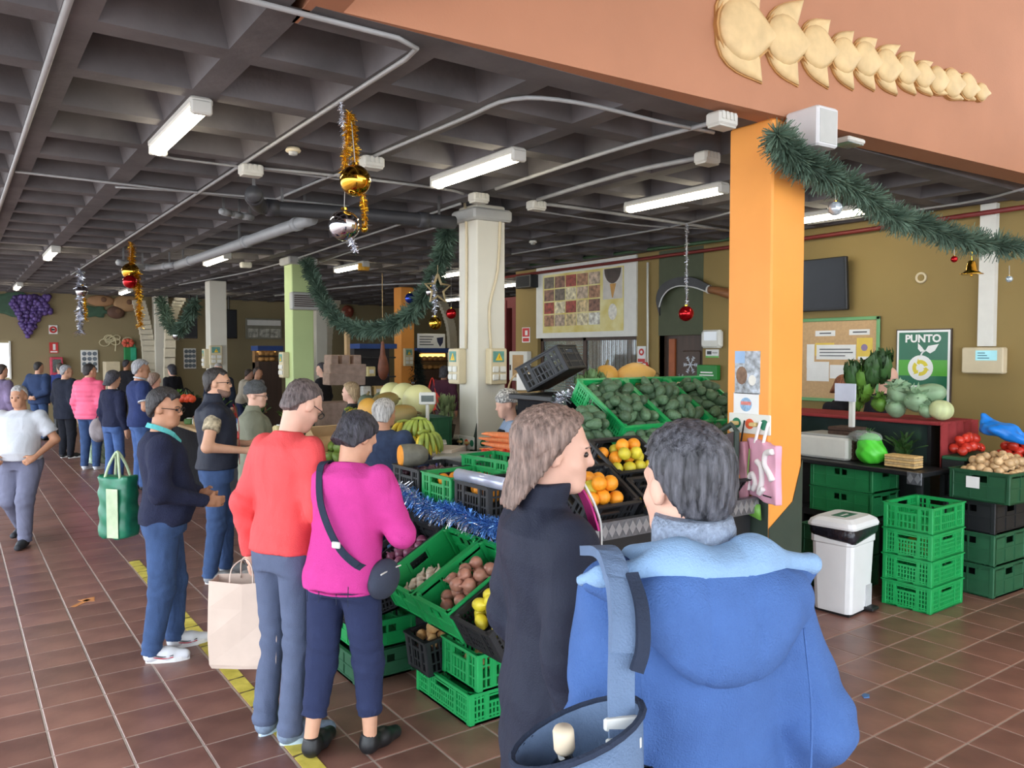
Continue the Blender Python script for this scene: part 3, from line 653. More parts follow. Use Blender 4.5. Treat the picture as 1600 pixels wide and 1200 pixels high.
# =================================================================== signed-distance modelling (continuous organic surfaces)
f32 = np.float32
class Field:
    def __init__(s, lo, hi, res):
        s.res = res; s.lo = np.array(lo, float); n = np.ceil((np.array(hi)-s.lo)/res).astype(int)+1
        s.ax = [(s.lo[i]+np.arange(n[i])*res).astype(f32) for i in range(3)]; s.V = np.full(tuple(n), 1., f32)
    def sub(s, lo, hi, pad):
        sl = []
        for i in range(3):
            a = int(max(0, math.floor((lo[i]-pad-s.lo[i])/s.res))); b = int(min(len(s.ax[i]), math.ceil((hi[i]+pad-s.lo[i])/s.res)+1)); sl.append(slice(a, max(a, b)))
        return tuple(sl)
    def add(s, fn, lo, hi, k=.02, op='u'):
        sl = s.sub(lo, hi, k+2.5*s.res)
        X = s.ax[0][sl[0]][:, None, None]; Y = s.ax[1][sl[1]][None, :, None]; Z = s.ax[2][sl[2]][None, None, :]
        if X.size*Y.size*Z.size == 0: return s
        d = fn(X, Y, Z).astype(f32); v = s.V[sl]
        if op == 'u':
            h = np.maximum(k-np.abs(v-d), 0)/max(k, 1e-6); s.V[sl] = np.minimum(v, d)-h*h*k/4
        elif op == 's':
            h = np.maximum(k-np.abs(v+d), 0)/max(k, 1e-6); s.V[sl] = np.maximum(v, -d)+h*h*k/4
        return s
    def clip(s, fn):          # keep where fn < 0
        s.V = np.maximum(s.V, fn(s.ax[0][:, None, None], s.ax[1][None, :, None], s.ax[2][None, None, :]).astype(f32)); return s
    def disp(s, fn):
        s.V = s.V+fn(s.ax[0][:, None, None], s.ax[1][None, :, None], s.ax[2][None, None, :]).astype(f32); return s
    def mesh(s, name, m, scale=1.):
        V = s.V; V[0], V[-1] = 1, 1; V[:, 0], V[:, -1] = 1, 1; V[:, :, 0], V[:, :, -1] = 1, 1
        nx, ny, nz = V.shape; ins = V < 0
        cnt = np.zeros((nx-1, ny-1, nz-1), np.int8)
        for a in (0, 1):
            for b in (0, 1):
                for c in (0, 1): cnt += ins[a:nx-1+a, b:ny-1+b, c:nz-1+c]
        act = (cnt > 0) & (cnt < 8); I = np.argwhere(act)
        if len(I) == 0: return bpy.data.meshes.new(name)
        idx = -np.ones(act.shape, np.int64); idx[act] = np.arange(len(I))
        acc = np.zeros((len(I), 3)); num = np.zeros(len(I))
        cor = [(a, b, c) for a in (0, 1) for b in (0, 1) for c in (0, 1)]
        val = {c: V[I[:, 0]+c[0], I[:, 1]+c[1], I[:, 2]+c[2]] for c in cor}
        for c in cor:
            for ax in range(3):
                if c[ax]: continue
                e = list(c); e[ax] = 1; e = tuple(e); v0, v1 = val[c], val[e]; cr = (v0 < 0) != (v1 < 0)
                t = np.where(cr, v0/np.where(cr, v0-v1, 1), 0)
                p = np.tile(np.array(c, float), (len(I), 1)); p[:, ax] += t
                acc += p*cr[:, None]; num += cr
        P_ = (I+acc/num[:, None])*s.res+s.lo
        F_ = []
        for ax in range(3):
            A = np.moveaxis(ins, ax, 0); ch = A[:-1] != A[1:]; q = np.argwhere(ch)
            o1, o2 = [(1, 2), (2, 0), (0, 1)][ax]
            full = np.zeros((len(q), 3), int); rest = [i for i in range(3) if i != ax]; full[:, ax] = q[:, 0]; full[:, rest[0]] = q[:, 1]; full[:, rest[1]] = q[:, 2]
            up = ins[full[:, 0], full[:, 1], full[:, 2]]
            def g(d1, d2):
                r = full.copy(); r[:, o1] -= d1; r[:, o2] -= d2; return idx[r[:, 0], r[:, 1], r[:, 2]]
            Q = np.stack([g(1, 1), g(0, 1), g(0, 0), g(1, 0)], 1); Q[~up] = Q[~up][:, ::-1]; F_.append(Q)
        F_ = np.concatenate(F_); F_ = F_[(F_ >= 0).all(1)]
        me = bpy.data.meshes.new(name); n = len(F_)
        me.vertices.add(len(P_)); me.vertices.foreach_set('co', (P_*scale).astype(f32).ravel())
        me.loops.add(n*4); me.loops.foreach_set('vertex_index', F_.astype(np.int32).ravel())
        me.polygons.add(n); me.polygons.foreach_set('loop_start', np.arange(0, n*4, 4, dtype=np.int32))
        try: me.polygons.foreach_set('loop_total', np.full(n, 4, np.int32))
        except Exception: pass
        me.polygons.foreach_set('use_smooth', [True]*n); me.update(calc_edges=True); me.validate()
        if m: me.materials.append(m)
        return me
def A3(p): return np.array(p, float)
def sd_cone(a, b, ra, rb, flat=False, wf=None):
    a, b = A3(a), A3(b); d = b-a; L2 = float(d@d)+1e-9; L = math.sqrt(L2)
    def fn(X, Y, Z):
        px, py, pz = X-a[0], Y-a[1], Z-a[2]; tu = (px*d[0]+py*d[1]+pz*d[2])/L2; t = np.clip(tu, 0, 1)
        r = np.sqrt((px-t*d[0])**2+(py-t*d[1])**2+(pz-t*d[2])**2)-(ra+(rb-ra)*t)
        if wf is not None: r = r+wf(X, Y, Z, tu)
        if flat: r = np.maximum(r, (tu-1)*L)
        return r
    m = max(ra, rb); return fn, np.minimum(a, b)-m, np.maximum(a, b)+m
def sd_ell(c, r, R=None):
    c = A3(c); r = A3(r)
    def fn(X, Y, Z):
        px, py, pz = X-c[0], Y-c[1], Z-c[2]
        if R is not None: px, py, pz = (R[0, 0]*px+R[1, 0]*py+R[2, 0]*pz, R[0, 1]*px+R[1, 1]*py+R[2, 1]*pz, R[0, 2]*px+R[1, 2]*py+R[2, 2]*pz)
        k0 = np.sqrt((px/r[0])**2+(py/r[1])**2+(pz/r[2])**2); k1 = np.sqrt((px/r[0]**2)**2+(py/r[1]**2)**2+(pz/r[2]**2)**2)+1e-6
        return k0*(k0-1)/k1
    m = r.max() if R is not None else r; return fn, c-m, c+m
def sd_loft(tab, lean=0., z0=1.0, e=2.3, grow=0., side=0., cut=True):
    """elliptical rings (z, halfwidth, front, back, ycentre) up a spine leaning forward above z0"""
    T = np.array(tab, float); cl, sl = math.cos(lean), math.sin(lean)
    def fn(X, Y, Z):
        up = Z > z0-.15; y = np.where(up, Y*cl-(Z-z0)*sl, Y); z = np.where(up, Y*sl+(Z-z0)*cl+z0, Z)
        f = lambda i: np.interp(z, T[:, 0], T[:, i])
        a = f(1)+grow; yc = f(4); yy = y-yc; b = np.where(yy > 0, f(2), f(3))+grow
        q = (np.abs((X-side*(z-z0))/a)**e+np.abs(yy/b)**e)**(1/e); d = (q-1)*np.minimum(a, b)
        if cut: d = np.maximum(d, np.maximum(T[0, 0]-z, z-T[-1, 0]))
        return d
    m = T[:, 1].max()+.05; zt = T[-1, 0]
    return fn, np.array([-m-abs(side)*.5, -.3+min(0, sl*.9), T[0, 0]-.1]), np.array([m+abs(side)*.5, .35+max(0, sl*.9), zt+.1])
def rotm(yaw, pitch, roll=0.):
    return np.array(Euler((-pitch, roll, -yaw), 'XYZ').to_matrix() if False else (Matrix.Rotation(-yaw, 3, 'Z') @ Matrix.Rotation(-pitch, 3, 'X') @ Matrix.Rotation(roll, 3, 'Y')))
SKIN = dict(fair=(226, 178, 156), mid=(208, 158, 130), tan=(186, 134, 104), pale=(236, 196, 178))
def skin_mat(k): return mat('skin_'+k, SKIN[k], .55, var=.07, scale=14, bump=.05, bscale=200)
def cloth(name, c, var=.08, rough=.9, bump=.35, bscale=220, scale=9, fold=.55, **k):
    new = name not in _M; m = mat(name, c, rough, var=var, scale=scale, bump=bump, bscale=bscale, spec=.25, **k)
    return folds(m, fold) if new and fold else m
def hairm(name, c, c2=None): return mat(name, c, .5, var=.4, scale=26, bump=.7, bscale=60, stretch=(3, 3, .5), col2=c2, spec=.4)
def hand(F, wr, d, n, side, curl=.5, s=1., thumb=1.):
    """palm, four fingers of unequal length and a thumb from the side of the palm; d fingers, n out of the palm"""
    wr, d, n = Vector(wr), Vector(d).normalized(), Vector(n); n = (n-d*n.dot(d)).normalized(); x = d.cross(n)*side
    F.add(*sd_cone(wr, wr+d*.035*s, .026*s, .03*s), k=.015)
    for o in (-.026, -.009, .009, .026):
        F.add(*sd_cone(wr+d*.02*s+x*o*.7*s, wr+d*.085*s+x*o*s, .017*s, .0135*s), k=.012)
    for o, L in ((-.028, .058), (-.0095, .074), (.0095, .08), (.028, .07)):
        p = wr+d*.086*s+x*o*s; a = curl*.45; r = .0092*s
        for k, f in enumerate((.42, .33, .25)):
            v = d*math.cos(a)+n*math.sin(a); q = p+v*(L*f*s); F.add(*sd_cone(p, q, r, r*.92), k=.004); p = q; r *= .92; a += curl*.9
    p = wr+d*.028*s+x*.026*s; v = (d*.62+x*.68*thumb+n*.35).normalized(); q = p+v*.042*s; F.add(*sd_cone(p, q, .0145*s, .0115*s), k=.012)
    v2 = (d*.9+n*.45+x*.1).normalized(); F.add(*sd_cone(q, q+v2*.034*s, .0112*s, .009*s), k=.004)
TOR = [(.84, .168, .118, .125, 0), (.93, .172, .12, .13, 0), (1.02, .16, .117, .112, .0), (1.12, .152, .113, .1, .0), (1.24, .165, .12, .112, -.004), (1.33, .172, .118, .12, -.01), (1.40, .158, .095, .108, -.016), (1.445, .11, .07, .085, -.02), (1.475, .07, .055, .068, -.02), (1.52, .058, .05, .058, -.014)]
def person(label, uv=None, pos=None, phi=0., h=1.75, res=.012, build=1., belly=0., skin='mid', lean=0., side=0., head=(0, 0), headoff=(0, 0, 0), arms=None, feet=None, knees=None,
           top=None, sleeves='long', hem=.88, loose=.012, pants=None, pant_end=.05, pant_w=1., shoes=None, sole=None, hair='short', hairmat=None, hands=True, curls=(.6, .6), handdir=None, glasses=None, beard=None, extra=None, eyes=False, collar=None, shoe_res=.009, belt=None, wr=1., neck=True, legs=True, group='shoppers in the market hall'):
    if pos is None: pos = atZ(*uv, 0)
    rz = -(YAW+math.radians(phi)); sc = h/1.75
    root = thing('person', label, 'person', (pos[0], pos[1], 0), rz, group)
    cl, sl = math.cos(lean), math.sin(lean)
    def tz(p):
        x, y, z = p; z -= 1.0; return Vector((x+side*z, y*cl+z*sl, -y*sl+z*cl+1.0))
    W = build
    tab = [(z, a*W, f*W+belly*math.exp(-((z-1.05)/.12)**2), b*W, c) for z, a, f, b, c in TOR]
    sh = [tz((s*.168*W, -.015, 1.395)) for s in (-1, 1)]
    if arms is None: arms = [None, None]
    el, wrs = [], []
    for i, s in enumerate((-1, 1)):
        a = arms[i]
        if a is None: a = (sh[i]+Vector((s*.05, -.03, -.285)), sh[i]+Vector((s*.06, .04, -.535)))
        el.append(Vector(a[0])); wrs.append(Vector(a[1]))
    if feet is None: feet = ((-.1, 0, .1), (.1, .03, -.1))
    hip = [Vector((s*.088*W, 0, .9)) for s in (-1, 1)]; ank = [Vector((f[0], f[1]-.04, .085+(f[3] if len(f) > 3 else 0))) for f in feet]
    kn = []
    for i in range(2):
        k = knees[i] if knees and knees[i] else None; kn.append(Vector(k) if k else (hip[i]*.46+ank[i]*.54)+Vector((0, .025, .0)))
    nb = tz((0, -.02, 1.47)); R = rotm(*[math.radians(a) for a in head[:2]], *( [math.radians(head[2])] if len(head) > 2 else []))
    hc = tz((0, .015, 1.622))+Vector(headoff)
    H = lambda *p: Vector(hc)+Vector(R @ A3(p))
    lo = np.array([-.75, -.75, -.02]); hi = np.array([.75, .95, 1.95])
    # ---- tight bounds
    def bounds(pts, m):
        q = np.array([tuple(p) for p in pts]); return q.min(0)-m, q.max(0)+m
    sm = skin_mat(skin)
    # ---- body: one continuous surface
    pts = [H(0, 0, .15), H(0, .1, -.1), H(0, -.12, 0), *sh, *el, *wrs, *hip, *kn, *ank, Vector((-.2, -.12, 1)), Vector((.2, .12, 1))]
    if not legs: pts = [p for p in pts if p.z > .7]
    b0, b1 = bounds(pts, .14); F = Field(b0, b1, res)
    F.add(*sd_loft([(z, a-.028, f-.028, b-.028, c) for z, a, f, b, c in tab[1:8]], lean, side=side), k=.03)
    for i in range(2):
        F.add(*sd_cone(sh[i], el[i], .046*W, .039*W), k=.02); F.add(*sd_cone(el[i], wrs[i], .038*W, .026), k=.02)
        if legs: F.add(*sd_cone(hip[i], kn[i], .07*W, .05*W), k=.03); F.add(*sd_cone(kn[i], ank[i], .05*W, .034), k=.02)
    F.add(*sd_cone(nb-Vector((0, 0, .03)), H(0, -.022, -.05), .058*W, .052), k=.03)
    F.add(*sd_ell(H(0, -.012, .03), (.074, .095, .088), R), k=.02); F.add(*sd_ell(H(0, .022, -.035), (.06, .07, .082), R), k=.03)
    F.add(*sd_cone(H(-.018, .066, -.09), H(.018, .066, -.09), .024, .024), k=.03)
    F.add(*sd_cone(H(0, .088, .01), H(0, .104, -.024), .009, .0125), k=.014); F.add(*sd_cone(H(-.034, .078, .022), H(.034, .078, .022), .013, .013), k=.02)
    if res < .016:
        for s in (-1, 1):
            F.add(*sd_ell(H(s*.077, -.008, -.008), (.011, .024, .033), R), k=.008); F.add(*sd_ell(H(s*.031, .096, .002), (.014, .014, .009), R), k=.012, op='s'); F.add(*sd_cone(H(s*.045, .062, -.03), H(s*.03, .07, -.05), .016, .014), k=.02)
        F.add(*sd_cone(H(-.02, .083, -.057), H(.02, .083, -.057), .0085, .0085), k=.008); F.add(*sd_cone(H(-.016, .082, -.071), H(.016, .082, -.071), .009, .009), k=.008)
        F.add(*sd_cone(H(-.022, .096, -.064), H(.022, .096, -.064), .003, .003), k=.004, op='s')
    if hands:
        for i, s in enumerate((-1, 1)):
            d = (wrs[i]-el[i]).normalized() if not handdir or handdir[i] is None else Vector(handdir[i][0])
            n = Vector((-s, .2, 0)) if not handdir or handdir[i] is None else Vector(handdir[i][1])
            if res < .02: hand(F, wrs[i], d, n, s, curls[i], 1.0 if res < .012 else 1.1)
            else: F.add(*sd_cone(wrs[i], wrs[i]+d*.13, .033, .026), k=.01)
    link('body', F.mesh('body', sm, sc), root)
    # ---- top
    if top:
        pts = [*sh, *el, *wrs, Vector((-.2*W, -.14, hem)), Vector((.2*W, .16+belly, hem)), nb+Vector((0, 0, .05)), tz((0, .17+belly, 1.1)), tz((0, -.17, 1.3))]
        b0, b1 = bounds(pts, .1); b0[2] = min(b0[2], hem-.03) if sleeves == 'none' else b0[2]; F = Field(b0, b1, res)
        tb = [(hem, np.interp(hem, [t[0] for t in tab], [t[1] for t in tab]), np.interp(hem, [t[0] for t in tab], [t[2] for t in tab]), np.interp(hem, [t[0] for t in tab], [t[3] for t in tab]), 0)]+[t for t in tab if t[0] > hem+.02 and t[0] < 1.5]
        if collar: tb.append((1.505+collar, .066, .058, .064, -.012))
        F.add(*sd_loft([(z, a+loose*(1 if z < 1.43 else .3), f+loose*(1 if z < 1.43 else .3), b+loose*(1 if z < 1.43 else .3), c) for z, a, f, b, c in tb], lean, side=side), k=.03)
        ph = random.uniform(0, 6)
        fold = lambda X, Y, Z, t: .0045*np.sin(Z*70+X*25+Y*30+ph)*np.exp(-((t-1)/.35)**2)+.003*np.sin(Z*38-Y*40+ph)
        for i in range(2):
            if sleeves == 'none': F.add(*sd_cone(sh[i]+Vector((0, 0, -.01)), sh[i]+(el[i]-sh[i])*.15, .066*W+loose*.5, .06*W), k=.05); continue
            e = el[i] if sleeves == 'long' else sh[i]+(el[i]-sh[i])*.72
            F.add(*sd_cone(sh[i], e, .058*W+loose*.8, (.049 if sleeves == 'long' else .057)*W+loose*.7, sleeves != 'long', fold), k=.045)
            if sleeves == 'long':
                q = el[i]+(wrs[i]-el[i])*1.0; F.add(*sd_cone(el[i], q, .048*W+loose*.7, .034+loose*.7, True, lambda X, Y, Z, t: .004*np.sin((X+Y)*50+Z*75+ph)*np.exp(-(t/.5)**2)), k=.03)
        F.disp(lambda X, Y, Z: .0035*np.sin(Z*42+X*14+ph)*np.exp(-((Z-hem-.1)/.1)**2)+.0022*np.sin(X*33+Z*21+ph)*np.sin(Y*27-Z*18))
        link('top', F.mesh('top', top, sc), root)
    # ---- trousers
    if pants and legs:
        pts = [*hip, *kn, *ank, Vector((-.2*W, -.15, 1.0)), Vector((.2*W, .15+belly*.5, 1.0))]; b0, b1 = bounds(pts, .12); F = Field(b0, b1, res)
        ph = random.uniform(0, 6)
        F.add(*sd_loft([(.82, .165*W, .112*W, .12*W, 0), (.9, .17*W, .118*W, .133*W, 0), (1.0, .162*W, .117*W+belly*.6, .118*W, 0), (1.03, .158*W, .114*W+belly*.6, .11*W, 0)], 0), k=.02)
        for i in range(2):
            fo = lambda X, Y, Z, t: .004*np.sin(Z*85+X*30-Y*35+ph)*np.exp(-((t-1)/.3)**2)
            F.add(*sd_cone(hip[i]+Vector((0, -.012, -.01)), kn[i], .09*W*pant_w, .066*W*pant_w, False, fo), k=.03)
            t = (kn[i].z-max(pant_end, .0))/(kn[i].z-ank[i].z+1e-6); e = kn[i]+(ank[i]-kn[i])*t
            F.add(*sd_cone(kn[i], e, .066*W*pant_w, .057*pant_w, True, lambda X, Y, Z, t: .0045*np.sin(Z*95+ph+Y*25)*np.exp(-((t-1)/.3)**2)+.003*np.sin(Z*60+X*30)*np.exp(-(t/.3)**2)), k=.03)
        link('trousers', F.mesh('trousers', pants, sc), root)
    # ---- shoes
    if shoes and legs:
        for i, f in enumerate(feet):
            zz_ = f[3] if len(f) > 3 else 0; F = Field((-.08, -.12, -.01), (.08, .22, .17), shoe_res)
            F.add(*sd_cone((0, -.045, .045), (0, .06, .045), .042, .045), k=.03); F.add(*sd_cone((0, .06, .04), (0, .155, .03), .045, .036), k=.03); F.add(*sd_cone((0, -.04, .05), (0, -.035, .1), .042, .043, True), k=.03)
            F.clip(lambda X, Y, Z: .004-Z+0*X+0*Y)
            o = link('shoe', F.mesh('shoe', shoes, sc), root, (f[0]*sc, f[1]*sc, zz_*sc), (0, 0, f[2]))
            if sole:
                s2 = MB(); n = 18; pr = []
                for k in range(n):
                    a = 2*math.pi*k/n; y = .055+.135*math.sin(a); pr.append((.047*math.cos(a)*(1.05 if y > .06 else .95)*sc, y*sc))
                s2.prism(pr, .03*sc); s2.build('sole', sole, o)
    # ---- hair and headgear
    hm = hairmat
    if hair and hair != 'bald':
        rr = min(res, .009) if res < .016 else res; b0, b1 = bounds([H(0, 0, .17), H(.13, .05, -.2), H(-.13, -.16, -.2), H(0, .13, 0), H(0, -.17, .05)], .04); F = Field(b0, b1, rr)
        Rt = R
        def lc(X, Y, Z):
            px, py, pz = X-hc[0], Y-hc[1], Z-hc[2]
            return (Rt[0, 0]*px+Rt[1, 0]*py+Rt[2, 0]*pz, Rt[0, 1]*px+Rt[1, 1]*py+Rt[2, 1]*pz, Rt[0, 2]*px+Rt[1, 2]*py+Rt[2, 2]*pz)
        strand = lambda x, y, z: .0028*np.sin(np.arctan2(x, y+.02)*38+np.sin(z*60)*2)+.0022*np.sin(x*190+z*80)*np.sin(y*170-z*60)
        if hair in ('short', 'thin', 'full'):
            g = {'short': .0, 'thin': -.004, 'full': .01}[hair]
            F.add(*sd_ell(H(0, -.016, .04), (.083+g, .104+g, .09+g), R), k=.01); F.add(*sd_ell(H(0, -.05, -.02), (.072+g*.5, .058+g, .075), R), k=.03)
            def keep(X, Y, Z):
                x, y, z = lc(X, Y, Z); face = (y-.052)*.8-(z-.055)*.62; nape = -.078-z+np.abs(x)*.3; ear = np.minimum((y+.035)*.8+(-.004-z)*.55, .05); return np.maximum(np.maximum(face, nape), np.where(np.abs(x) > .05, ear, -.1))
            F.clip(keep)
        elif hair in ('bob', 'long', 'pixie'):
            L = {'bob': -.135, 'long': -.175, 'pixie': -.085}[hair]; w_ = {'bob': 1.06, 'long': 1.2, 'pixie': 1.}[hair]
            g2 = .012 if hair == 'long' else 0
            F.add(*sd_ell(H(0, -.018, .04), (.092+g2, .112+g2*.7, .096), R), k=.02)
            F.add(*sd_cone(H(0, -.03, .02), H(0, -.042, L), .094, .088*w_, True), k=.03)
            def keep(X, Y, Z):
                x, y, z = lc(X, Y, Z); face = np.maximum(y-.03-np.abs(x)*.15, -(z-.075)*.9+(y-.06)*.5*0-.0) if False else (y-.04)*.85-(z-.055)*.55
                face = np.maximum(face, -1) ; low = L-z; return np.maximum(np.where(z > -.02, face, np.maximum(face, y-.022)), low)
            F.clip(keep)
        elif hair in ('beanie', 'cap'):
            F.add(*sd_ell(H(0, -.022, .05), (.092, .115, .095 if hair == 'cap' else .105), R), k=.02); F.add(*sd_cone(H(0, -.016, .005), H(0, -.02, .045), .098, .1, False), k=.02)
            def keep(X, Y, Z): x, y, z = lc(X, Y, Z); return np.maximum(.022-z+(y*.18), -1)
            F.clip(keep); strand = lambda x, y, z: .004*np.sin(z*110+y*25+x*12)
        def dp(X, Y, Z): x, y, z = lc(X, Y, Z); return strand(x, y, z)
        if rr < .016: F.disp(dp)
        link('hat' if hair in ('beanie', 'cap') else 'hair', F.mesh('hair', hm, sc), root)
    Hs = lambda *p: H(*p)*sc
    if beard:
        F = Field(*bounds([H(-.1, .11, -.14), H(.1, -.02, 0)], .03), min(res, .009)); F.add(*sd_ell(H(0, .024, -.04), (.0635, .0735, .082), R), k=.02); F.add(*sd_cone(H(-.018, .068, -.09), H(.018, .068, -.09), .026, .026), k=.03)
        def keepb(X, Y, Z):
            px, py, pz = X-hc[0], Y-hc[1], Z-hc[2]; y = R[0, 1]*px+R[1, 1]*py+R[2, 1]*pz; z = R[0, 2]*px+R[1, 2]*py+R[2, 2]*pz
            return np.maximum(z+.045-(.03-y)*.35, -.01-y)
        F.clip(keepb); link('beard', F.mesh('beard', beard, sc), root)
    if glasses:
        g = MB()
        for s in (-1, 1):
            ring = [Hs(s*.033+.021*math.cos(a), .103, .002+.016*math.sin(a)) for a in np.linspace(0, 2*math.pi, 13)]; g.tube(ring, .0022*sc, 5, cap=False); g.tube([Hs(s*.054, .102, .006), Hs(s*.078, .06, .008), Hs(s*.082, -.012, .004)], .0024*sc, 5)
        g.tube([Hs(-.012, .105, .004), Hs(0, .109, .006), Hs(.012, .105, .004)], .002*sc, 5); g.build('glasses', glasses, root)
    if eyes:
        for s in (-1, 1):
            e = MB(); e.lathe([(.0001, -.009), (.0065, -.0065), (.009, 0), (.0065, .0065), (.0001, .009)], 10); e.build('eye', mat('eye_dark', (50, 40, 36), .25, var=.1), root, True, Hs(s*.031, .083, .002))
            b = MB(); b.tube([Hs(s*.014, .094, .02), Hs(s*.032, .094, .026), Hs(s*.05, .08, .021)], .0024*sc, 5); b.build('eyebrow', hm or m_grey, root)
    info = dict(root=root, sc=sc, sh=sh, el=el, wr=wrs, hc=hc, H=H, R=R, tz=tz, hip=hip, rz=rz, pos=Vector((pos[0], pos[1], 0)), tab=tab, sm=sm)
    info['W'] = lambda p: Matrix.Translation(info['pos']) @ Matrix.Rotation(rz, 4, 'Z') @ (Vector(p)*sc)
    return info
def band(I, pts, w, t, m, name, parent=None, nrm=None):
    """flat strap following points in the person's own space"""
    c = [Vector(p)*I['sc'] for p in pts]; c = catmull(c, 6) if len(c) > 2 else c; b = MB(); n = len(c); vs = []
    for i, p in enumerate(c):
        d = (c[min(i+1, n-1)]-c[max(i-1, 0)]).normalized()
        out = Vector(nrm[min(len(nrm)-1, int(i/n*len(nrm)))]) if nrm else Vector((p.x, p.y, 0))
        if out.length < 1e-4: out = Vector((0, -1, 0))
        out = (out-d*out.dot(d)).normalized(); x = d.cross(out)
        vs += [p-x*w/2, p+x*w/2, p+x*w/2+out*t, p-x*w/2+out*t]
    fs = [(i*4+k, i*4+(k+1) % 4, i*4+4+(k+1) % 4, i*4+4+k) for i in range(n-1) for k in range(4)]+[(3, 2, 1, 0), tuple(range(n*4-4, n*4))]
    b.add(vs, fs); return b.build(name, m, parent or I['root'])
# =================================================================== people
gm = mat('glasses_frame', (40, 40, 44), .3, var=.1)
m_jean = cloth('blue_denim', (62, 84, 124), var=.2); m_jean2 = cloth('mid_blue_denim', (74, 100, 150), var=.22); m_navyp = cloth('navy_trousers', (44, 52, 84)); m_grp = cloth('grey_blue_trousers', (92, 102, 128))
m_wsole = mat('white_rubber', (226, 226, 226), .6, var=.04)
def uvd(u, d): p = atD(u, 550, d); return (p.x, p.y)
# -- man in the blue fleece
m_fle = cloth('blue_fleece', (74, 106, 164), var=.06, scale=14, bump=.5, bscale=260); m_lin = cloth('light_blue_lining', (138, 170, 206), var=.05)
I = person('man in a bright blue hooded fleece seen from behind at the front right', pos=uvd(1086, 1.66), phi=-12, h=1.775, res=.008, build=1.0, skin='fair', lean=.05, head=(-14, 6), loose=.034, hem=.7,
           arms=[((-.215, -.05, 1.15), (-.15, .2, 1.12)), ((.245, -.08, 1.13), (.2, .1, .95))], top=m_fle, pants=m_jean, shoes=m_black, sole=m_wsole, hair='full', hairmat=hairm('dark_grey_hair', (36, 36, 42), (104, 104, 112)), group=None)
sc = I['sc']
F = Field((-.34, -.36, 1.2), (.34, .14, 1.62), .008)
F.add(*sd_ell((0, -.14, 1.41), (.19, .05, .09)), k=.03); F.add(*sd_ell((0, -.155, 1.345), (.115, .052, .085)), k=.05)
for s_ in (-1, 1): F.add(*sd_cone((s_*.235, -.05, 1.45), (s_*.1, -.14, 1.42), .02, .05), k=.05)
F.disp(lambda X, Y, Z: .005*np.exp(-((np.abs(X+.005)-.045)/.005)**2)+.003*np.sin(X*22+Z*16))
hood = link('hood', F.mesh('hood', m_fle, sc), I['root'])
F = Field((-.34, -.36, 1.38), (.34, .16, 1.64), .007)
for s_ in (-1, 1): F.add(*sd_cone((s_*.07, -.105, 1.488), (s_*.225, -.075, 1.468), .036, .018), k=.04); F.add(*sd_cone((s_*.225, -.075, 1.468), (s_*.255, -.04, 1.452), .018, .012), k=.02); F.add(*sd_cone((s_*.08, -.1, 1.5), (s_*.12, .03, 1.47), .04, .03), k=.04)
F.add(*sd_ell((0, -.115, 1.485), (.13, .06, .036)), k=.04)
F.clip(lambda X, Y, Z: (1.452+.02*np.cos(X*9)-Z)+0*Y); F.disp(lambda X, Y, Z: .004*np.exp(-((np.abs(X+.005)-.045)/.004)**2))
link('hood_lining', F.mesh('hood_lining', m_lin, sc), I['root'])
MB().lathe([(.076, -.03), (.084, -.01), (.084, .025), (.078, .045), (.064, .045)], 22, Matrix.Translation((0, .0*sc, 1.515*sc)) @ Matrix.Scale(1.05, 4)).build('knit_collar', mat('grey_knit', (140, 152, 172), .9, var=.25, scale=90, bump=.8, bscale=120), I['root'], True)
for x in (-.17, .17): band(I, [(x, -.14, 1.36), (x*1.02, -.165, 1.2), (x*1.0, -.165, 1.0), (x*.98, -.16, .8)], .004, .003, m_fle, 'back_seam', nrm=[(0, -1, 0)])
m_strap = cloth('slate_strap', (104, 124, 154), var=.1); m_strapd = cloth('dark_strap', (44, 52, 70))
bag = thing('shoulder_bag', 'slate blue shoulder bag with a bottle inside, hanging beside the blue fleece', 'bag', I['pos'], I['rz'])
IB = dict(I); IB['root'] = bag
band(IB, [(-.205, .06, 1.475), (-.21, -.06, 1.5), (-.216, -.13, 1.475), (-.224, -.175, 1.43), (-.232, -.2, 1.365)], .046, .02, m_strap, 'padded_strap', nrm=[(0, 0, 1), (0, -.6, 1), (0, -1, .3), (0, -1, 0)])
band(IB, [(-.19, -.14, 1.485), (-.19, -.19, 1.44), (-.198, -.216, 1.38), (-.212, -.222, 1.34)], .024, .012, m_strapd, 'strap_webbing', nrm=[(0, -1, .3), (0, -1, 0)])
band(IB, [(-.23, -.2, 1.37), (-.24, -.225, 1.3), (-.248, -.255, 1.24), (-.252, -.28, 1.14)], .05, .006, m_strap, 'strap', nrm=[(0, -1, 0)])
for z, y in ((1.262, -.25), (1.232, -.262)): MB().bev((0, 0, 0), (.064, .012, .022), .003, Matrix.Translation(Vector((-.247, y, z))*sc)).build('buckle', m_edge, bag)
g = MB(); n = 28; rings = []
for t_, k_, ins in ((0, .72, 0), (.06, .86, 0), (.3, .97, 0), (.65, 1.02, 0), (1, 1, 0), (1, 1, .007), (.6, 1.0, .007), (.15, .85, .007), (.1, .5, .007)):
    r_ = []
    for k in range(n):
        a = 2*math.pi*k/n; x = (.118*k_-ins)*math.cos(a); y = (.08*k_-ins)*math.sin(a); z1 = .016+.35*x; r_.append((x, y, -.26+(z1+.26)*t_+.004*math.sin(5*a+7*t_)*(0 < t_ < 1)))
    rings.append(r_)
vs = [p for r in rings for p in r]; m_ = len(rings)
g.add(vs, [tuple(range(n-1, -1, -1)), tuple(range((m_-1)*n, m_*n))]+[(k*n+i, k*n+(i+1) % n, k*n+n+(i+1) % n, k*n+n+i) for k in range(m_-1) for i in range(n)])
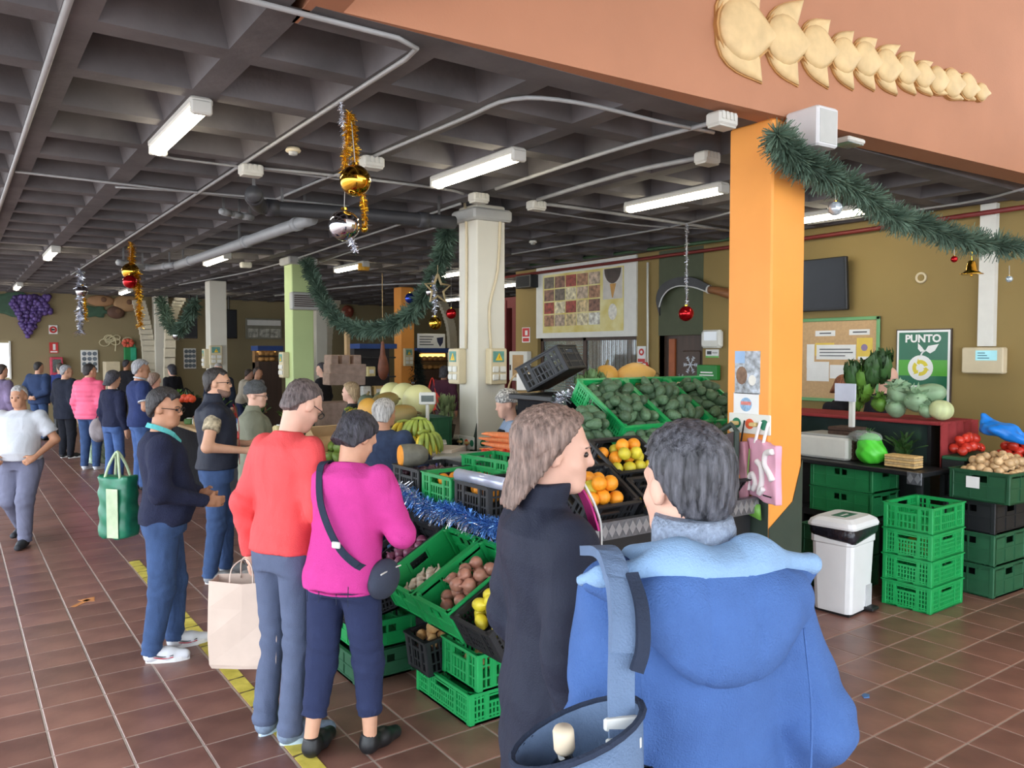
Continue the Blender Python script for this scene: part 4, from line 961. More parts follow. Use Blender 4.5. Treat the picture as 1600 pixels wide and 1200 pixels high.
bo = g.build('pouch', m_strap, bag, True, Vector((-.318, -.225, 1.225))*sc)
MB().tube([(.118*math.cos(a), .08*math.sin(a), .016+.35*.118*math.cos(a)) for a in np.linspace(0, 2*math.pi, 25)], .007, 6, cap=False).build('rim_zip', m_strapd, bo)
MB().bev((.12, -.02, -.1), (.05, .05, .1), .015).build('side_pocket', m_strapd, bo)
bt = thing('bottle', 'dark glass bottle with a pale cork in the slate blue bag', 'bottle', I['W'](Vector((-.33, -.225, 1.06))), I['rz'], rot=(.1, -.1, I['rz']))
MB().lathe([(.036, 0), (.038, .02), (.038, .1), (.03, .13), (.014, .15), (.013, .165)], 18).build('glass', mat('dark_bottle_glass', (16, 18, 20), .08, var=.1, spec=.8), bt, True)
MB().lathe([(.016, .163), (.019, .17), (.019, .2), (.016, .207)], 14).build('cork', mat('pale_cork', (222, 204, 178), .8, var=.1), bt, True)

# -- woman in the black jacket
m_blk = cloth('black_softshell', (40, 44, 60), var=.08, rough=.7)
m_brh = hairm('brown_hair', (104, 84, 76), (164, 138, 126))
I = person('woman with brown bobbed hair in a black softshell jacket, facing right', pos=uvd(862, 2.3), phi=66, h=1.77, res=.008, build=.92, skin='fair', head=(24, 6), loose=.022, hem=.66, sleeves='long', top=m_blk, pants=m_black, shoes=m_black, hair='long', hairmat=m_brh, collar=.03,
           arms=[((-.21, -.05, 1.1), (-.2, .1, .87)), ((.215, -.07, 1.1), (.215, .0, .83))], curls=(.7, .7), eyes=True, group=None)
sc = I['sc']; m_pink = cloth('bright_pink_lining', (226, 70, 150), var=.03)
band(I, [(.0, .075, 1.53), (.0, .115, 1.46), (.005, .14, 1.38)], .05, .006, m_pink, 'pink_lining', nrm=[(0, 1, .2)])
band(I, [(.03, .085, 1.53), (.03, .128, 1.45), (.02, .152, 1.36), (.01, .15, 1.1), (.01, .15, .7)], .008, .006, m_edge, 'zip', nrm=[(0, 1, 0)])
band(I, [(.262, -.035, .98), (.262, -.02, .92), (.26, -.01, .84)], .014, .004, m_edge, 'reflective_strip', nrm=[(1, -.6, 0)])
band(I, [(.17, .1, .98), (.175, .1, .94)], .012, .006, m_pink, 'zip_pull', nrm=[(.6, 1, 0)])

# -- woman in the magenta sweater
m_mag = cloth('magenta_knit', (208, 66, 150), var=.06, bump=.5); m_bkh = hairm('black_hair', (30, 28, 32), (74, 72, 82))
I = person('woman in a magenta sweater with a crossbody bag, head bowed over the produce', uv=(541, 1172), phi=22, h=1.66, res=.0095, build=1.08, skin='mid', lean=.16, head=(22, 34), headoff=(0, .02, -.02), loose=.02, hem=.84, top=m_mag, pants=m_navyp, pant_end=.2, pant_w=1.08, shoes=m_black, hair='pixie', hairmat=m_bkh,
           arms=[((-.25, .1, 1.1), (-.1, .33, 1.12)), ((.29, .07, 1.12), (.1, .3, 1.16))], feet=((-.13, -.08, .15), (.13, .06, -.2)), curls=(.8, .8))
band(I, [(-.12, .1, 1.45), (-.105, .0, 1.475), (-.1, -.06, 1.44), (-.04, -.135, 1.28), (.06, -.15, 1.1), (.15, -.115, 1.0), (.19, -.02, .95)], .034, .006, m_strapd, 'crossbody_strap', nrm=[(-.2, .3, 1), (0, -.5, 1), (0, -1, .2), (.1, -1, 0), (.5, -1, 0), (1, -.4, 0)])
MB().bev((0, 0, 0), (.045, .012, .03), .004, Matrix.Translation(Vector((.06, -.16, 1.1))*I['sc'])).build('strap_slider', m_edge, I['root'])
for x in (-.085, .085): band(I, [(x-.035, -.148, .9), (x-.033, -.15, .8)], .003, .002, m_strapd, 'pocket_seam', nrm=[(0, -1, 0)]); band(I, [(x+.035, -.148, .9), (x+.033, -.15, .8)], .003, .002, m_strapd, 'pocket_seam', nrm=[(0, -1, 0)])
cb = thing('crossbody_bag', 'small dark grey crossbody bag at the hip of the magenta sweater', 'bag', I['W']((.21, .03, .9)), I['rz'])
F = Field((-.1, -.16, -.14), (.1, .16, .14), .009); F.add(*sd_ell((0, 0, 0), (.055, .12, .095)), k=.01); link('pouch', F.mesh('pouch', cloth('charcoal_nylon', (64, 70, 86)), 1), cb)
MB().tube([(.04, y, .05-.4*y*y) for y in np.linspace(-.09, .09, 7)], .004, 5).build('zip', m_edge, cb)

# -- man in the coral shirt
m_cor = cloth('coral_sports_shirt', (232, 84, 86), var=.05, rough=.7)
I = person('tall man in a coral long-sleeved shirt holding a white paper bag', uv=(447, 1148), phi=30, h=1.82, res=.0095, build=.9, skin='fair', lean=.12, head=(12, 36), headoff=(.01, .035, -.02), loose=.016, hem=.9, top=m_cor, pants=m_grp, pant_w=1.02, shoes=mat('blue_grey_mesh', (122, 138, 160), .8, var=.15, scale=60), sole=mat('pale_blue_sole', (190, 212, 228), .6), hair='thin', hairmat=hairm('greying_brown_hair', (74, 62, 62), (120, 106, 104)), glasses=gm,
           arms=[((-.225, -.05, 1.12), (-.225, .0, .86)), ((.215, .0, 1.12), (.15, .2, 1.02))], feet=((-.1, -.0, .05), (.09, -.02, -.55)), curls=(1.3, .6))
band(I, [(-.13, -.128, .87), (-.09, -.14, .85)], .006, .004, m_black, 'pocket_zip', nrm=[(0, -1, 0)])
hb = I['W'](I['wr'][0])
pb = thing('paper_bag', 'crumpled white paper carrier bag held by the man in coral', 'bag', (hb.x-.03, hb.y-.02, hb.z-.56), I['rz']+.5)
m_bagw = mat('white_kraft_paper', (206, 186, 172), .8, var=.05, bump=.4, bscale=9); g = MB(); wq, dq, hq = .17, .08, .44
ring = lambda k, z, j: [(x*k+rng.uniform(-j, j), y*k+rng.uniform(-j, j), z+rng.uniform(-j, j)) for x, y in ((-wq, -dq), (0, -dq*1.1), (wq, -dq), (wq*1.06, 0), (wq, dq), (0, dq*1.1), (-wq, dq), (-wq*1.06, 0))]
vs = []; zs = (0, .02, .15, .3, hq); js = (0, .004, .012, .01, .012)
for z, j in zip(zs, js): vs += ring(.93 if z == 0 else 1, z, j)
fs = [tuple(range(7, -1, -1))]+[(k*8+i, k*8+(i+1) % 8, k*8+8+(i+1) % 8, k*8+8+i) for k in range(4) for i in range(8)]
g.add(vs, fs); sh_ = g.build('bag_shell', m_bagw, pb); md = sh_.modifiers.new('thickness', 'SOLIDIFY'); md.thickness = .003
for y in (-dq, dq): MB().tube(catmull([(-.06, y, hq-.02), (-.05, y*.8, hq+.07), (0, y*.3, hq+.105), (.05, y*.8, hq+.07), (.06, y, hq-.02)], 5), .004, 6).build('twisted_handle', m_bagw, pb, True)
MB().bev((0, 0, .2), (.2, .1, .28), .03).build('wrapped_contents', mat('brown_paper', (188, 150, 118), .8, var=.15), pb)

# -- man in the navy sweater
m_nav = cloth('navy_knit', (38, 42, 66), var=.12, bump=.7, bscale=120)
I = person('man in a navy sweater and blue trousers with glasses, standing left of the tape', uv=(262, 1022), phi=68, h=1.70, res=.011, build=1.16, belly=.06, skin='tan', head=(22, 8), loose=.012, hem=.88, top=m_nav, pants=m_jean, pant_w=1.04, shoes=mat('white_trainer', (214, 216, 222), .6, var=.05), sole=m_wsole, hair='full', hairmat=hairm('dark_brown_hair', (36, 32, 34), (62, 58, 60)), glasses=gm,
           arms=[((-.27, -.05, 1.12), (-.08, .22, 1.04)), ((.29, -.02, 1.12), (.16, .25, 1.02))], handdir=[None, ((-.4, .9, -.1), (-1, -.3, 0))], feet=((-.12, .08, .25), (.11, -.05, -.1)), curls=(.6, .6), eyes=True)
band(I, [(-.075, -.05, 1.5), (-.03, -.09, 1.515), (.03, -.09, 1.515), (.08, -.03, 1.5), (.075, .05, 1.46), (.04, .1, 1.4)], .03, .006, cloth('turquoise_collar', (96, 186, 186)), 'shirt_collar', nrm=[(-1, -.5, .6), (-.3, -1, .5), (.3, -1, .5), (1, -.3, .5), (1, .5, .5), (.4, 1, .4)])
def soft_bag(name, label, pos, rz, w, d, h, m, ptop, m2=None, group=None):
    t = thing(name, label, 'bag', pos, rz, group); F = Field((-w*.75, -d*.9-.03, -.03), (w*.75, d*.9+.03, h+.03), .014)
    def fn(X, Y, Z):
        k = 1-.25*np.clip(Z/h, 0, 1); q = np.maximum(np.abs(X)/(w/2), np.abs(Y)/(d/2*k)); r = (np.abs(X/(w/2))**5+np.abs(Y/(d/2*k))**4)**(1/5); return np.maximum((r-1)*d/2, np.maximum(-Z, Z-h))+.006*np.sin(X*40+Z*25)*np.sin(Z*30-X*12)
    F.add(fn, (-w/2, -d/2, 0), (w/2, d/2, h), k=.005); link('bag_body', F.mesh('bag_body', m), t)
    if m2: MB().bev((0, 0, 0), (w*.36, .004, h*.8), .001, Matrix.Translation((w*.12, -d/2-.006, h*.42))).build('printed_panel', m2, t)
    for y in (-d*.3, d*.3): MB().tube(catmull([(-w*.25, y, h-.02), (-w*.15, y*.6, (h+ptop)/2), (0, 0, ptop), (w*.15, y*.6, (h+ptop)/2), (w*.25, y, h-.02)], 4), .009, 6).build('handle', m2 or m, t, True)
    return t
soft_bag('shopping_bag', 'dark green shopping bag with pale panel beside the navy sweater', (atD(186, 838, 5.2).x, atD(186, 838, 5.2).y, atD(186, 838, 5.2).z), I['rz']+.9, .25, .16, .4, mat('green_woven_plastic', (28, 112, 82), .4, var=.25, scale=14), .56, mat('pale_bag_print', (178, 196, 160), .6, var=.2, scale=10))

for o in I['root'].children:
    if o.name.startswith('shoe'):
        for s in (-1, 1):
            for k, m in ((0, m_black), (1, cloth('red_piping', (176, 40, 56)))): MB().tube(catmull([(s*.043, -.03, .055-.012*k), (s*.047, .03, .04-.01*k), (s*.045, .09, .045-.012*k)], 3), .004, 5).build('side_stripe', m, o)
# -- man in the dark vest
m_vest = cloth('black_quilted_vest', (38, 42, 56), var=.1, rough=.6)
I = person('bearded man with glasses in a black sleeveless vest over a camouflage tee', uv=(342, 905), phi=68, h=1.80, res=.0115, build=1.12, skin='mid', head=(14, 0), loose=.028, hem=.93, sleeves='none', top=m_vest, pants=m_jean, shoes=mat('grey_trainer', (150, 152, 156), .7, var=.1), sole=m_wsole, hair='short', hairmat=hairm('cropped_black_hair', (38, 34, 34), (70, 64, 62)), beard=mat('stubble', (120, 92, 80), .8, var=.3, scale=120), glasses=gm, collar=.035, eyes=True,
           arms=[((-.27, -.05, 1.12), (-.12, .26, 1.1)), ((.3, -.08, 1.13), (.2, .22, 1.08))], feet=((-.12, .1, .1), (.1, -.03, -.05)), curls=(1.3, 1.3))
mc = mat('camouflage', (86, 78, 62), .9, var=.6, scale=22, col2=(206, 190, 160))
for i in range(2): F = Field((-.45, -.25, 1.1), (.45, .2, 1.5), .0115); s0, e0 = I['sh'][i], I['el'][i]; F.add(*sd_cone(s0+(e0-s0)*.05, s0+(e0-s0)*.55, .066, .068, True), k=.02); link('tee_sleeve', F.mesh('tee_sleeve', mc, I['sc']), I['root'])
band(I, [(.06, .125, 1.45), (.05, .165, 1.3), (.03, .17, 1.1), (.03, .17, .95)], .01, .005, cloth('red_piping', (176, 40, 56)), 'red_piping', nrm=[(0, 1, 0)])
band(I, [(.17, .08, 1.05), (.17, .08, .96)], .012, .008, cloth('red_piping', (176, 40, 56)), 'pocket_zip', nrm=[(1, .6, 0)])
hw = I['W'](I['wr'][1]+Vector((0, .08, -.02))); pb2 = thing('plastic_bag', 'small clear plastic bag of produce held by the man in the vest', 'bag', (hw.x, hw.y, hw.z-.2), .3)
F = Field((-.12, -.12, -.02), (.12, .12, .24), .01); F.add(*sd_ell((0, 0, .07), (.075, .065, .08)), k=.02); F.add(*sd_cone((0, 0, .1), (0, 0, .2), .045, .015), k=.04); F.disp(lambda X, Y, Z: .005*np.sin(X*80+Z*60)*np.sin(Y*70-Z*40)); link('film', F.mesh('film', mat('clear_film', (190, 200, 226), .15, var=.25, scale=30, alpha=.55)), pb2)

# -- person in the grey beanie
I = person('person in a grey knitted beanie and grey-green jacket looking right', uv=(402, 868), phi=72, h=1.64, res=.0125, build=1.14, skin='fair', head=(18, 6), loose=.03, hem=.72, top=cloth('grey_green_jacket', (138, 140, 122)), pants=cloth('patterned_trousers', (70, 76, 70), var=.4, scale=40), shoes=mat('white_trainer', (214, 216, 222), .6), sole=m_wsole, hair='beanie', hairmat=mat('grey_knit_beanie', (84, 86, 88), .9, var=.3, scale=60, bump=.8, bscale=90), glasses=gm, collar=.02, arms=[((-.24, .05, 1.14), (-.1, .3, 1.12)), ((.27, .02, 1.12), (.2, .28, 1.08))])
# -- grey haired person in denim at the stall
I = person('grey-haired person in a dark denim jacket reaching for bananas', pos=uvd(600, 6.25), phi=22, h=1.56, res=.012, build=1.16, skin='tan', head=(14, 6), loose=.025, hem=.85, top=cloth('dark_denim_jacket', (52, 64, 90), var=.18, scale=18), pants=m_jean, shoes=m_black, hair='pixie', hairmat=hairm('silver_hair', (150, 146, 142), (206, 202, 198)), arms=[None, ((.3, .12, 1.18), (.24, .34, 1.28))], handdir=[None, ((.2, .7, .6), (-1, 0, 0))])

# -- man in the white tee walking towards the camera
m_tee = cloth('white_cotton', (202, 205, 212), var=.03, bump=.25)
I = person('man in a white tee and grey joggers walking towards the camera', pos=(atZ(36, 848).x, atZ(36, 848).y), phi=172, h=1.60, res=.0115, build=1.16, belly=.09, skin='tan', head=(0, 8), loose=.016, hem=.93, sleeves='short', top=m_tee, pants=cloth('grey_joggers', (112, 114, 136)), pant_w=1.18, shoes=mat('black_trainer', (40, 42, 48), .7), hair='thin', hairmat=hairm('white_cropped_hair', (168, 164, 162), (204, 200, 198)), eyes=True, arms=[((-.35, -.03, 1.14), (-.22, .18, .97)), ((.35, -.03, 1.14), (.2, .18, .97))], handdir=[((.6, .5, -.4), (.2, -1, 0)), ((-.6, .5, -.4), (-.2, -1, 0))], feet=((-.1, .22, .08), (.12, -.24, -.1, .03)), knees=(((-.1, .16, .5)), ((.11, .04, .48))), curls=(1.2, 1.2))
# -- the queue behind
m_njk = cloth('navy_jacket', (36, 44, 66)); 
I = person('grey-haired man in a navy polo shirt with white trim', uv=(223, 765), phi=52, h=1.82, res=.014, build=1.2, belly=.05, skin='tan', head=(16, 6), loose=.022, hem=.86, sleeves='short', top=cloth('navy_polo', (48, 60, 104)), pants=m_jean2, shoes=m_black, hair='full', hairmat=hairm('grey_hair', (146, 146, 150), (190, 190, 194)), arms=[((-.28, .02, 1.12), (-.16, .26, 1.08)), ((.3, -.02, 1.12), (.2, .24, 1.06))])
for i in range(2):
    s0, e0 = I['sh'][i], I['el'][i]; q = s0+(e0-s0)*.71; d = (e0-s0).normalized(); MB().tube([(q-d*.008)*I['sc'], (q+d*.008)*I['sc']], .083*I['sc'], 16).build('sleeve_trim', m_tee, I['root'])
MB().tube([Vector((.072*math.cos(a), -.012+.07*math.sin(a), 1.505+.015*math.sin(-a)))*I['sc'] for a in np.linspace(0, 2*math.pi, 17)], .012, 6, cap=False).build('collar', m_tee, I['root'])
person('dark-haired woman in a navy top and jeans beside the polo shirt', uv=(180, 758), phi=25, h=1.66, res=.015, build=1.02, skin='mid', head=(10, 18), hem=.9, top=m_nav, pants=m_jean2, shoes=m_black, hair='bob', hairmat=m_bkh)
m_pk = cloth('pink_puffer', (240, 104, 140), var=.05, rough=.5)
I = person('person in a bright pink puffer jacket and jeans with white trainers', uv=(143, 733), phi=12, h=1.74, res=.013, build=1.16, skin='mid', head=(20, 4), loose=.03, hem=.86, top=None, pants=m_jean, shoes=mat('white_trainer', (214, 216, 222), .6), sole=m_wsole, hair='short', hairmat=hairm('dark_brown_hair', (36, 32, 34)))
F = Field((-.42, -.3, .7), (.42, .35, 1.6), .0125); F.add(*sd_loft([(z, a*1.0+.035, f+.03, b+.03, c) for z, a, f, b, c in I['tab'] if z < 1.46]+[(1.52, .075, .07, .075, -.012)]), k=.03)
for i in range(2): F.add(*sd_cone(I['sh'][i], I['el'][i], .085, .075), k=.05); F.add(*sd_cone(I['el'][i], I['wr'][i], .075, .05, True), k=.03)
F.disp(lambda X, Y, Z: -.008*np.abs(np.sin(Z*math.pi/.075))+.004+0*X+0*Y); link('puffer_jacket', F.mesh('puffer_jacket', m_pk, I['sc']), I['root'])
person('grey-haired man in a dark jacket with white hem waiting at the left', uv=(106, 715), phi=28, h=1.70, res=.015, build=1.24, skin='mid', head=(25, 4), loose=.04, hem=.74, top=cloth('charcoal_jacket', (40, 44, 58)), pants=cloth('black_trousers', (36, 38, 46)), shoes=m_black, sole=m_wsole, hair='short', hairmat=hairm('grey_hair', (146, 146, 150)))
person('man in a dark blue hooded jacket with hands behind his back', uv=(63, 688), phi=8, h=1.72, res=.018, build=1.14, skin='mid', head=(15, 4), loose=.035, hem=.82, top=cloth('blue_anorak', (50, 66, 100)), pants=m_jean, shoes=m_black, hair='short', hairmat=hairm('dark_brown_hair', (36, 32, 34)), arms=[((-.28, -.12, 1.1), (-.06, -.2, .98)), ((.28, -.12, 1.1), (.06, -.2, .98))])
person('person in a lilac and brown top at the left edge', uv=(6, 720), phi=20, h=1.72, res=.018, build=1.1, skin='mid', head=(0, 4), top=cloth('lilac_fleece', (120, 106, 136), var=.3, scale=5), pants=m_navyp, shoes=m_black, hair='short', hairmat=hairm('brown_grey_hair', (80, 68, 64)))
person('person in a rose pink top half hidden behind the navy polo', pos=uvd(240, 12.5), phi=40, h=1.6, res=.018, build=1.15, skin='fair', head=(0, 10), top=cloth('rose_top', (222, 100, 130)), pants=m_navyp, shoes=m_black, hair='bob', hairmat=hairm('brown_hair', (98, 80, 74)))
person('man in dark clothes facing the camera beside the second white column', pos=uvd(341, 15.4), phi=178, h=1.72, res=.018, build=1.2, skin='fair', head=(0, 12), top=cloth('dark_blue_sweater', (40, 46, 62)), pants=m_navyp, shoes=m_black, hair='thin', hairmat=hairm('white_cropped_hair', (168, 164, 162)))
person('person in a cream jacket bending at a far stall', pos=uvd(378, 17.2), phi=60, h=1.58, res=.02, build=1.2, lean=.25, skin='fair', head=(0, 15), top=cloth('cream_jacket', (206, 196, 178)), pants=m_navyp, shoes=m_black, hair='short', hairmat=hairm('brown_grey_hair', (80, 68, 64)))
person('person in a pale grey top behind the cream jacket', pos=uvd(402, 16.2), phi=100, h=1.62, res=.02, build=1.1, skin='tan', head=(0, 5), top=cloth('pale_grey_top', (176, 176, 184)), pants=m_navyp, shoes=m_black, hair='short', hairmat=hairm('brown_grey_hair', (80, 68, 64)))
person('vendor in black seen in profile beside the pale green column', pos=uvd(503, 14.5), phi=-80, h=1.74, res=.018, build=1.05, skin='fair', head=(0, 4), top=cloth('black_top', (34, 34, 40)), pants=m_black, shoes=m_black, hair='short', hairmat=m_bkh, group='stall vendors')
person('blonde vendor with sunglasses on her head behind the bananas', pos=uvd(548, 9.2), phi=-95, h=1.58, res=.015, build=1.0, skin='fair', head=(10, 4), top=cloth('dark_apron_top', (54, 58, 60)), pants=m_black, shoes=m_black, hair='bob', hairmat=hairm('blonde_hair', (176, 142, 104), (212, 184, 146)), eyes=True, group='stall vendors')
I = person('vendor in a checked cap leaning over the carrots', pos=uvd(806, 6.7), phi=-105, h=1.61, res=.013, build=1.0, lean=.12, skin='fair', head=(-5, 12), top=cloth('light_blue_smock', (150, 170, 200)), pants=m_black, shoes=m_black, hair='cap', hairmat=mat('houndstooth', (60, 60, 62), .9, var=.6, scale=70, col2=(226, 224, 220)), group='stall vendors', arms=[((-.28, .12, 1.16), (-.12, .36, 1.02)), ((.28, .12, 1.16), (.14, .36, 1.0))])
F = Field((-.25, -.2, .9), (.25, .3, 1.5), .014); F.add(*sd_loft([(.95, .18, .14, .05, .01), (1.3, .17, .15, .05, 0), (1.4, .12, .12, .05, 0)], .12), k=.02); link('apron', F.mesh('apron', cloth('black_apron', (30, 30, 36)), I['sc']), I['root'])
I = person('woman in a plum jacket with a red bag at the bakery counter', pos=uvd(694, 15.2), phi=20, h=1.66, res=.018, build=1.1, skin='tan', head=(0, 10), loose=.03, hem=.85, top=cloth('plum_jacket', (74, 40, 56)), pants=cloth('grey_brown_leggings', (104, 84, 88)), shoes=m_black, hair='bob', hairmat=m_bkh)
soft_bag('shopping_bag', 'bright red shoulder bag on the woman in plum', I['W']((-.22, -.1, .86)), I['rz'], .36, .12, .34, mat('bright_red_fabric', (214, 60, 50), .8), .62)
person('dark-haired person far behind the polo shirt by the plants', pos=uvd(268, 17.5), phi=-60, h=1.66, res=.022, skin='fair', head=(0, 5), top=cloth('black_top', (34, 34, 40)), pants=m_black, shoes=m_black, hair='bob', hairmat=m_bkh)
person('person in dark clothes below the green bags at the back wall', pos=uvd(197, 20.0), phi=20, h=1.74, res=.022, skin='tan', head=(0, 5), top=cloth('black_top', (34, 34, 40)), pants=m_black, shoes=m_black, hair='short', hairmat=m_bkh)
person('person in blue near the red cabinet at the back wall', pos=uvd(93, 18.5), phi=-40, h=1.68, res=.022, skin='mid', head=(0, 5), top=cloth('royal_blue_top', (60, 76, 140)), pants=m_black, shoes=m_black, hair='short', hairmat=hairm('brown_grey_hair', (80, 68, 64)))
person('bald vendor behind the cabbages at the right wall', pos=(atX(1386, 570, 7.85).x, atX(1386, 570, 7.85).y), phi=150, h=1.79, res=.018, build=1.1, skin='fair', head=(0, 25), top=cloth('black_top', (34, 34, 40)), pants=m_black, shoes=m_black, hair='bald', group='stall vendors')
person('vendor with curly auburn hair bending behind the lettuces', pos=(atX(1314, 600, 7.75).x, atX(1314, 600, 7.75).y), phi=160, h=1.68, res=.016, build=1., lean=.06, skin='fair', head=(0, 30), top=cloth('black_top', (34, 34, 40)), pants=m_black, shoes=m_black, hair='bob', hairmat=hairm('auburn_curls', (120, 70, 48), (168, 108, 76)), group='stall vendors')
soft_bag('shopping_bag', 'pale green patterned shopping bag on the floor by the jeans', (atZ(152, 727).x, atZ(152, 727).y, 0.02), .6, .36, .2, .45, mat('pale_green_print', (150, 196, 140), .6, var=.3, scale=16, col2=(214, 226, 206)), .62)
p = atZ(150, 735); t = thing('backpack', 'grey cloth backpack resting on top of the pale green bag', 'bag', (p.x+.03, p.y-.12, .5), .6)
F = Field((-.2, -.16, -.05), (.2, .16, .45), .016); F.add(*sd_ell((0, 0, .17), (.15, .11, .2)), k=.03); F.add(*sd_ell((0, -.09, .12), (.1, .06, .11)), k=.04); link('pack', F.mesh('pack', cloth('grey_canvas', (160, 152, 156), var=.15)), t)
MB().tube(catmull([(-.04, 0, .35), (0, 0, .42), (.04, 0, .35)], 4), .008, 6).build('grab_loop', m_strapd, t)
# =================================================================== crates
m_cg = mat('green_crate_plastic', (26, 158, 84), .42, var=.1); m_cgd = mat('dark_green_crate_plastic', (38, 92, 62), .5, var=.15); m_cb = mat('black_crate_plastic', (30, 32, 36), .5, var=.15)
_cr = {}
def crate_meshes(w, d, h, m, style):
    key = (round(w, 3), round(d, 3), round(h, 3), m.name, style)
    if key in _cr: return _cr[key]
    t = .012; b = MB(); b.bx(-w/2, w/2, -d/2, d/2, 0, .012)
    for sx in (-1, 1):
        for sy in (-1, 1): b.bev((sx*(w/2-.016), sy*(d/2-.016), h/2), (.036, .036, h), .005)
    for z0, z1 in ((0, .022), (h-.024, h)):
        for s in (-1, 1): b.bx(-w/2, w/2, s*d/2-s*t, s*d/2, z0, z1); b.bx(s*w/2-s*t, s*w/2, -d/2, d/2, z0, z1)
    for s in (-1, 1): b.bx(-w/2-.004, w/2+.004, s*(d/2+.004)-.006, s*(d/2+.004)+.006, h-.008, h); b.bx(s*(w/2+.004)-.006, s*(w/2+.004)+.006, -d/2, d/2, h-.008, h)
    body = b.mesh('crate_body', m)
    def side(L):
        g = MB(); hh = .075; z1 = h-.024
        if style == 'solid':
            zs = z1-.065 if h > .14 else z1
            g.bx(-L/2, L/2, -t*.3, t*.3, .02, zs)
            if h > .14:
                g.bx(-L/2, -.06, -t*.3, t*.3, zs, z1); g.bx(.06, L/2, -t*.3, t*.3, zs, z1); g.bx(-L/2, L/2, -t*.3, t*.3, z1-.014, z1)
            n = max(2, int(L/.12))
            for k in range(n+1): x = -L/2+L*k/n; g.bx(x-.005, x+.005, -t*.75, t*.75, .02, z1)
            g.bx(-L/2, L/2, -t*.7, t*.7, h*.5-.005, h*.5+.005)
        else:
            p = .03 if style == 'grille' else .022; n = int(L/p)
            for k in range(n+1):
                x = -L/2+L*k/n; g.bx(x-.0055, x+.0055, -t*.4, t*.4, .02, z1 if abs(x) > hh else z1-.045)
            for k in range(1, max(2, int(h/ (.06 if style == 'grille' else .03)))): z = k*h/max(2, int(h/(.06 if style == 'grille' else .03))); g.bx(-L/2, L/2, -t*.45, t*.45, z-.005, z+.005)
            for s in (-1, 1): g.bx(s*L*.27-.012, s*L*.27+.012, -t*.7, t*.7, .02, z1)
            g.bx(-hh, hh, -t*.6, t*.6, z1-.052, z1-.042)
        return g.mesh('side_panel', m)
    r = (body, side(w-.05), side(d-.05)); _cr[key] = r; return r
def crate(label, M, w, d, h, m=m_cg, style='grille', group=None, name='produce_crate'):
    """M: matrix or (x, y, z, rz)"""
    b, s1, s2 = crate_meshes(w, d, h, m, style)
    t = thing(name, label, 'crate', group=group); t.matrix_world = M if isinstance(M, Matrix) else Matrix.Translation(M[:3]) @ Matrix.Rotation(M[3], 4, 'Z')
    link('crate_body', b, t)
    for s in (-1, 1): link('side_panel', s1, t, (0, s*(d/2-.007), 0)); link('side_panel', s2, t, (s*(w/2-.007), 0, 0), (0, 0, math.pi/2))
    return t
# =================================================================== produce
def ball(n=14, m=9, f=None, sx=1, sy=1, sz=1):
    b = MB(); pr = []
    for i in range(m): a = -math.pi/2+math.pi*(i+.001)/(m-1+.002); r = math.cos(a); z = math.sin(a); pr.append((max(r, .002), z))
    b.lathe(pr, n); b.v = [(x*sx, y*sy, z*sz) for x, y, z in b.v]
    if f: b.v = [f(*v) for v in b.v]
    return b
def lath(pr, n=14, f=None):
    b = MB(); b.lathe(pr, n)
    if f: b.v = [f(*v) for v in b.v]
    return b
def wob(a, s): return lambda x, y, z: tuple(c*(1+a*math.sin(3.1*x/s+1.3)*math.sin(2.7*y/s+.4)+a*.7*math.sin(4*z/s+x/s)) for c in (x, y, z))
PM = {}
PM['avocado'] = lath([(.002, -.05), (.022, -.046), (.034, -.03), (.038, -.008), (.033, .018), (.024, .038), (.016, .052), (.006, .058), (.002, .058)]).mesh('avocado', objvar(mat('avocado_skin', (78, 106, 76), .5, var=.25, scale=70, bump=.5, bscale=150), .3), True)
m_or = objvar(mat('orange_peel', (242, 154, 34), .42, var=.08, scale=20, bump=.25, bscale=300), .1); m_ly = objvar(mat('yellow_green_peel', (206, 190, 52), .42, var=.2, scale=16, bump=.25, bscale=300), .12)
PM['orange'] = ball(14, 10, None, .042, .042, .04).mesh('orange', m_or, True); PM['mandarin'] = ball(14, 10, None, .042, .042, .038).mesh('mandarin', m_ly, True)
m_on = objvar(mat('golden_onion_skin', (206, 172, 128), .4, var=.25, scale=24, stretch=(2, 2, .4)), .15); m_onp = objvar(mat('pink_onion_skin', (176, 124, 104), .35, var=.2, scale=24, stretch=(2, 2, .4)), .15); m_onr = objvar(mat('purple_onion_skin', (124, 62, 92), .35, var=.2, scale=20), .15)
onpr = [(.002, -.034), (.02, -.03), (.034, -.014), (.038, .002), (.032, .02), (.018, .032), (.007, .042), (.005, .056), (.002, .058)]
for k, m in (('onion', m_on), ('pink_onion', m_onp), ('purple_onion', m_onr)): PM[k] = lath(onpr).mesh(k, m, True)
PM['garlic'] = lath([(.002, -.022), (.02, -.02), (.029, -.006), (.026, .008), (.014, .02), (.006, .03), (.004, .05), (.001, .05)], 14, lambda x, y, z: (x*(1+.08*math.cos(7*math.atan2(y, x))), y*(1+.08*math.cos(7*math.atan2(y, x))), z)).mesh('garlic_bulb', objvar(mat('garlic_skin', (214, 198, 180), .5, var=.2, scale=40), .1), True)
PM['potato'] = ball(12, 8, wob(.1, .03), .04, .03, .028).mesh('potato', objvar(mat('potato_skin', (196, 152, 96), .7, var=.2, scale=40), .15), True)
PM['lemon'] = lath([(.002, -.05), (.008, -.046), (.024, -.034), (.033, -.012), (.033, .012), (.024, .034), (.009, .045), (.002, .052)]).mesh('lemon', objvar(mat('lemon_peel', (222, 204, 56), .4, var=.12, scale=18, bump=.2, bscale=260), .12), True)
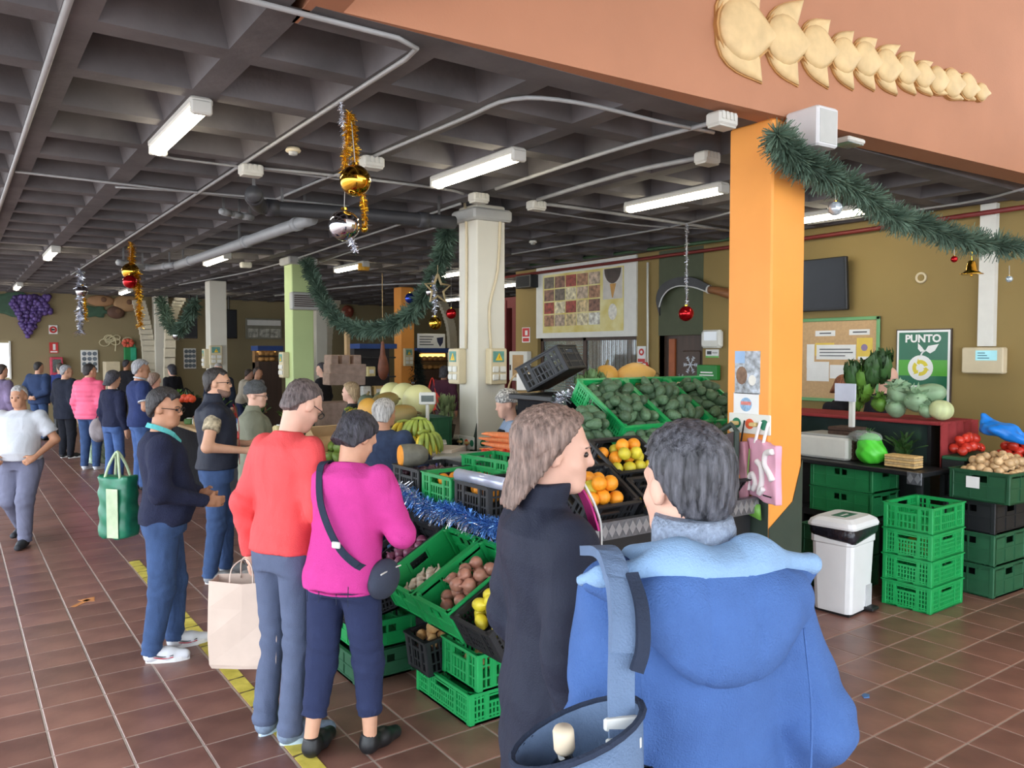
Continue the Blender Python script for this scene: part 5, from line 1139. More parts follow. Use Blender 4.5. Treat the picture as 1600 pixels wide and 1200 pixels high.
PM['papaya'] = lath([(.003, -.11), (.025, -.1), (.048, -.06), (.056, -.01), (.048, .05), (.03, .09), (.012, .108), (.003, .11)]).mesh('papaya', objvar(mat('papaya_skin', (216, 168, 50), .45, var=.25, scale=12, col2=(196, 180, 66)), .12), True)
PM['tomato'] = ball(14, 9, lambda x, y, z: (x, y, z-.008*math.exp(-((x*x+y*y)/.0002)) if z > 0 else z), .044, .044, .036).mesh('tomato', objvar(mat('tomato_skin', (206, 58, 42), .25, var=.15, scale=9), .15), True)
PM['carrot'] = lath([(.002, -.1), (.006, -.09), (.013, -.04), (.018, .03), (.021, .07), (.017, .085), (.004, .09)], 10).mesh('carrot', objvar(mat('carrot_skin', (238, 140, 86), .5, var=.12, scale=30, stretch=(1, 1, 8)), .1), True)
PM['beet'] = PM['purple_onion']
PM['mango'] = ball(12, 9, wob(.05, .05), .05, .042, .06).mesh('green_mango', objvar(mat('green_mango_skin', (104, 128, 50), .45, var=.3, scale=9), .2), True)
PM['chestnut'] = ball(10, 7, wob(.05, .03), .033, .033, .028).mesh('plum', objvar(mat('plum_skin', (78, 44, 60), .35, var=.2), .2), True)
def rrot(a=3.14): return (random.uniform(-a, a), random.uniform(-a, a), random.uniform(-3.14, 3.14))
CATS = dict(avocado='avocado', orange='orange', mandarin='mandarin', onion='onion', pink_onion='onion', purple_onion='onion', garlic='garlic', potato='potato', lemon='lemon', papaya='papaya', tomato='tomato', carrot='carrot', mango='mango', chestnut='plum')
NAM = dict(garlic='garlic_bulb', mango='green_mango', chestnut='plum')
def fruit(kind, p, label, group, rot=None, s=1.):
    o = link(NAM.get(kind, kind), PM[kind], None, p, rot or rrot()); o.scale = (s*random.uniform(.92, 1.08),)*3
    return tag(o, label, CATS[kind], group)
def heap(kind, M, w, d, step, label, group, z=.03, layers=2, bulge=.04, s=1., tilt=3.14, mix=None, skip=0.):
    """fruit packed in staggered rows over a w x d bed in the frame M, heaped towards the middle"""
    n = 0
    for l in range(layers):
        k = l*step*.5; nx = max(1, int((w-2*k)/step)); ny = max(1, int((d-2*k)/(step*.9)))
        for j in range(ny):
            for i in range(nx-(j % 2 if nx > 2 else 0)):
                if random.random() < skip+(.25 if l == layers-1 and layers > 1 else 0): continue
                x = (i+.5+(.5 if j % 2 and nx > 2 else 0)-nx/2)*step+random.uniform(-.1, .1)*step; y = (j+.5-ny/2)*step*.9+random.uniform(-.1, .1)*step
                zz = z+l*step*.72+bulge*(1-(2*x/w)**2)*(1-(2*y/d)**2)
                kd = kind if not mix or random.random() > .35 else mix
                fruit(kd, M @ Vector((x, y, zz)), label, group, rrot(tilt), s); n += 1
    return n
def TM(x, y, z, rz=0., rx=0., ry=0.): return Matrix.Translation((x, y, z)) @ Matrix.Rotation(rz, 4, 'Z') @ Matrix.Rotation(ry, 4, 'Y') @ Matrix.Rotation(rx, 4, 'X')
def box_table(label, x0, x1, y0, y1, z, skirt, top=None, name='stall_table', inset=.05, leg=True):
    t = thing(name, label, 'table', ((x0+x1)/2, (y0+y1)/2, 0)); w, d = x1-x0, y1-y0
    MB().bev((0, 0, z-.02), (w, d, .04), .006).build('table_top', top or m_black, t)
    if skirt: MB().bx(-w/2+inset, w/2-inset, -d/2+inset, d/2-inset, .02, z-.04).build('dark_skirt', skirt, t)
    if leg:
        for sx in (-1, 1):
            for sy in (-1, 1): MB().bx(sx*(w/2-.04)-.02, sx*(w/2-.04)+.02, sy*(d/2-.04)-.02, sy*(d/2-.04)+.02, 0, z-.04).build('leg', m_black, t)
    return t
m_skirt = cloth('black_table_skirt', (24, 24, 28)); m_plate = mat('diamond_plate', (120, 122, 128), .35, metal=.6, var=.2, scale=40)
# ---- avocado and citrus stand: sloping bed behind a diamond-plate tray edge
SL = math.atan(.62)
st = thing('sloping_stand', 'black sloping produce stand under the avocados and oranges', 'stand', (3.75, 3.2, 0))
MX = frame((0, 0, 0), (0, 1, 0), (0, 0, 1))
g = MB(); g.prism([(.06, .9), (.5, 1.16), (.5, 0), (.06, 0)][::-1], 1.4, Matrix.Translation((-.95, 0, 0)) @ MX); g.build('lower_bed', m_black, st)
g = MB(); g.prism([(.5, 1.16), (1.1, 1.52), (1.1, 0), (.5, 0)][::-1], 1.75, Matrix.Translation((-.5, 0, 0)) @ MX); g.build('upper_bed', m_black, st)
g = MB(); g.bx(-1.0, .46, -.0, .05, .9, 1.0); tray = g.build('tray_edge', m_plate, st)
dm = MB(); dm.prism([(-.026, 0), (0, -.04), (.026, 0), (0, .04)], .003); dme = dm.mesh('plate_diamond', mat('raised_diamond', (168, 170, 176), .3, metal=.6, var=.1))
for k in range(28):
    o = link('plate_diamond', dme, tray); o.matrix_local = onY(-.97+k*.052, -.001, .95)
def SB(x, s): return TM(x, 3.26+s*math.cos(SL), .93+s*math.sin(SL), 0, SL)      # a spot on the slope, s metres up it
for k, x in enumerate((3.78, 4.22, 4.66)):
    l = ('left', 'middle', 'right')[k]
    M = SB(x, .98); crate('green crate at the %s of the avocado display' % l, M, .42, .56, .17, m_cg, 'fine', 'green crates of avocados')
    heap('avocado', M, .42, .56, .082, 'dark green avocado heaped in the %s green crate of the display' % l, 'avocados in the %s crate' % l, .09, 2, .07)
heap('avocado', SB(3.42, .86), .28, .36, .082, 'dark green avocado at the left edge of the avocado heap', 'avocados at the left edge', .05, 2, .04)
heap('avocado', SB(4.2, .66), 1.3, .16, .085, 'dark green avocado in the lowest row above the oranges', 'avocados in the lowest row', .09, 1, .03)
M = SB(3.42, .46); crate('black crate of oranges just below the avocados', M, .42, .32, .15, m_cb, 'grille', 'black citrus crates'); heap('orange', M, .36, .28, .088, 'ripe orange in the upper black crate below the avocados', 'oranges in the upper black crate', .09, 2, .04, mix='mandarin')
M = SB(2.98, .22); crate('black crate of oranges beside the black jacket', M, .4, .34, .15, m_cb, 'grille', 'black citrus crates'); heap('orange', M, .34, .3, .088, 'large orange in the front black crate beside the black jacket', 'oranges in the front left crate', .09, 2, .05, mix='mandarin', s=1.1)
M = SB(3.42, .12); crate('half-empty black crate at the tray edge', M, .38, .24, .15, m_cb, 'grille', 'black citrus crates'); heap('mandarin', M, .3, .14, .088, 'yellow-green mandarin in the half-empty black crate', 'mandarins in the half-empty crate', .05, 1, .02, skip=.3)
M = SB(3.86, .3); crate('black crate of yellow mandarins behind the blue fleece', M, .4, .4, .15, m_cb, 'grille', 'black citrus crates'); heap('mandarin', M, .34, .34, .088, 'yellow mandarin in the crate behind the blue fleece', 'mandarins in the right crate', .09, 2, .04, mix='orange')
M = SB(4.28, .3); crate('black crate of oranges nearest the orange column', M, .4, .4, .15, m_cb, 'grille', 'black citrus crates'); heap('orange', M, .34, .34, .088, 'orange in the crate nearest the orange column', 'oranges in the crate by the column', .09, 1, .04)
# back shelf with pumpkins, leeks, artichokes
box_table('narrow back shelf behind the avocado display', 3.4, 5.2, 4.33, 4.85, 1.62, m_skirt, leg=False)
def squash(label, p, r, h, m, ribs=0, rot=(0, 0, 0), neck=0., stem=True, amp=.06, n=28, name='pumpkin', cat='pumpkin', group=None):
    t = thing(name, label, cat, p, rot=rot, group=group); pr = []
    for i in range(14):
        a = -math.pi/2+math.pi*i/13; rr = max(.004, r*math.cos(a)**.8 if math.cos(a) > 1e-6 else .004); z = h/2*math.sin(a)
        if neck: rr = rr if z < 0 else max(.004, r*math.cos(a)*(1-neck*math.sin(a)))
        pr.append((rr, z))
    f = (lambda x, y, z: (x*(1-amp*abs(math.sin(ribs*math.atan2(y, x)/2))), y*(1-amp*abs(math.sin(ribs*math.atan2(y, x)/2))), z)) if ribs else None
    lath(pr, n, f).build('flesh', m, t, True)
    if stem: MB().tube([(0, 0, h*.47), (.005, 0, h*.53), (.02, .005, h*.53+.03)], [.016, .012, .01], 7).build('stem', mat('dry_stem', (120, 104, 66), .8, var=.2), t, True)
    return t
m_bn = mat('butternut_skin', (220, 172, 92), .5, var=.1, scale=6)
p = atY(998, 589, 4.6); squash('large tan pear-shaped squash lying on the back shelf', (p.x-.02, 4.6, 1.74), .11, .42, m_bn, rot=(0, 1.45, 0), neck=.55)
p = atY(950, 583, 4.6); squash('round yellow-orange squash standing behind the avocados', (p.x, 4.62, 1.73), .1, .2, mat('orange_squash_skin', (214, 160, 70), .5, var=.15), ribs=8)
m_art = mat('artichoke_leaf', (104, 134, 84), .6, var=.25)
for k, (u, v) in enumerate(((906, 595), (918, 592), (930, 596), (940, 590), (925, 585))):
    p = atY(u, v, 4.55+.04*(k % 2)); t = thing('artichoke', 'green artichoke at the left of the back shelf', 'artichoke', (p.x, p.y, max(p.z, 1.67)), group='artichokes on the back shelf')
    ball(10, 7, None, .04, .04, .045).build('heart', m_art, t, True); b = MB()
    for i in range(14):
        a = i*2.4; e = .3+.05*i; b.add([(0, -.016, -.02), (0, .016, -.02), (.006, 0, .035)], [(0, 1, 2)], Matrix.Rotation(a, 4, 'Z') @ Matrix.Translation((.041, 0, -.02+.004*i)))
    b.build('scales', m_art, t)
m_leek = mat('leek_green', (80, 106, 62), .6, var=.3, stretch=(1, 8, 8)); m_leekw = mat('leek_white', (206, 200, 160), .6, var=.1)
for k in range(7):
    a = atY(1003, 592-k % 3*3, 4.5+.03*k); b_ = atY(1065, 598-(k % 3)*3, 4.45+.03*k); t = thing('leek', 'long green leek lying right of the tan squash', 'leek', (a.x, a.y, 1.64+.022*(k % 3)+.01), group='leeks on the back shelf'); L = b_.x-a.x
    MB().tube([(0, 0, .03), (L*.3, 0, .015), (L*.65, 0, .005)], [.03, .022, .016], 7).build('green_leaves', m_leek, t, True); MB().tube([(L*.65, 0, .005), (L*1.05, .0, 0)], [.015, .013], 7).build('white_shaft', m_leekw, t, True)
# price card on a clip
p = atY(1081, 602, 4.28); t = thing('price_card', 'pale green handwritten price card above the avocados', 'card'); t.matrix_world = onY(p.x, p.y, p.z) @ Matrix.Rotation(-.1, 4, 'X')
MB().bx(-.075, .075, -.055, .055, 0, .004).build('card', mat('pale_green_card', (190, 232, 190), .7, var=.03), t); text_mesh('handwriting', '2,50', .07, mat('green_ink', (60, 120, 80), .7), Matrix.Translation((0, 0, .005)), t, .0005)
MB().bx(-.11, -.08, -.075, .045, -.005, .012).build('clip', mat('pink_clip', (232, 110, 120), .5), t); MB().tube([(-.095, -.07, 0), (-.095, -.16, -.02)], .005, 6).build('stake', m_black, t)
# black side guard of the stand, next to the column
t = thing('side_guard', 'dark green triangular side guard beside the hook strip', 'guard'); g = MB()
q = [(4.13, 3.32, .98), (4.13, 3.32, 1.42), (4.13, 3.36, 1.46), (4.1, 3.62, 1.3)]; g.tube(catmull(q[:2], 1)+[Vector(p) for p in q[2:]], .018, 8); g.build('tube_frame', mat('dark_green_tube', (36, 52, 44), .5), t)
g = MB(); g.prism([(3.33, 1.0), (3.33, 1.42), (3.5, 1.36), (3.5, 1.1)], .006, frame((4.13, 0, 0), (0, 1, 0), (0, 0, 1))); g.build('clear_panel', mat('smoky_panel', (86, 80, 86), .3, alpha=.75), t)
# ---- left wing of the stall: table with crates and its blue tinsel edge
box_table('black draped table along the left side of the stall', 2.52, 3.24, 3.73, 5.12, .95, m_skirt)
def on_table(x, y, rz=0.): return (x, y, .952, rz)
CT = [((2.74, 4.84), 'black crate of dark plums at the far end of the left table', m_cb, 'chestnut', 'dark plum in the black crate at the far end', .07, 'plums in the far crate'),
      ((2.74, 4.42), 'green crate of apricots under the roll of film', m_cg, 'orange', 'small peach in the green crate under the roll of film', .085, 'peaches in the green crate'),
      ((2.74, 4.0), 'black grille crate of peaches behind the blue tinsel', m_cb, 'orange', 'peach in the black grille crate behind the blue tinsel', .085, 'peaches in the black crate')]
for (x, y), l, m, kd, fl_, sp_, gr in CT:
    M = Matrix.Translation((x, y, .952)); crate(l, M, .42, .38, .19, m, 'grille', 'crates on the left table'); heap(kd, M, .36, .32, sp_, fl_, gr, .12, 1, .03)
M = Matrix.Translation((3.09, 4.5, .952)) @ Matrix.Rotation(.1, 4, 'Z'); crate('tall green crate at the back of the left table', M, .3, .5, .26, m_cg, 'grille', 'crates on the left table'); heap('tomato', M, .24, .42, .09, 'tomato in the tall green crate at the back', 'tomatoes in the tall green crate', .1, 1, .02)
M = Matrix.Translation((3.1, 3.98, .952)); crate('green crate with radishes beside the brown bob', M, .26, .44, .26, m_cg, 'grille', 'crates on the left table'); heap('tomato', M, .2, .36, .06, 'small red radish in the green crate', 'radishes', .18, 1, .02, s=.6)
m_film = mat('silver_film_roll', (196, 204, 226), .25, var=.1, metal=.3)
a, b_ = atZ(716, 741, 1.2), atZ(790, 757, 1.2); t = thing('film_roll', 'silver roll of cling film across the crates', 'roll', a)
MB().tube([Vector((0, 0, 0)), b_-a], .036, 18).build('film', m_film, t, True); MB().tube([-(b_-a)*.02, (b_-a)*1.02], .016, 12).build('core', m_paper, t, True)
# cut pumpkin with orange flesh
p = Vector((2.56, 4.97, 0)); t = thing('cut_pumpkin', 'cut grey pumpkin showing its orange flesh at the table end', 'pumpkin', (p.x, p.y, 1.2), rot=(0, 0, -.2))
t.scale = (.8, .8, .8)
lath([(.1, 0), (.105, .06), (.1, .14), (.085, .2), (.05, .24), (.004, .25)], 22).build('rind', mat('grey_pumpkin_rind', (110, 108, 96), .6, var=.25, scale=14), t, True, None, (0, math.pi/2, 0)); MB().lathe([(.003, -.012), (.088, -.01), (.096, 0), (.09, .01)], 22).build('cut_flesh', mat('pumpkin_flesh', (246, 158, 44), .5, var=.08, scale=20), t, False, None, (0, math.pi/2, 0))
# ---- stepped crates in front of the left table
TL = lambda x, y, z, t=.5: TM(x, y, z, 0, 0, -t)     # tilted down towards the customers (-X)
rk = thing('crate_rack', 'black sloping rack holding the tilted onion and garlic crates', 'rack', (0, 0, 0)); g = MB()
for y in (3.05, 3.9, 4.9):
    g.tube([(2.47, y, 0), (2.47, y, .68)], .014, 6); g.tube([(2.16, y, .47), (2.5, y, .68)], .014, 6); g.tube([(2.16, y, .47), (2.47, y, .3)], .01, 6)
g.tube([(2.16, 3.05, .47), (2.16, 4.9, .47)], .012, 6); g.tube([(2.47, 3.05, .66), (2.47, 4.9, .66)], .012, 6); g.build('rack_frame', m_black, rk)
M = TL(2.3, 3.93, .575); crate('tilted green crate with a few garlic bulbs', M, .5, .37, .2, m_cg, 'solid', 'tilted green crates'); heap('garlic', M @ Matrix.Translation((-.08, 0, 0)), .3, .3, .062, 'purple-white garlic bulb in the tilted green crate', 'garlic bulbs', .06, 1, .04, tilt=1.2)
M = TL(2.3, 3.54, .575); crate('tilted green crate of pink onions', M, .5, .37, .2, m_cg, 'solid', 'tilted green crates'); heap('pink_onion', M, .42, .3, .078, 'pinkish onion in the tilted green crate', 'pink onions', .08, 2, .06)
M = TL(2.28, 3.17, .575); crate('tilted black crate of lemons', M, .46, .33, .18, m_cb, 'fine', 'tilted black crates'); heap('lemon', M, .42, .29, .075, 'yellow-green lemon in the tilted black crate', 'lemons', .1, 2, .05); 
M = TL(2.3, 4.35, .575); crate('tilted black crate of purple onions beside the magenta sleeve', M, .48, .36, .18, m_cb, 'fine', 'tilted black crates'); heap('purple_onion', M, .42, .3, .08, 'purple onion in the tilted black crate', 'purple onions', .08, 1, .03)
M = TM(2.06, 4.5, .36, 0, 0, -.2); crate('black crate of papayas beside the magenta sweater', M, .4, .5, .2, m_cb, 'fine', 'low crates of the left wing'); 
for k, (dx, dy, r) in enumerate(((-.1, -.16, .2), (.02, -.14, -.1), (-.09, -.03, .1), (.05, .0, .3), (-.08, .12, -.2), (.06, .14, .1), (.12, -.08, .0))):
    fruit('papaya', M @ Vector((dx, dy, .2+.02*(k % 2))), 'ripe yellow papaya standing in the black crate', 'papayas', (.35+r*.5, -.3+r, k), .95)
crate('low green crate with orange print under the papayas', (2.06, 4.5, 0, 0), .4, .6, .17, m_cgd, 'solid', 'low crates of the left wing'); crate('green crate stacked below the papaya crate', (2.08, 4.5, .172, 0), .38, .56, .17, m_cg, 'solid', 'low crates of the left wing')
crate('bottom green crate on the floor at the stall corner', (2.33, 3.67, 0, 0), .4, .57, .17, m_cg, 'fine', 'low crates of the left wing')
M = Matrix.Translation((2.36, 3.55, .172)); crate('bright green crate of potatoes at the stall corner', M, .38, .36, .2, m_cg, 'grille', 'low crates of the left wing'); heap('potato', M, .32, .3, .07, 'small potato in the bright green crate', 'potatoes in the green crate', .07, 1, .02, s=.85, skip=.25)
M = TM(2.3, 3.86, .172, 0, 0, -.12); crate('black crate of potatoes behind the bright green one', M, .42, .24, .2, m_cb, 'grille', 'low crates of the left wing'); heap('potato', M, .36, .2, .066, 'round potato in the black crate', 'potatoes in the black crate', .16, 2, .03)
for k in range(3): crate('black crate in the floor stack behind the black jacket, %s' % ('bottom one', 'middle one', 'top one')[k], (2.8, 3.28, .002+k*.152, 0), .5, .36, .15, m_cb, 'fine', 'stacked black crates at the corner')
text_mesh('crate_print', 'Plum', .07, mat('orange_print', (226, 110, 70), .6), onY(2.42, 3.383, .1), None, .0006); o = bpy.data.objects['crate_print']; tag(o, 'orange lettering on the bottom green crate', 'lettering')
# ---- next table: bananas, melons, box, scale
m_card = mat('cardboard', (198, 166, 124), .8, var=.08, scale=6); m_boxw = mat('printed_cardboard', (212, 196, 176), .8, var=.05)
box_table('long produce table with melons and bananas', 3.05, 4.1, 5.75, 8.1, .95, m_skirt)
p = atD(678, 700, 6.5); t = thing('fruit_box', 'pale cardboard fruit box with printed blue plums', 'box', (p.x, p.y, .952), rz=-.95)
bw_, bd_, bh_ = .44, .3, .2
for s in (-1, 1): MB().bx(-bw_/2, bw_/2, s*bd_/2-.004, s*bd_/2+.004, 0, bh_).build('box_side', m_boxw, t); MB().bx(s*bw_/2-.004, s*bw_/2+.004, -bd_/2, bd_/2, 0, bh_).build('box_end', m_boxw, t)
MB().bx(-bw_/2, bw_/2, -bd_/2, bd_/2, 0, .006).build('box_floor', m_boxw, t)
m_plum = mat('plum_print', (98, 96, 170), .7); m_lf = mat('leaf_print', (110, 160, 100), .7)
for x, z, r in ((.07, .12, .022), (.1, .085, .022), (.06, .075, .02), (-.1, .1, .008), (-.03, .06, .008)): MB().prism(circ(r, 12), .001, frame((x, -bd_/2-.0045, z), (1, 0, 0), (0, 0, 1))).build('printed_plum', m_plum, t)
for x, z, a in ((.15, .14, .6), (.17, .09, -.4), (.12, .16, 1.4)): MB().prism([(0, 0), (.03, .015), (.06, 0), (.03, -.015)][::-1], .001, frame((x, -bd_/2-.0045, z), (math.cos(a), 0, math.sin(a)), (-math.sin(a), 0, math.cos(a)))).build('printed_leaf', m_lf, t)
m_ban = objvar(mat('banana_peel', (222, 194, 60), .5, var=.2, scale=14), .1); m_bang = mat('green_banana_peel', (150, 166, 70), .5, var=.25, scale=14)
def bananas(label, p, rz, n, green=0.):
    t = thing('banana_bunch', label, 'bananas', p, rz)
    for k in range(n):
        row = k % 2; a = -1.0+2.0*(k//2)/max(1, n//2-1); L = .15; c = []
        for i in range(7): th = i/6*1.5; c.append(Vector((math.sin(a)*.03+math.sin(a)*(.03+.09*math.sin(th)), -.02-row*.03-.06*math.sin(th)*math.cos(a), -.02-.13*(1-math.cos(th))-.03*i/6+.02*row)))
        MB().tube(c, [.008, .016, .02, .021, .02, .015, .006], 7).build('banana', m_bang if (row and green) else m_ban, t, True)
    MB().tube([(-.06, 0, 0), (0, .0, .015), (.06, 0, 0)], .014, 7).build('crown', m_bang, t, True)
for k, (u, v, d, n, gr, l) in enumerate(((655, 656, 6.35, 12, 1, 'hanging bunch of yellow and green bananas above the fruit box'), (632, 660, 6.6, 10, 0, 'bunch of yellow bananas beside the silver hair'), (640, 680, 6.3, 10, 0, 'lower bunch of yellow bananas in front of the squash'), (662, 676, 6.2, 10, 1, 'greenish banana bunch resting on the fruit box'), (545, 632, 7.9, 10, 0, 'bunch of bananas in front of the blonde vendor'), (556, 638, 7.7, 10, 1, 'second bunch of bananas in front of the blonde vendor'))):
    p = atD(u, v, d)
    if k >= 4: p.z = 1.36
    bananas(l, p, -.6+.3*k, n, gr)
crate('green crate under the bananas of the blonde vendor', (2.86, 7.2, .952, 0), .5, .6, .2, m_cgd, 'solid')
m_mel = mat('pale_melon_skin', (226, 222, 160), .4, var=.05, scale=5); m_str = mat('striped_squash_skin', (204, 160, 84), .5, var=.3, scale=7, stretch=(1, 1, .2), col2=(120, 118, 78))
crate('dark green crate under the pale melons', (3.8, 7.4, .952, 0), .55, 1.2, .33, m_cgd, 'solid')
for u, v, d, r, l in ((654, 627, 7.95, .17, 'largest pale yellow melon beside the scale'), (632, 620, 8.3, .15, 'pale yellow melon in the middle of the three'), (613, 617, 8.6, .14, 'pale yellow melon at the back left')):
    p = atD(u, v, d); squash(l, p, r, r*1.75, m_mel, stem=False, rot=(0, 1.3, .2), name='melon', cat='melon', group='pale melons')
for u, v, d, r, h_, m, rb, l, rt in ((578, 640, 7.3, .12, .2, mat('yellow_pumpkin_skin', (220, 166, 74), .5, var=.1), 8, 'round yellow pumpkin behind the silver hair', (.4, .3, 0)), (600, 628, 7.7, .09, .36, m_str, 6, 'long striped orange squash on the melon table', (0, 1.4, .3)), (623, 650, 7.2, .1, .34, m_str, 6, 'striped tan squash right of the silver hair', (0, 1.4, -.3)), (572, 622, 8.2, .09, .2, mat('grey_green_pumpkin', (92, 104, 84), .6, var=.2), 10, 'grey-green pumpkin behind the yellow one', (.3, 0, 0)), (600, 615, 8.7, .1, .34, mat('grey_green_pumpkin', (92, 104, 84), .6, var=.2), 10, 'long grey-green pumpkin at the back of the table', (0, 1.3, .5))):
    p = atD(u, v, d); p.z -= .06 if 'grey-green' in l else 0; squash(l, p, r, h_, m, rb, rt)
p = atD(668, 640, 7.6); t = thing('scale', 'market scale with a raised display on a white post', 'scale', (p.x, p.y, .972), rz=-.5)
MB().bev((0, 0, .03), (.34, .3, .1), .02).build('weighing_base', mat('scale_grey', (176, 178, 180), .4), t); MB().tube([(0, .05, .08), (0, .05, .46)], .018, 10).build('post', m_white, t); MB().bev((0, .04, .51), (.16, .05, .12), .01).build('display_head', m_white, t); MB().bx(-.06, .06, .01, .014, .48, .54).build('display', mat('lcd_grey', (90, 100, 96), .3), t); MB().bev((0, 0, .09), (.36, .32, .012), .006).build('pan', m_edge, t)
box_table('low table carrying the market scale', 3.95, 4.25, 5.2, 6.4, .9, m_skirt) if False else None
# wide counter scale tray and carrots
p = atD(720, 690, 6.25); t = thing('counter_scale', 'flat grey weighing tray beside the off-white column', 'scale', (p.x, p.y, 1.1), rz=-.6); MB().bev((0, 0, 0), (.42, .34, .05), .012).build('tray', mat('tray_grey', (150, 150, 148), .4), t); MB().bev((0, 0, -.08), (.3, .26, .12), .02).build('housing', m_grey, t)
box_table('vendor counter with carrots beside the off-white column', 3.3, 4.12, 4.87, 5.22, 1.1, m_skirt)
cb_ = thing('carrot_tray', 'shallow black tray under the carrots', 'tray', (3.5, 5.06, 1.1), 0); MB().bev((0, 0, .02), (.38, .36, .04), .01).build('tray', m_cb, cb_)
for k in range(14): fruit('carrot', (3.48+.045*(k % 3)-.04, 5.03+.03*(k % 5)-.04, 1.165+.04*(k//4)), 'thick orange carrot in the pile by the vendor', 'carrots', (math.pi/2+.1, random.uniform(-.2, .2), .9+random.uniform(-.25, .25)), 1.3)
for k in range(16): fruit('tomato', (3.33+.06*(k % 5), 4.92+.05*(k//5), 1.16), 'small red radish below the carrots', 'radishes below the carrots', None, .6)
# basket with paper
p = atD(818, 600, 7.7); t = thing('wicker_basket', 'wicker basket with a tall hoop handle and a white paper note', 'basket', (p.x, p.y, 1.42), rz=-.5)
m_wick = mat('wicker', (186, 160, 118), .8, var=.25, scale=40)
MB().lathe([(.1, 0), (.13, .06), (.15, .12), (.14, .12), (.12, .06), (.09, .012)], 20).build('bowl', m_wick, t, True); MB().tube([(.15*math.cos(a), 0, .12+.2*math.sin(a)) for a in np.linspace(0, math.pi, 17)], .009, 6).build('handle', m_wick, t, True)
MB().bx(-.07, .06, -.02, -.016, .14, .3).build('paper_note', m_paper, t)
box_table('tall black pedestal under the wicker basket', p.x-.16, p.x+.16, p.y-.16, p.y+.16, 1.42, m_skirt)
p = atD(872, 615, 6.0); crate('tilted empty black crate left of the avocados', TM(p.x, p.y, 1.72, .6, -.5), .5, .36, .2, m_cb, 'grille')
# ---- table by the coral man: green mangoes, peppers, cardboard lid
box_table('table of green mangoes behind the coral shirt', 2.6, 3.02, 6.0, 8.2, .95, m_skirt)
heap('mango', Matrix.Translation((2.8, 6.35, .96)), .4, .6, .1, 'green mango in the pile behind the coral shirt', 'green mangoes', .05, 2, .05)
M = TM(2.78, 6.7, 1.06, .1, .7); t = thing('cardboard_lid', 'open brown cardboard box tipped up behind the mangoes', 'box'); t.matrix_world = M
MB().bx(-.22, .22, -.16, .16, 0, .008).build('box_floor', m_card, t)
for s in (-1, 1): MB().bx(-.22, .22, s*.16-.004, s*.16+.004, 0, .14).build('box_side', m_card, t); MB().bx(s*.22-.004, s*.22+.004, -.16, .16, 0, .14).build('box_end', m_card, t)
# ---- far stall along the aisle: boxes, greens, packets
box_table('long stall table running to the back of the aisle', 2.75, 3.75, 9.0, 15.5, .85, m_skirt, m_card)
PKC = [(206, 178, 120), (180, 60, 50), (90, 130, 70), (222, 206, 150), (120, 84, 60), (220, 220, 214), (60, 90, 150), (232, 150, 60)]
pkm = [mat('packet_%s' % 'abcdefgh'[i], c, .6, var=.2, scale=20) for i, c in enumerate(PKC)]
PKN = ['straw yellow', 'red', 'leaf green', 'pale cream', 'brown', 'white', 'blue', 'orange']
for k in range(34):
    x = random.uniform(2.85, 3.65); y = 9.1+k*.185; c = k*5 % 8; s = random.uniform(.1, .2); t = thing('produce_packet', '%s packet of produce on the aisle stall' % PKN[c], 'packet', (x, y, .85), random.uniform(0, 3), 'packets on the aisle stall')
    MB().bev((0, 0, s*.3), (s, s*.8, s*.6), .015).build('wrapper', pkm[c], t); MB().bev((0, 0, s*.6+.006), (s*.5, s*.4, .012), .003).build('label_tag', m_paper, t)
def leafm(L, W, curl=.6, ruf=.15, n=6, m=4, seed=0):
    r = random.Random(seed); b = MB(); vs = []
    for i in range(n+1):
        t = i/n; w = W*math.sin(math.pi*(.12+.83*t))**.8
        for j in range(m+1):
            s = j/m*2-1; vs.append((s*w+0, L*t*math.cos(curl*t*.6), L*t*math.sin(curl*t)+ruf*W*abs(s)*math.sin(i*2.1+j*1.7+seed)+.35*W*s*s))
    b.add(vs, [(i*(m+1)+j, i*(m+1)+j+1, (i+1)*(m+1)+j+1, (i+1)*(m+1)+j) for i in range(n) for j in range(m)]); return b
m_lf1 = objvar(mat('lettuce_leaf', (96, 142, 52), .5, var=.3, scale=12), .2); m_lf2 = objvar(mat('dark_leaf', (52, 86, 42), .5, var=.3, scale=12), .2); m_lf3 = objvar(mat('cabbage_leaf', (142, 172, 136), .5, var=.25, scale=9), .1); m_lf4 = mat('pale_cabbage', (204, 214, 160), .5, var=.15, scale=7, stretch=(3, 3, .5))
def leafy(label, p, m, n=14, L=.16, W=.05, name='lettuce', cat='lettuce', group=None, up=.5, core=None, seed=0):
    t = thing(name, label, cat, p, random.uniform(0, 6), group); mes = [leafm(L, W, .9, .55, seed=seed+k) .mesh('leaf', m, True) for k in range(3)]
    if core: ball(14, 9, wob(.06, core), core, core, core*.9).build('heart', m, t, True, (0, 0, core*.85))
    for k in range(n):
        a = k*2.4; e = up-.2+.9*random.random(); link('leaf', mes[k % 3], t, (0, 0, .01+.003*k), (e, 0, a))
    return t
for k, (y, l) in enumerate(((9.2, 'bushy green potted herb on the aisle stall, nearest'), (10.6, 'bushy green potted herb on the aisle stall, second'), (12.4, 'leafy plant on the aisle stall behind the polo shirt'), (14.2, 'leafy plant at the far end of the aisle stall'), (15.0, 'large leafy plant by the second white column'))):
    leafy(l, (3.3, y, .86), m_lf2 if k % 2 else m_lf1, 20, .3, .04, 'leafy_plant', 'plant', None, .8, seed=k*7)
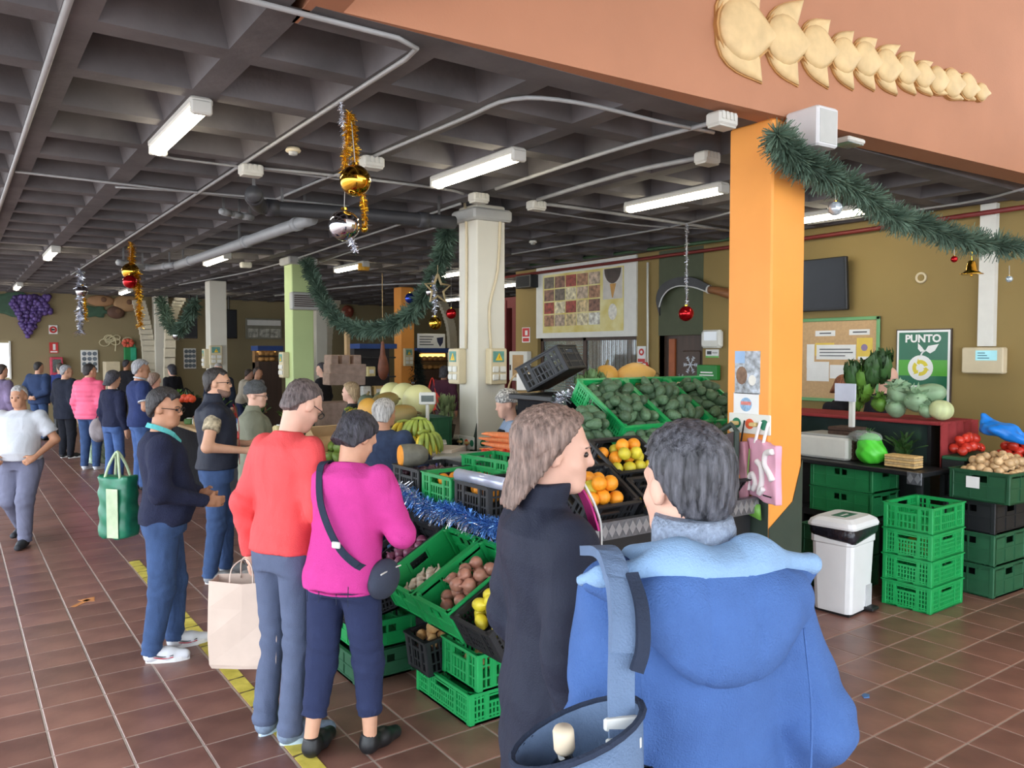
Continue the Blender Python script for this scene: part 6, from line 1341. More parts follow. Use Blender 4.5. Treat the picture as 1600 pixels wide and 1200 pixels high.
# ---- right-hand stall
box_table('black shelf of the right-hand stall', 6.32, 6.78, 3.24, 5.4, .96, None, m_black)
t = thing('corner_plate', 'diamond-plate corner piece of the right-hand shelf', 'trim', (6.31, 3.3, .91)); MB().bev((0, 0, 0), (.012, .12, .1), .003).build('plate', m_plate, t)
for k in range(2): o = link('plate_diamond', dme, t); o.matrix_local = onX(-.007, .03-k*.06, 0)
m_rc = cloth('red_tablecloth', (150, 56, 58)); 
t = thing('display_stand', 'tall stand with a red cloth under the cabbages', 'stand', (7.11, 4.4, 0)); MB().bx(-.25, .3, -.95, 1.1, 0, 1.3).build('cabinet', m_black, t); MB().bev((0, .05, 1.32), (.6, 2.2, .03), .008).build('cloth_top', m_rc, t)
g = MB(); n = 24; vs = []
for k in range(n+1): x = -.3+.66*k/n; w_ = .012*math.sin(k*1.3); vs += [(x, -1.05+w_, 1.33), (x, -1.06+w_*2, .86)]
g.add(vs, [(2*k, 2*k+2, 2*k+3, 2*k+1) for k in range(n)]); o = g.build('cloth_fall', m_rc, t, True); o.modifiers.new('thickness', 'SOLIDIFY').thickness = .004
g = MB(); g.bx(-.262, -.256, -.92, 0.9, .98, 1.3); g.build('clear_front', mat('dark_glass', (40, 52, 50), .1, var=.2), t)
for k, (u, v, kd, l) in enumerate(((1350, 620, 1, 'bright curly lettuce at the left of the cabbage display'), (1340, 634, 1, 'small light green lettuce hanging over the red cloth'), (1362, 600, 2, 'dark green leafy chard above the lettuces'), (1378, 592, 2, 'tall dark spinach bunch beside the bald vendor'), (1335, 610, 2, 'dark leafy bunch next to the curly hair'))):
    p = atX(u, v, 6.98+.05*(k % 2)); leafy(l, (p.x, p.y, max(1.34, p.z-.06)), m_lf1 if kd == 1 else m_lf2, 40, .19, .055, 'lettuce' if kd == 1 else 'leafy_greens', 'lettuce' if kd == 1 else 'greens', None, .5, seed=40+k)
for k, (u, v, r, l) in enumerate(((1405, 612, .1, 'savoy cabbage at the top left of the pile'), (1400, 636, .09, 'blue-green cabbage spilling over the red cloth'), (1432, 625, .1, 'open savoy cabbage in the middle of the pile'), (1375, 630, .075, 'round green cabbage beside the lettuces'), (1448, 640, .07, 'small cabbage next to the pale one'))):
    p = atX(u, v, 6.95); leafy(l, (p.x, p.y, max(1.34, p.z-r)), m_lf3 if k != 3 else m_lf1, 12, r*1.5, r*.75, 'cabbage', 'cabbage', 'cabbages on the red cloth', .75, r, 60+k*5)
p = atX(1471, 632, 6.95); squash('pale ribbed white cabbage at the right end of the display', (p.x, p.y, 1.43), .1, .17, m_lf4, 6, (.2, 0, 0), stem=False, name='cabbage', cat='cabbage')
p = atX(1450, 606, 7.05); squash('long pale green Chinese cabbage on top of the pile', (p.x, p.y, 1.56), .09, .3, m_lf3, 8, (1.4, 0, .2), stem=False, name='cabbage', cat='cabbage')
p = atX(1362, 694, 6.5); t = thing('carrier_bag', 'bright green plastic bag of herbs under a clear film', 'bag', (p.x, p.y, .97))
F = Field((-.18, -.18, -.02), (.18, .18, .32), .012); F.add(*sd_ell((0, 0, .08), (.12, .13, .09)), k=.02); F.add(*sd_cone((0, 0, .1), (0, .02, .16), .11, .1), k=.03); F.disp(lambda X, Y, Z: .006*np.sin(X*60+Z*40)*np.sin(Y*55-Z*35)); link('bag_body', F.mesh('bag_body', mat('lime_plastic', (84, 214, 60), .35, var=.1)), t)
F = Field((-.2, -.22, .1), (.2, .22, .36), .014); F.add(*sd_ell((0, .06, .22), (.1, .15, .06)), k=.02); link('clear_film', F.mesh('clear_film', mat('clear_wrap', (206, 214, 214), .1, var=.1, alpha=.35)), t)
leafy('green herbs poking out of the lime plastic bag', (p.x, p.y+.03, 1.1), m_lf2, 12, .12, .02, 'herbs', 'herbs', None, .9, seed=99)
p = atX(1412, 708, 6.48); t = thing('wicker_tray', 'small pale wicker basket on the right-hand shelf', 'basket', (p.x, p.y, .965)); 
for k in range(5): MB().bev((0, 0, .015+k*.02), (.14, .26, .018), .004).build('wicker_band', m_wick if k % 2 else mat('pale_wicker', (216, 180, 120), .8, var=.15, scale=40), t)
t = thing('woven_hamper', 'dark brown woven hamper behind the lime bag', 'basket', (6.62, atX(1322, 690, 6.6).y, .965))
for k in range(8): MB().bev((0, 0, .02+k*.036), (.22, .26, .034), .006).build('wicker_band', mat('dark_wicker', (74, 54, 44), .8, var=.3, scale=50), t)
leafy('dark green herbs beside the wicker basket', (6.66, atX(1405, 690, 6.6).y, .97), m_lf2, 16, .2, .03, 'herbs', 'herbs', None, 1.1, seed=120)
# white counter box and paper behind the column
p = atX(1270, 680, 6.3); t = thing('white_scale', 'white counter scale right of the orange column', 'scale', (6.62, p.y, .965)); MB().bev((0, 0, .1), (.36, .5, .2), .02).build('housing', m_white, t); MB().bev((0, 0, .21), (.34, .46, .02), .006).build('pan', m_grey, t)
MB().bx(-.02, .02, -.2, -.16, .2, .6).build('post', m_white, t); MB().bx(-.04, -.02, -.23, -.03, .52, .68).build('display_card', mat('lined_card', (206, 210, 226), .7, var=.05), t)
for k, z in enumerate((.5, .72)): crate('green crate under the black shelf, %s one' % ('lower', 'upper')[k], (6.6, 4.0, z, 0), .42, .6, .215, mat('mid_green_crate', (36, 128, 74), .45, var=.1), 'solid', 'green crates under the shelf')
t = thing('low_bench', 'dark low bench under the shelf crates', 'bench', (6.6, 4.0, 0)); MB().bx(-.2, .2, -.5, .5, .44, .5).build('board', m_black, t)
for s in (-1, 1): MB().bx(-.2, .2, s*.4-.03, s*.4+.03, 0, .44).build('leg', m_black, t)
for k in range(4):
    M = Matrix.Translation((6.06, 3.09, .002+k*.197)) @ Matrix.Rotation(.02, 4, 'Z')
    crate('bright green crate in the tall stack beside the bin, %s' % ('bottom one', 'second from the floor', 'third from the floor', 'empty top one')[k], M, .5, .37, .195, m_cg, 'grille' if k == 3 else 'fine', 'stack of bright green crates')
    if k == 2: heap('mandarin', M, .42, .3, .075, 'green-yellow fruit inside the stacked green crates', 'fruit inside the stacked crates', .05, 1, 0)
# white pedal bin
bn = thing('pedal_bin', 'white plastic pedal bin with black liner and green label', 'bin', (5.42, 3.36, 0), .1); m_bw = mat('white_bin_plastic', (226, 228, 230), .4, var=.02)
g = MB(); w0, d0, w1, d1 = .34, .28, .4, .33
def rr(w, d, z, r=.04): return [(sx*(w/2-r)+r*math.cos(a), sy*(d/2-r)+r*math.sin(a), z) for sx, sy, a0 in ((1, 1, 0), (-1, 1, 1.5708), (-1, -1, 3.1416), (1, -1, 4.7124)) for a in (a0, a0+.785, a0+1.5708)]
def stack(g, rings, M=None):
    n = len(rings[0]); vs = [p for r in rings for p in r]; fs = [tuple(range(n-1, -1, -1)), tuple(range((len(rings)-1)*n, len(rings)*n))]+[(k*n+i, k*n+(i+1) % n, k*n+n+(i+1) % n, k*n+n+i) for k in range(len(rings)-1) for i in range(n)]; return g.add(vs, fs, M)
stack(g, [rr(w0, d0, .02), rr(w0*1.02, d0*1.02, .05), rr(w1*.95, d1*.95, .5), rr(w1*.95, d1*.95, .52), rr(w1, d1, .53), rr(w1, d1, .6)]).build('bin_body', m_bw, bn)
g = MB(); stack(g, [rr(w1*1.0, d1*1.0, .56), rr(w1*1.05, d1*1.06, .58), rr(w1*1.06, d1*1.06, .64), rr(w1, d1, .65)]); 
g.v = [(x*(1+.03*math.sin(9*math.atan2(y, x))), y*(1+.03*math.sin(7*math.atan2(y, x))), z+(.02*math.sin(6*math.atan2(y, x)) if z < .6 else 0)) for x, y, z in g.v]; g.build('bin_liner', mat('black_bin_bag', (30, 30, 38), .25, var=.3, scale=20, bump=.6, bscale=30), bn, True)
g = MB(); stack(g, [rr(w1*1.08, d1*1.1, .645), rr(w1*1.1, d1*1.12, .66), rr(w1*1.04, d1*1.04, .69), rr(w1*.85, d1*.8, .715)]); ld = g.build('lid', m_bw, bn); MB().bx(-.1, .1, -.06, .05, .715, .7165).build('green_label', mat('label_green', (42, 110, 86), .5), ld); MB().bx(-.06, .04, -.02, .0, .7166, .717).build('label_text', m_sw, ld)
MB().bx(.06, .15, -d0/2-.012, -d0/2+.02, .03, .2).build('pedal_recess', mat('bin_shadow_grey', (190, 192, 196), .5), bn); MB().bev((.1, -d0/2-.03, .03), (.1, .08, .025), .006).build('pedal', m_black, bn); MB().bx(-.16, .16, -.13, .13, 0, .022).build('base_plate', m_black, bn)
# dark crates and the onion box on the right
for i, (x, y) in enumerate(((6.85, 3.0), (7.42, 2.98))):
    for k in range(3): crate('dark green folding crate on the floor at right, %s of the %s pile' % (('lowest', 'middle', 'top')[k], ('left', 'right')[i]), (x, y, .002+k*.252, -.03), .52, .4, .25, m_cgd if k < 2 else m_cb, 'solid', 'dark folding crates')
M = Matrix.Translation((6.85, 2.9, .76)) @ Matrix.Rotation(-.06, 4, 'Z'); crate('dark green box of golden onions on the dark crates', M, .6, .46, .24, mat('bottle_green_crate', (34, 84, 56), .45, var=.12), 'solid', None)
heap('onion', M, .56, .42, .076, 'golden onion in the dark green box', 'golden onions', .2, 2, .09)
M2 = Matrix.Translation((7.45, 2.95, .76)); crate('dark green box of tomatoes at the right edge', M2, .5, .5, .24, m_cgd, 'solid', None); heap('tomato', M2, .48, .46, .086, 'ripe tomato in the box at the right edge', 'tomatoes at the right edge', .24, 2, .1)
heap('tomato', Matrix.Translation((7.05, 3.24, 1.05)), .5, .19, .086, 'ripe tomato piled behind the golden onions', 'tomatoes behind the onions', .03, 2, .06); box_table('small stand under the tomatoes behind the onions', 6.8, 7.35, 3.2, 3.46, 1.04, m_skirt) if False else None
t = thing('tomato_tray', 'dark tray stack holding the tomatoes behind the onions', 'tray', (7.07, 3.22, 0)); MB().bx(-.28, .28, -.08, .1, .0, 1.04).build('stacked_trays', m_cb, t); MB().bev((0, 0, 1.045), (.58, .2, .03), .006).build('top_tray', m_cgd, t)
p = atX(1570, 680, 7.2); t = thing('carrier_bag', 'crumpled bright blue plastic bag lying on the tomatoes', 'bag', (p.x, p.y, 1.25)); F = Field((-.25, -.25, -.12), (.25, .25, .2), .012)
F.add(*sd_ell((0, .05, .03), (.13, .14, .06)), k=.04); F.add(*sd_cone((0, .12, .05), (0, .17, .13), .05, .03), k=.05); F.add(*sd_cone((-.05, -.05, .0), (-.06, -.17, -.05), .06, .03), k=.05); F.add(*sd_cone((.07, -.03, .0), (.1, -.16, -.06), .05, .025), k=.05); F.disp(lambda X, Y, Z: .009*np.sin(X*50+Z*40)*np.sin(Y*45-Z*35+X*20)); link('bag_body', F.mesh('bag_body', mat('bright_blue_plastic', (28, 132, 230), .3, var=.12)), t)
MB().prism([(-.05, -.04), (.05, -.04), (.05, .05), (-.05, .05)], .002, onX(6.545, 2.96, .9)).build('paper_tag', m_paper); o = bpy.data.objects['paper_tag']; tag(o, 'white paper tag stuck on the dark green onion box', 'tag')
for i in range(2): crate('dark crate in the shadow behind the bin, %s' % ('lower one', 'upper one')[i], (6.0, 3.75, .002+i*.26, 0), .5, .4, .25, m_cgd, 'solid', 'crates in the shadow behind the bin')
# bags on the hook strip
p = atX(1190, 735, 4.2); m_pt = mat('pink_tote_print', (226, 168, 190), .8, var=.12, scale=5, bump=.2, bscale=12); m_ptw = mat('white_tote_print', (236, 230, 230), .8, var=.03)
t = thing('tote_bag', 'pink and white printed tote bag hanging from the orange column', 'bag'); t.matrix_world = onX(4.2, p.y-.015, p.z) @ Matrix.Rotation(-.35, 4, 'Y')
F = Field((-.24, -.24, -.06), (.24, .24, .06), .01); F.add(lambda X, Y, Z: (np.maximum(np.maximum(np.abs(X+.02*Y)-.165, np.abs(Y+.012*np.sin(X*14))-.185), np.abs(Z)-(.022+.012*np.cos(X*9)*np.cos(Y*6))))+.003*np.sin(X*45+Y*20), (-.2, -.2, -.05), (.2, .2, .05), k=.004); link('bag_body', F.mesh('bag_body', m_pt), t)
for pts in ([(-.1, -.14), (-.12, -.08), (-.07, -.03), (-.03, -.08), (-.06, -.13)], [(-.02, .06), (.03, .03), (.04, -.06), (.01, -.14), (.06, -.1)], [(.15, .14), (.08, .12), (.07, .05), (.12, 0), (.15, -.04)]):
    MB().tube(catmull([(x, y, .036) for x, y in pts], 5), .02, 8).build('printed_swirl', m_ptw, t, True)
MB().bx(.05, .14, -.15, -.142, .034, .037).build('printed_caption', m_black, t)
for s in (-.05, .04): MB().tube(catmull([(s-.02, .17, .02), (s, .26, .01), (s+.01, .31, .0)], 4), .011, 6).build('handle', m_ptw, t, True)
t = thing('tote_bag', 'folded dark and pink bag hanging left of the pink tote', 'bag'); p = atX(1158, 735, 4.2); t.matrix_world = onX(4.19, p.y, p.z)
F = Field((-.12, -.26, -.05), (.12, .26, .05), .01); F.add(lambda X, Y, Z: np.maximum(np.maximum(np.abs(X)-(.06-.08*Y), np.abs(Y)-.19), np.abs(Z)-.02)+.004*np.sin(X*60+Y*15), (-.12, -.22, -.03), (.12, .22, .03), k=.004); link('bag_body', F.mesh('bag_body', mat('rose_grey_fabric', (170, 120, 132), .85, var=.2)), t); MB().tube([(.0, .17, 0), (.03, .33, 0)], .006, 6).build('handle', m_black, t)
t = thing('carrier_bag', 'green plastic bag hanging below the pink tote', 'bag'); p = atX(1170, 797, 4.19); t.matrix_world = onX(4.19, p.y, p.z); MB().dome([(-.12, .05), (-.14, 0), (-.02, -.02), (.1, -.05), (.09, .05)][::-1], .03).build('bag_body', mat('leaf_green_plastic', (104, 158, 66), .4, var=.1), t, True); MB().tube([(-.02, .04, .01), (0, .4, 0)], .004, 5).build('handle', mat('leaf_green_plastic', (104, 158, 66), .4), t)
# ---- floor marks
m_tape = mat('yellow_floor_tape', (206, 186, 66), .6, var=.3, scale=9, col2=(226, 208, 96)); m_tk = mat('worn_black_mark', (96, 86, 52), .7, var=.3)
t = thing('floor_tape', 'worn yellow hazard tape along the aisle floor', 'tape', (1.33, 3.2, 0)); 
for k in range(22): MB().bx(-.045, .045, k*.215, k*.215+.2, .0005, .003).build('tape_strip', m_tape, t); MB().prism([(-.045, k*.215+.19), (.045, k*.215+.215), (.045, k*.215+.222), (-.045, k*.215+.2)], .0034).build('dark_stripe', m_tk, t)
p = atZ(132, 940); t = thing('floor_arrow', 'faded orange arrow painted on the floor tiles', 'floor marking', (p.x, p.y, 0), -.75); m_ar = mat('faded_orange_paint', (196, 128, 72), .7, var=.2, scale=20)
MB().bx(-.02, .02, -.13, .05, .0005, .002).build('shaft', m_ar, t); MB().prism([(-.07, .02), (0, -.0), (.07, .02), (0, .12)], .002).build('arrow_head', m_ar, t)
p = atZ(1352, 1088); o = MB().prism([(-.03, -.01), (0, -.025), (.035, -.005), (.02, .02), (-.01, .015)], .006).build('plastic_scrap', mat('blue_scrap', (70, 110, 160), .5), None, False, (p.x, p.y, 0)); tag(o, 'blue plastic scrap lying on the tiles', 'litter')
# =================================================================== tinsel, garlands, baubles
def rv(): 
    v = Vector((random.gauss(0, 1), random.gauss(0, 1), random.gauss(0, 1))); return v.normalized()
def strands(path, n, L, wd, spread=1., droop=0.):
    """fine strips standing off a path in every direction"""
    b = MB(); P_ = path; m = len(P_)-1
    for k in range(n):
        f = random.random()*m; i = min(int(f), m-1); p = P_[i].lerp(P_[i+1], f-i); t = (P_[i+1]-P_[i]).normalized()
        d = rv(); d = (d-t*d.dot(t)*.6).normalized(); l = L*random.uniform(.55, 1.1)*(.85+.3*math.sin(f*2.1+1)*math.sin(f*.7)); q = p+d*l+Vector((0, 0, -droop*l)); s = d.cross(rv()).normalized()*wd
        b.add([p-s, p+s, q+s*.6, q-s*.6], [(0, 1, 2, 3)])
    return b
m_sil = mat('silver_tinsel', (216, 218, 226), .2, metal=.9, var=.15, scale=60); m_gold = mat('gold_tinsel', (216, 168, 44), .22, metal=.85, var=.2, scale=60); m_blue = mat('blue_tinsel', (30, 104, 224), .2, metal=.55, var=.4, scale=90, col2=(130, 190, 250))
m_pine = mat('pine_needles', (62, 88, 72), .7, var=.35, scale=6, col2=(104, 130, 110)); m_wire = mat('garland_wire', (40, 56, 44), .7)
def garl(name, label, cat, pts, n, L, wd, m, core=.006, coremat=None, droop=.2, sub=6, group=None):
    c = catmull(pts, sub); t = thing(name, label, cat, c[0], group=group); q = [p-c[0] for p in c]
    MB().tube(q, core, 6).build('core_wire', coremat or m, t); o = strands(q, n, L, wd, droop=droop).build('strands' if 'tinsel' in name else 'needles', m, t); tag(o, kind='stuff'); return t
# blue tinsel along the left table, with silver patches
TE = [(2.55, 5.16, 1.03), (2.5, 5.0, .97), (2.48, 4.7, .99), (2.48, 4.4, .95), (2.47, 4.1, .98), (2.48, 3.8, .95), (2.5, 3.6, .97), (2.58, 3.5, .96)]
garl('tinsel_garland', 'shaggy blue tinsel along the edge of the left table', 'tinsel', TE, 5200, .09, .0024, m_blue, .01, droop=.4)
garl('tinsel_garland', 'silver tinsel strand mixed into the blue one on the left table', 'tinsel', [(2.55, 5.17, 1.04), (2.48, 5.0, .99), (2.47, 4.75, 1.03), (2.46, 4.35, .93), (2.46, 4.05, .95), (2.47, 3.75, .92)], 1300, .085, .0024, m_sil, .005, droop=.4)
garl('tinsel_garland', 'silver tinsel along the top of the avocado display', 'tinsel', [(3.35, 4.3, 1.52), (3.55, 4.34, 1.63), (3.9, 4.33, 1.66), (4.3, 4.33, 1.65), (4.7, 4.33, 1.66), (5.1, 4.33, 1.62)], 2600, .075, .002, m_sil, .006, droop=.2)
# pine garlands
GR = [(1213, 208), (1232, 235), (1255, 252), (1295, 275), (1345, 300), (1395, 338), (1445, 352), (1500, 372), (1560, 382), (1640, 392)]
garl('pine_garland', 'thick green pine garland swagged from the orange column to the right', 'garland', [atY(u, v, 2.98) for u, v in GR], 9000, .135, .0042, m_pine, .02, m_wire, .1)
XG = 4.28; GC = [(478, 406), (492, 440), (508, 475), (535, 505), (575, 514), (610, 508), (645, 485), (672, 445), (690, 400), (700, 358)]
garl('pine_garland', 'green pine garland swagged between the green and off-white columns', 'garland', [atX(u, v, XG) for u, v in GC], 9000, .15, .0065, m_pine, .02, m_wire, .1)
garl('pine_garland', 'small distant pine garland between the two far white columns', 'garland', [atX(u, v, 4.38) for u, v in ((252, 468), (262, 500), (278, 516), (292, 500), (306, 470))], 2200, .22, .014, m_pine, .03, m_wire, .1)
m_goldb = mat('gold_bauble', (222, 172, 62), .06, metal=1., var=.02); m_silb = mat('silver_bauble', (206, 208, 216), .05, metal=1., var=.02); m_redb = mat('red_bauble', (176, 20, 28), .08, metal=.7, var=.03); m_glb = mat('glass_bauble', (190, 204, 214), .1, metal=.4, var=.3, scale=40)
def bauble(label, p, r, m, top=None, n=28, group='hanging baubles'):
    t = thing('bauble', label, 'bauble', p, group=group); ball(n, n//2, None, r, r, r).build('globe', m, t, True); MB().lathe([(r*.2, r*.95), (r*.2, r*1.12), (r*.08, r*1.15)], 10).build('cap', m_goldb, t)
    if top is not None: MB().tube([(0, 0, r*1.1), Vector(top)-Vector(p)], .0025, 5).build('thread', m_grey, t)
    return t
def hang(name, label, a, b, n, L, wd, m): return garl(name, label, 'tinsel', [a, (a+b)/2+Vector((.01, .01, 0)), b], n, L, wd, m, .004, droop=.3, group='hanging tinsel strands')
A = Vector((1.87, 4.35, ZC-.03)); D0 = (A-_C).dot(_F)
hang('tinsel_strand', 'silver tinsel tied to the conduit above the gold bauble', A, atD(543, 268, D0), 700, .035, .0018, m_sil)
hang('tinsel_strand', 'gold tinsel hanging left above the gold bauble', atD(545, 175, D0-.02), atD(538, 265, D0-.02), 900, .04, .0018, m_gold)
hang('tinsel_strand', 'gold tinsel hanging right behind the gold bauble', atD(549, 178, D0+.02), atD(556, 262, D0+.02), 900, .035, .0018, m_gold)
hang('tinsel_strand', 'lower gold tinsel ending in a small ball', atD(566, 300, D0), atD(570, 355, D0), 500, .03, .0018, m_gold)
bauble('large gold mirror bauble under the tinsel at upper centre', atD(555, 282, D0-.06), 24/FPX*D0, m_goldb, atD(549, 190, D0))
bauble('large silver mirror bauble just below the gold one', atD(538, 352, D0-.04), 24/FPX*D0, m_silb, atD(540, 265, D0))
bauble('tiny gold ball at the end of the lower gold tinsel', atD(569, 358, D0), .02, m_goldb, atD(569, 345, D0))
hang('tinsel_strand', 'short silver tinsel under the silver bauble', atD(548, 374, D0), atD(556, 392, D0), 200, .03, .0018, m_sil)
A = atX(204, 378, 1.87); D1 = (A-_C).dot(_F)
hang('tinsel_strand', 'gold tinsel above the olive and red baubles', atD(204, 378, D1), atD(206, 415, D1), 500, .06, .004, m_gold); hang('tinsel_strand', 'long gold tinsel hanging beside the red bauble', atD(214, 425, D1), atD(219, 510, D1), 900, .07, .004, m_gold)
bauble('olive gold bauble hanging at the left above the red one', atD(204, 424, D1), 13/FPX*D1, m_goldb, atD(204, 385, D1)); bauble('red bauble hanging below the olive gold one at left', atD(203, 440, D1-.1), 10.5/FPX*D1, m_redb)
A = atX(125, 425, 1.87); D2 = (A-_C).dot(_F)
hang('tinsel_strand', 'silver tinsel hanging in front of the grapes mural', Vector((A.x, A.y, ZC-.02)), atD(125, 520, D2), 1100, .1, .006, m_sil); bauble('silver bauble in the far left tinsel', atD(128, 455, D2), 9/FPX*D2, m_silb, atD(127, 430, D2)); hang('tinsel_strand', 'short gold tinsel beside the far silver one', atD(132, 465, D2), atD(134, 500, D2), 250, .06, .005, m_gold)
A = atZ(1073, 349, ZC-.03); D3 = (A-_C).dot(_F)
hang('tinsel_strand', 'thin silver tinsel holding the red bauble by the wall', A, atD(1073, 474, D3), 1000, .032, .002, m_sil); bauble('shiny red bauble hanging in front of the sickle', atD(1072, 490, D3), 12/FPX*D3, m_redb, atD(1073, 474, D3))
pr_ = lambda u, v: atY(u, v, 2.98)
bauble('small red bauble under the right pine garland', pr_(1491, 405), .025, m_redb, pr_(1491, 385)); bauble('small silver glitter bauble at the far right of the garland', pr_(1577, 436), .027, m_glb, pr_(1577, 415)); bauble('clear disc bauble in front of the fourth lamp', pr_(1305, 326), .045, m_glb, pr_(1305, 285))
p = pr_(1518, 420); t = thing('bell_ornament', 'gold bell ornament hanging from the right garland', 'bell', p); MB().lathe([(.012, .065), (.025, .06), (.034, .03), (.04, -.01), (.07, -.035), (.085, -.04), (.08, -.045), (.03, -.04)], 22).build('bell', m_goldb, t, True); MB().tube([(0, 0, .06), (0, 0, .13)], .004, 5).build('loop', m_gold, t); MB().lathe([(.002, -.06), (.012, -.05), (.002, -.038)], 10).build('clapper', m_goldb, t, True)
pc = lambda u, v: atX(u, v, XG-.05)
def star(label, p, r, m):
    t = thing('star_ornament', label, 'star', p); P5 = [Vector((r*(1 if k % 2 == 0 else .45)*math.sin(k*math.pi/5), 0, r*(1 if k % 2 == 0 else .45)*math.cos(k*math.pi/5))) for k in range(10)]
    MB().tube(P5+[P5[0]], r*.09, 6).build('outline', m, t); MB().tube([(0, 0, r), (0, 0, r*1.6)], .004, 5).build('thread', m, t)
star('wire star hanging from the centre garland', pc(684, 452), .16, mat('bronze_wire', (168, 150, 110), .5)); bauble('gold bauble below the wire star', pc(680, 505), .07, m_goldb, pc(680, 430)); hang('tinsel_strand', 'silver tinsel above the lower gold bauble', pc(677, 430), pc(680, 495), 400, .05, .003, m_sil)
bauble('red bauble beside the off-white column garland', atX(705, 490, 4.6), .06, m_redb, atX(705, 490, 4.6)+Vector((0, 0, ZC+.27-atX(705, 490, 4.6).z))); bauble('blue bauble on the centre garland', pc(641, 466), .06, mat('blue_bauble', (40, 60, 150), .1, metal=.7), None); bauble('white bauble on the centre garland near the star', pc(674, 456), .06, m_silb); bauble('white bauble on the far pine garland', atX(277, 524, 4.38), .12, m_silb, atX(277, 515, 4.38))
# =================================================================== back wall murals, boards and far stalls
YB = WY-.02
def wy(u, v, off=0.): return atY(u, v, WY-off)
def rectY(u0, v0, u1, v1, off=0.):
    a = wy(u0, v0, off); b = wy(u1, v1, off); return onY((a.x+b.x)/2, WY-off, (a.z+b.z)/2), abs(b.x-a.x), abs(a.z-b.z)
m_grp_ = objvar(mat('purple_grape', (88, 68, 128), .4, var=.15), .25); gme = ball(10, 7, None, .066, .066, .066).mesh('grape', m_grp_, True)
t = thing('grape_mural', 'big purple bunch of grapes mounted on the back wall', 'mural', wy(45, 490, .05)); o0 = t.location.copy()
for v, a, b_ in ((464, 20, 78), (469, 17, 76), (474, 16, 74), (479, 18, 78), (484, 20, 82), (489, 24, 80), (494, 27, 66), (499, 28, 62), (504, 30, 58), (509, 32, 56), (514, 34, 54), (519, 36, 50), (524, 38, 46)):
    n = max(1, int((b_-a)/5.6))
    for k in range(n): link('grape', gme, t, wy(a+(b_-a)*(k+.5)/n+random.uniform(-1.6, 1.6), v+random.uniform(-1.6, 1.6), random.uniform(.04, .12))-o0).scale = (random.uniform(.85, 1.15),)*3
t = thing('melon_mural', 'red round fruit relief behind the centre garland', 'mural', wy(543, 487, .04)); MB().dome(circ(.2, 20), .06, frame((0, 0, 0), (1, 0, 0), (0, 0, 1))).build('fruit_shape', mat('mural_red', (150, 74, 58), .7, var=.15), t, True); MB().dome(circ(.05, 10), .02, frame((.05, -.06, .05), (1, 0, 0), (0, 0, 1))).build('highlight_patch', mat('mural_pink', (186, 116, 96), .7), t, True)
t = thing('vine_leaf_mural', 'dark green vine leaf beside the grapes at the left edge', 'mural', wy(15, 475, .04)); mvl = mat('vine_green', (62, 92, 72), .7, var=.15)
MB().dome([(.62*math.cos(a)*(1+.18*math.cos(5*a)), .3*math.sin(a)*(1+.18*math.cos(5*a))) for a in np.linspace(0, 6.28, 26)[:-1]], .04, frame((0, 0, 0), (1, 0, 0), (0, 0, 1))).build('leaf', mvl, t)
for u, v, rx, rz_, c, l in ((158, 470, 20, 9, (168, 128, 92), 'tan potato relief at the left of the potato mural'), (198, 474, 20, 13, (172, 136, 96), 'tan potato relief at the right of the potato mural'), (181, 488, 13, 10, (98, 70, 56), 'dark brown potato relief at the bottom of the mural')):
    s_ = (wy(u, v)-_C).dot(_F)/FPX; t = thing('potato_mural', l, 'mural', wy(u, v, .04), group='potato mural pieces'); mm = mat('mural_tan_%d' % c[0], c, .7, var=.15, scale=3)
    MB().dome([(rx*s_*math.cos(a), rz_*s_*math.sin(a)) for a in np.linspace(0, 6.28, 22)[:-1]], .08, frame((0, 0, 0), (1, 0, 0), (0, 0, 1))).build('potato_shape', mm, t, True); MB().dome(circ(.07, 10), .02, frame((.05, -.082, .03), (1, 0, 0), (0, 0, 1))).build('potato_eye', mat('mural_brown', (112, 80, 58), .7), t)
t = thing('vine_leaf_mural', 'green leaves under the potato mural', 'mural', wy(148, 487, .04)); MB().dome([(.32*math.cos(a)*(1+.2*math.cos(6*a)), .15*math.sin(a)*(1+.2*math.cos(6*a))) for a in np.linspace(0, 6.28, 26)[:-1]], .03, frame((0, 0, 0), (1, 0, 0), (0, 0, 1))).build('leaf', mvl, t)
def bsign(u0, v0, u1, v1, label, field, pic):
    M, a, b = rectY(u0, v0, u1, v1, .01); t = thing('safety_sign', label, 'sign'); t.matrix_world = M; MB().bx(-a/2, a/2, -b/2, b/2, 0, .01).build('plate', m_paper if not field else m_sred, t); pic(t, a, b)
bsign(76, 508, 90, 522, 'round prohibition sign beside the grapes', False, lambda t, a, b: (MB().tube([(a*.34*math.cos(x), a*.34*math.sin(x), .014) for x in np.linspace(0, 6.28, 17)], .022, 6).build('red_ring', m_sred, t), MB().bx(-a*.2, a*.2, -.02, .02, .012, .016).build('cigarette', m_black, t)))
bsign(77, 535, 91, 552, 'red fire extinguisher sign below the prohibition sign', True, lambda t, a, b: (MB().bx(-a*.1, a*.2, -b*.2, b*.35, .01, .014).build('pictogram', m_paper, t), MB().bx(-a*.4, a*.4, -b*.42, -b*.3, .01, .014).build('caption_bar', m_paper, t)))
def far_box(name, label, cat, u0, v0, u1, v1, y, dep, m, extra=None, ground=True):
    a = atY(u0, v0, y); b = atY(u1, v1, y); t = thing(name, label, cat, ((a.x+b.x)/2, y, b.z)); w_, h_ = b.x-a.x, a.z-b.z
    MB().bev((0, dep/2, h_/2), (w_, dep, h_), .01).build('body', m, t)
    if extra: extra(t, w_, h_)
    return t
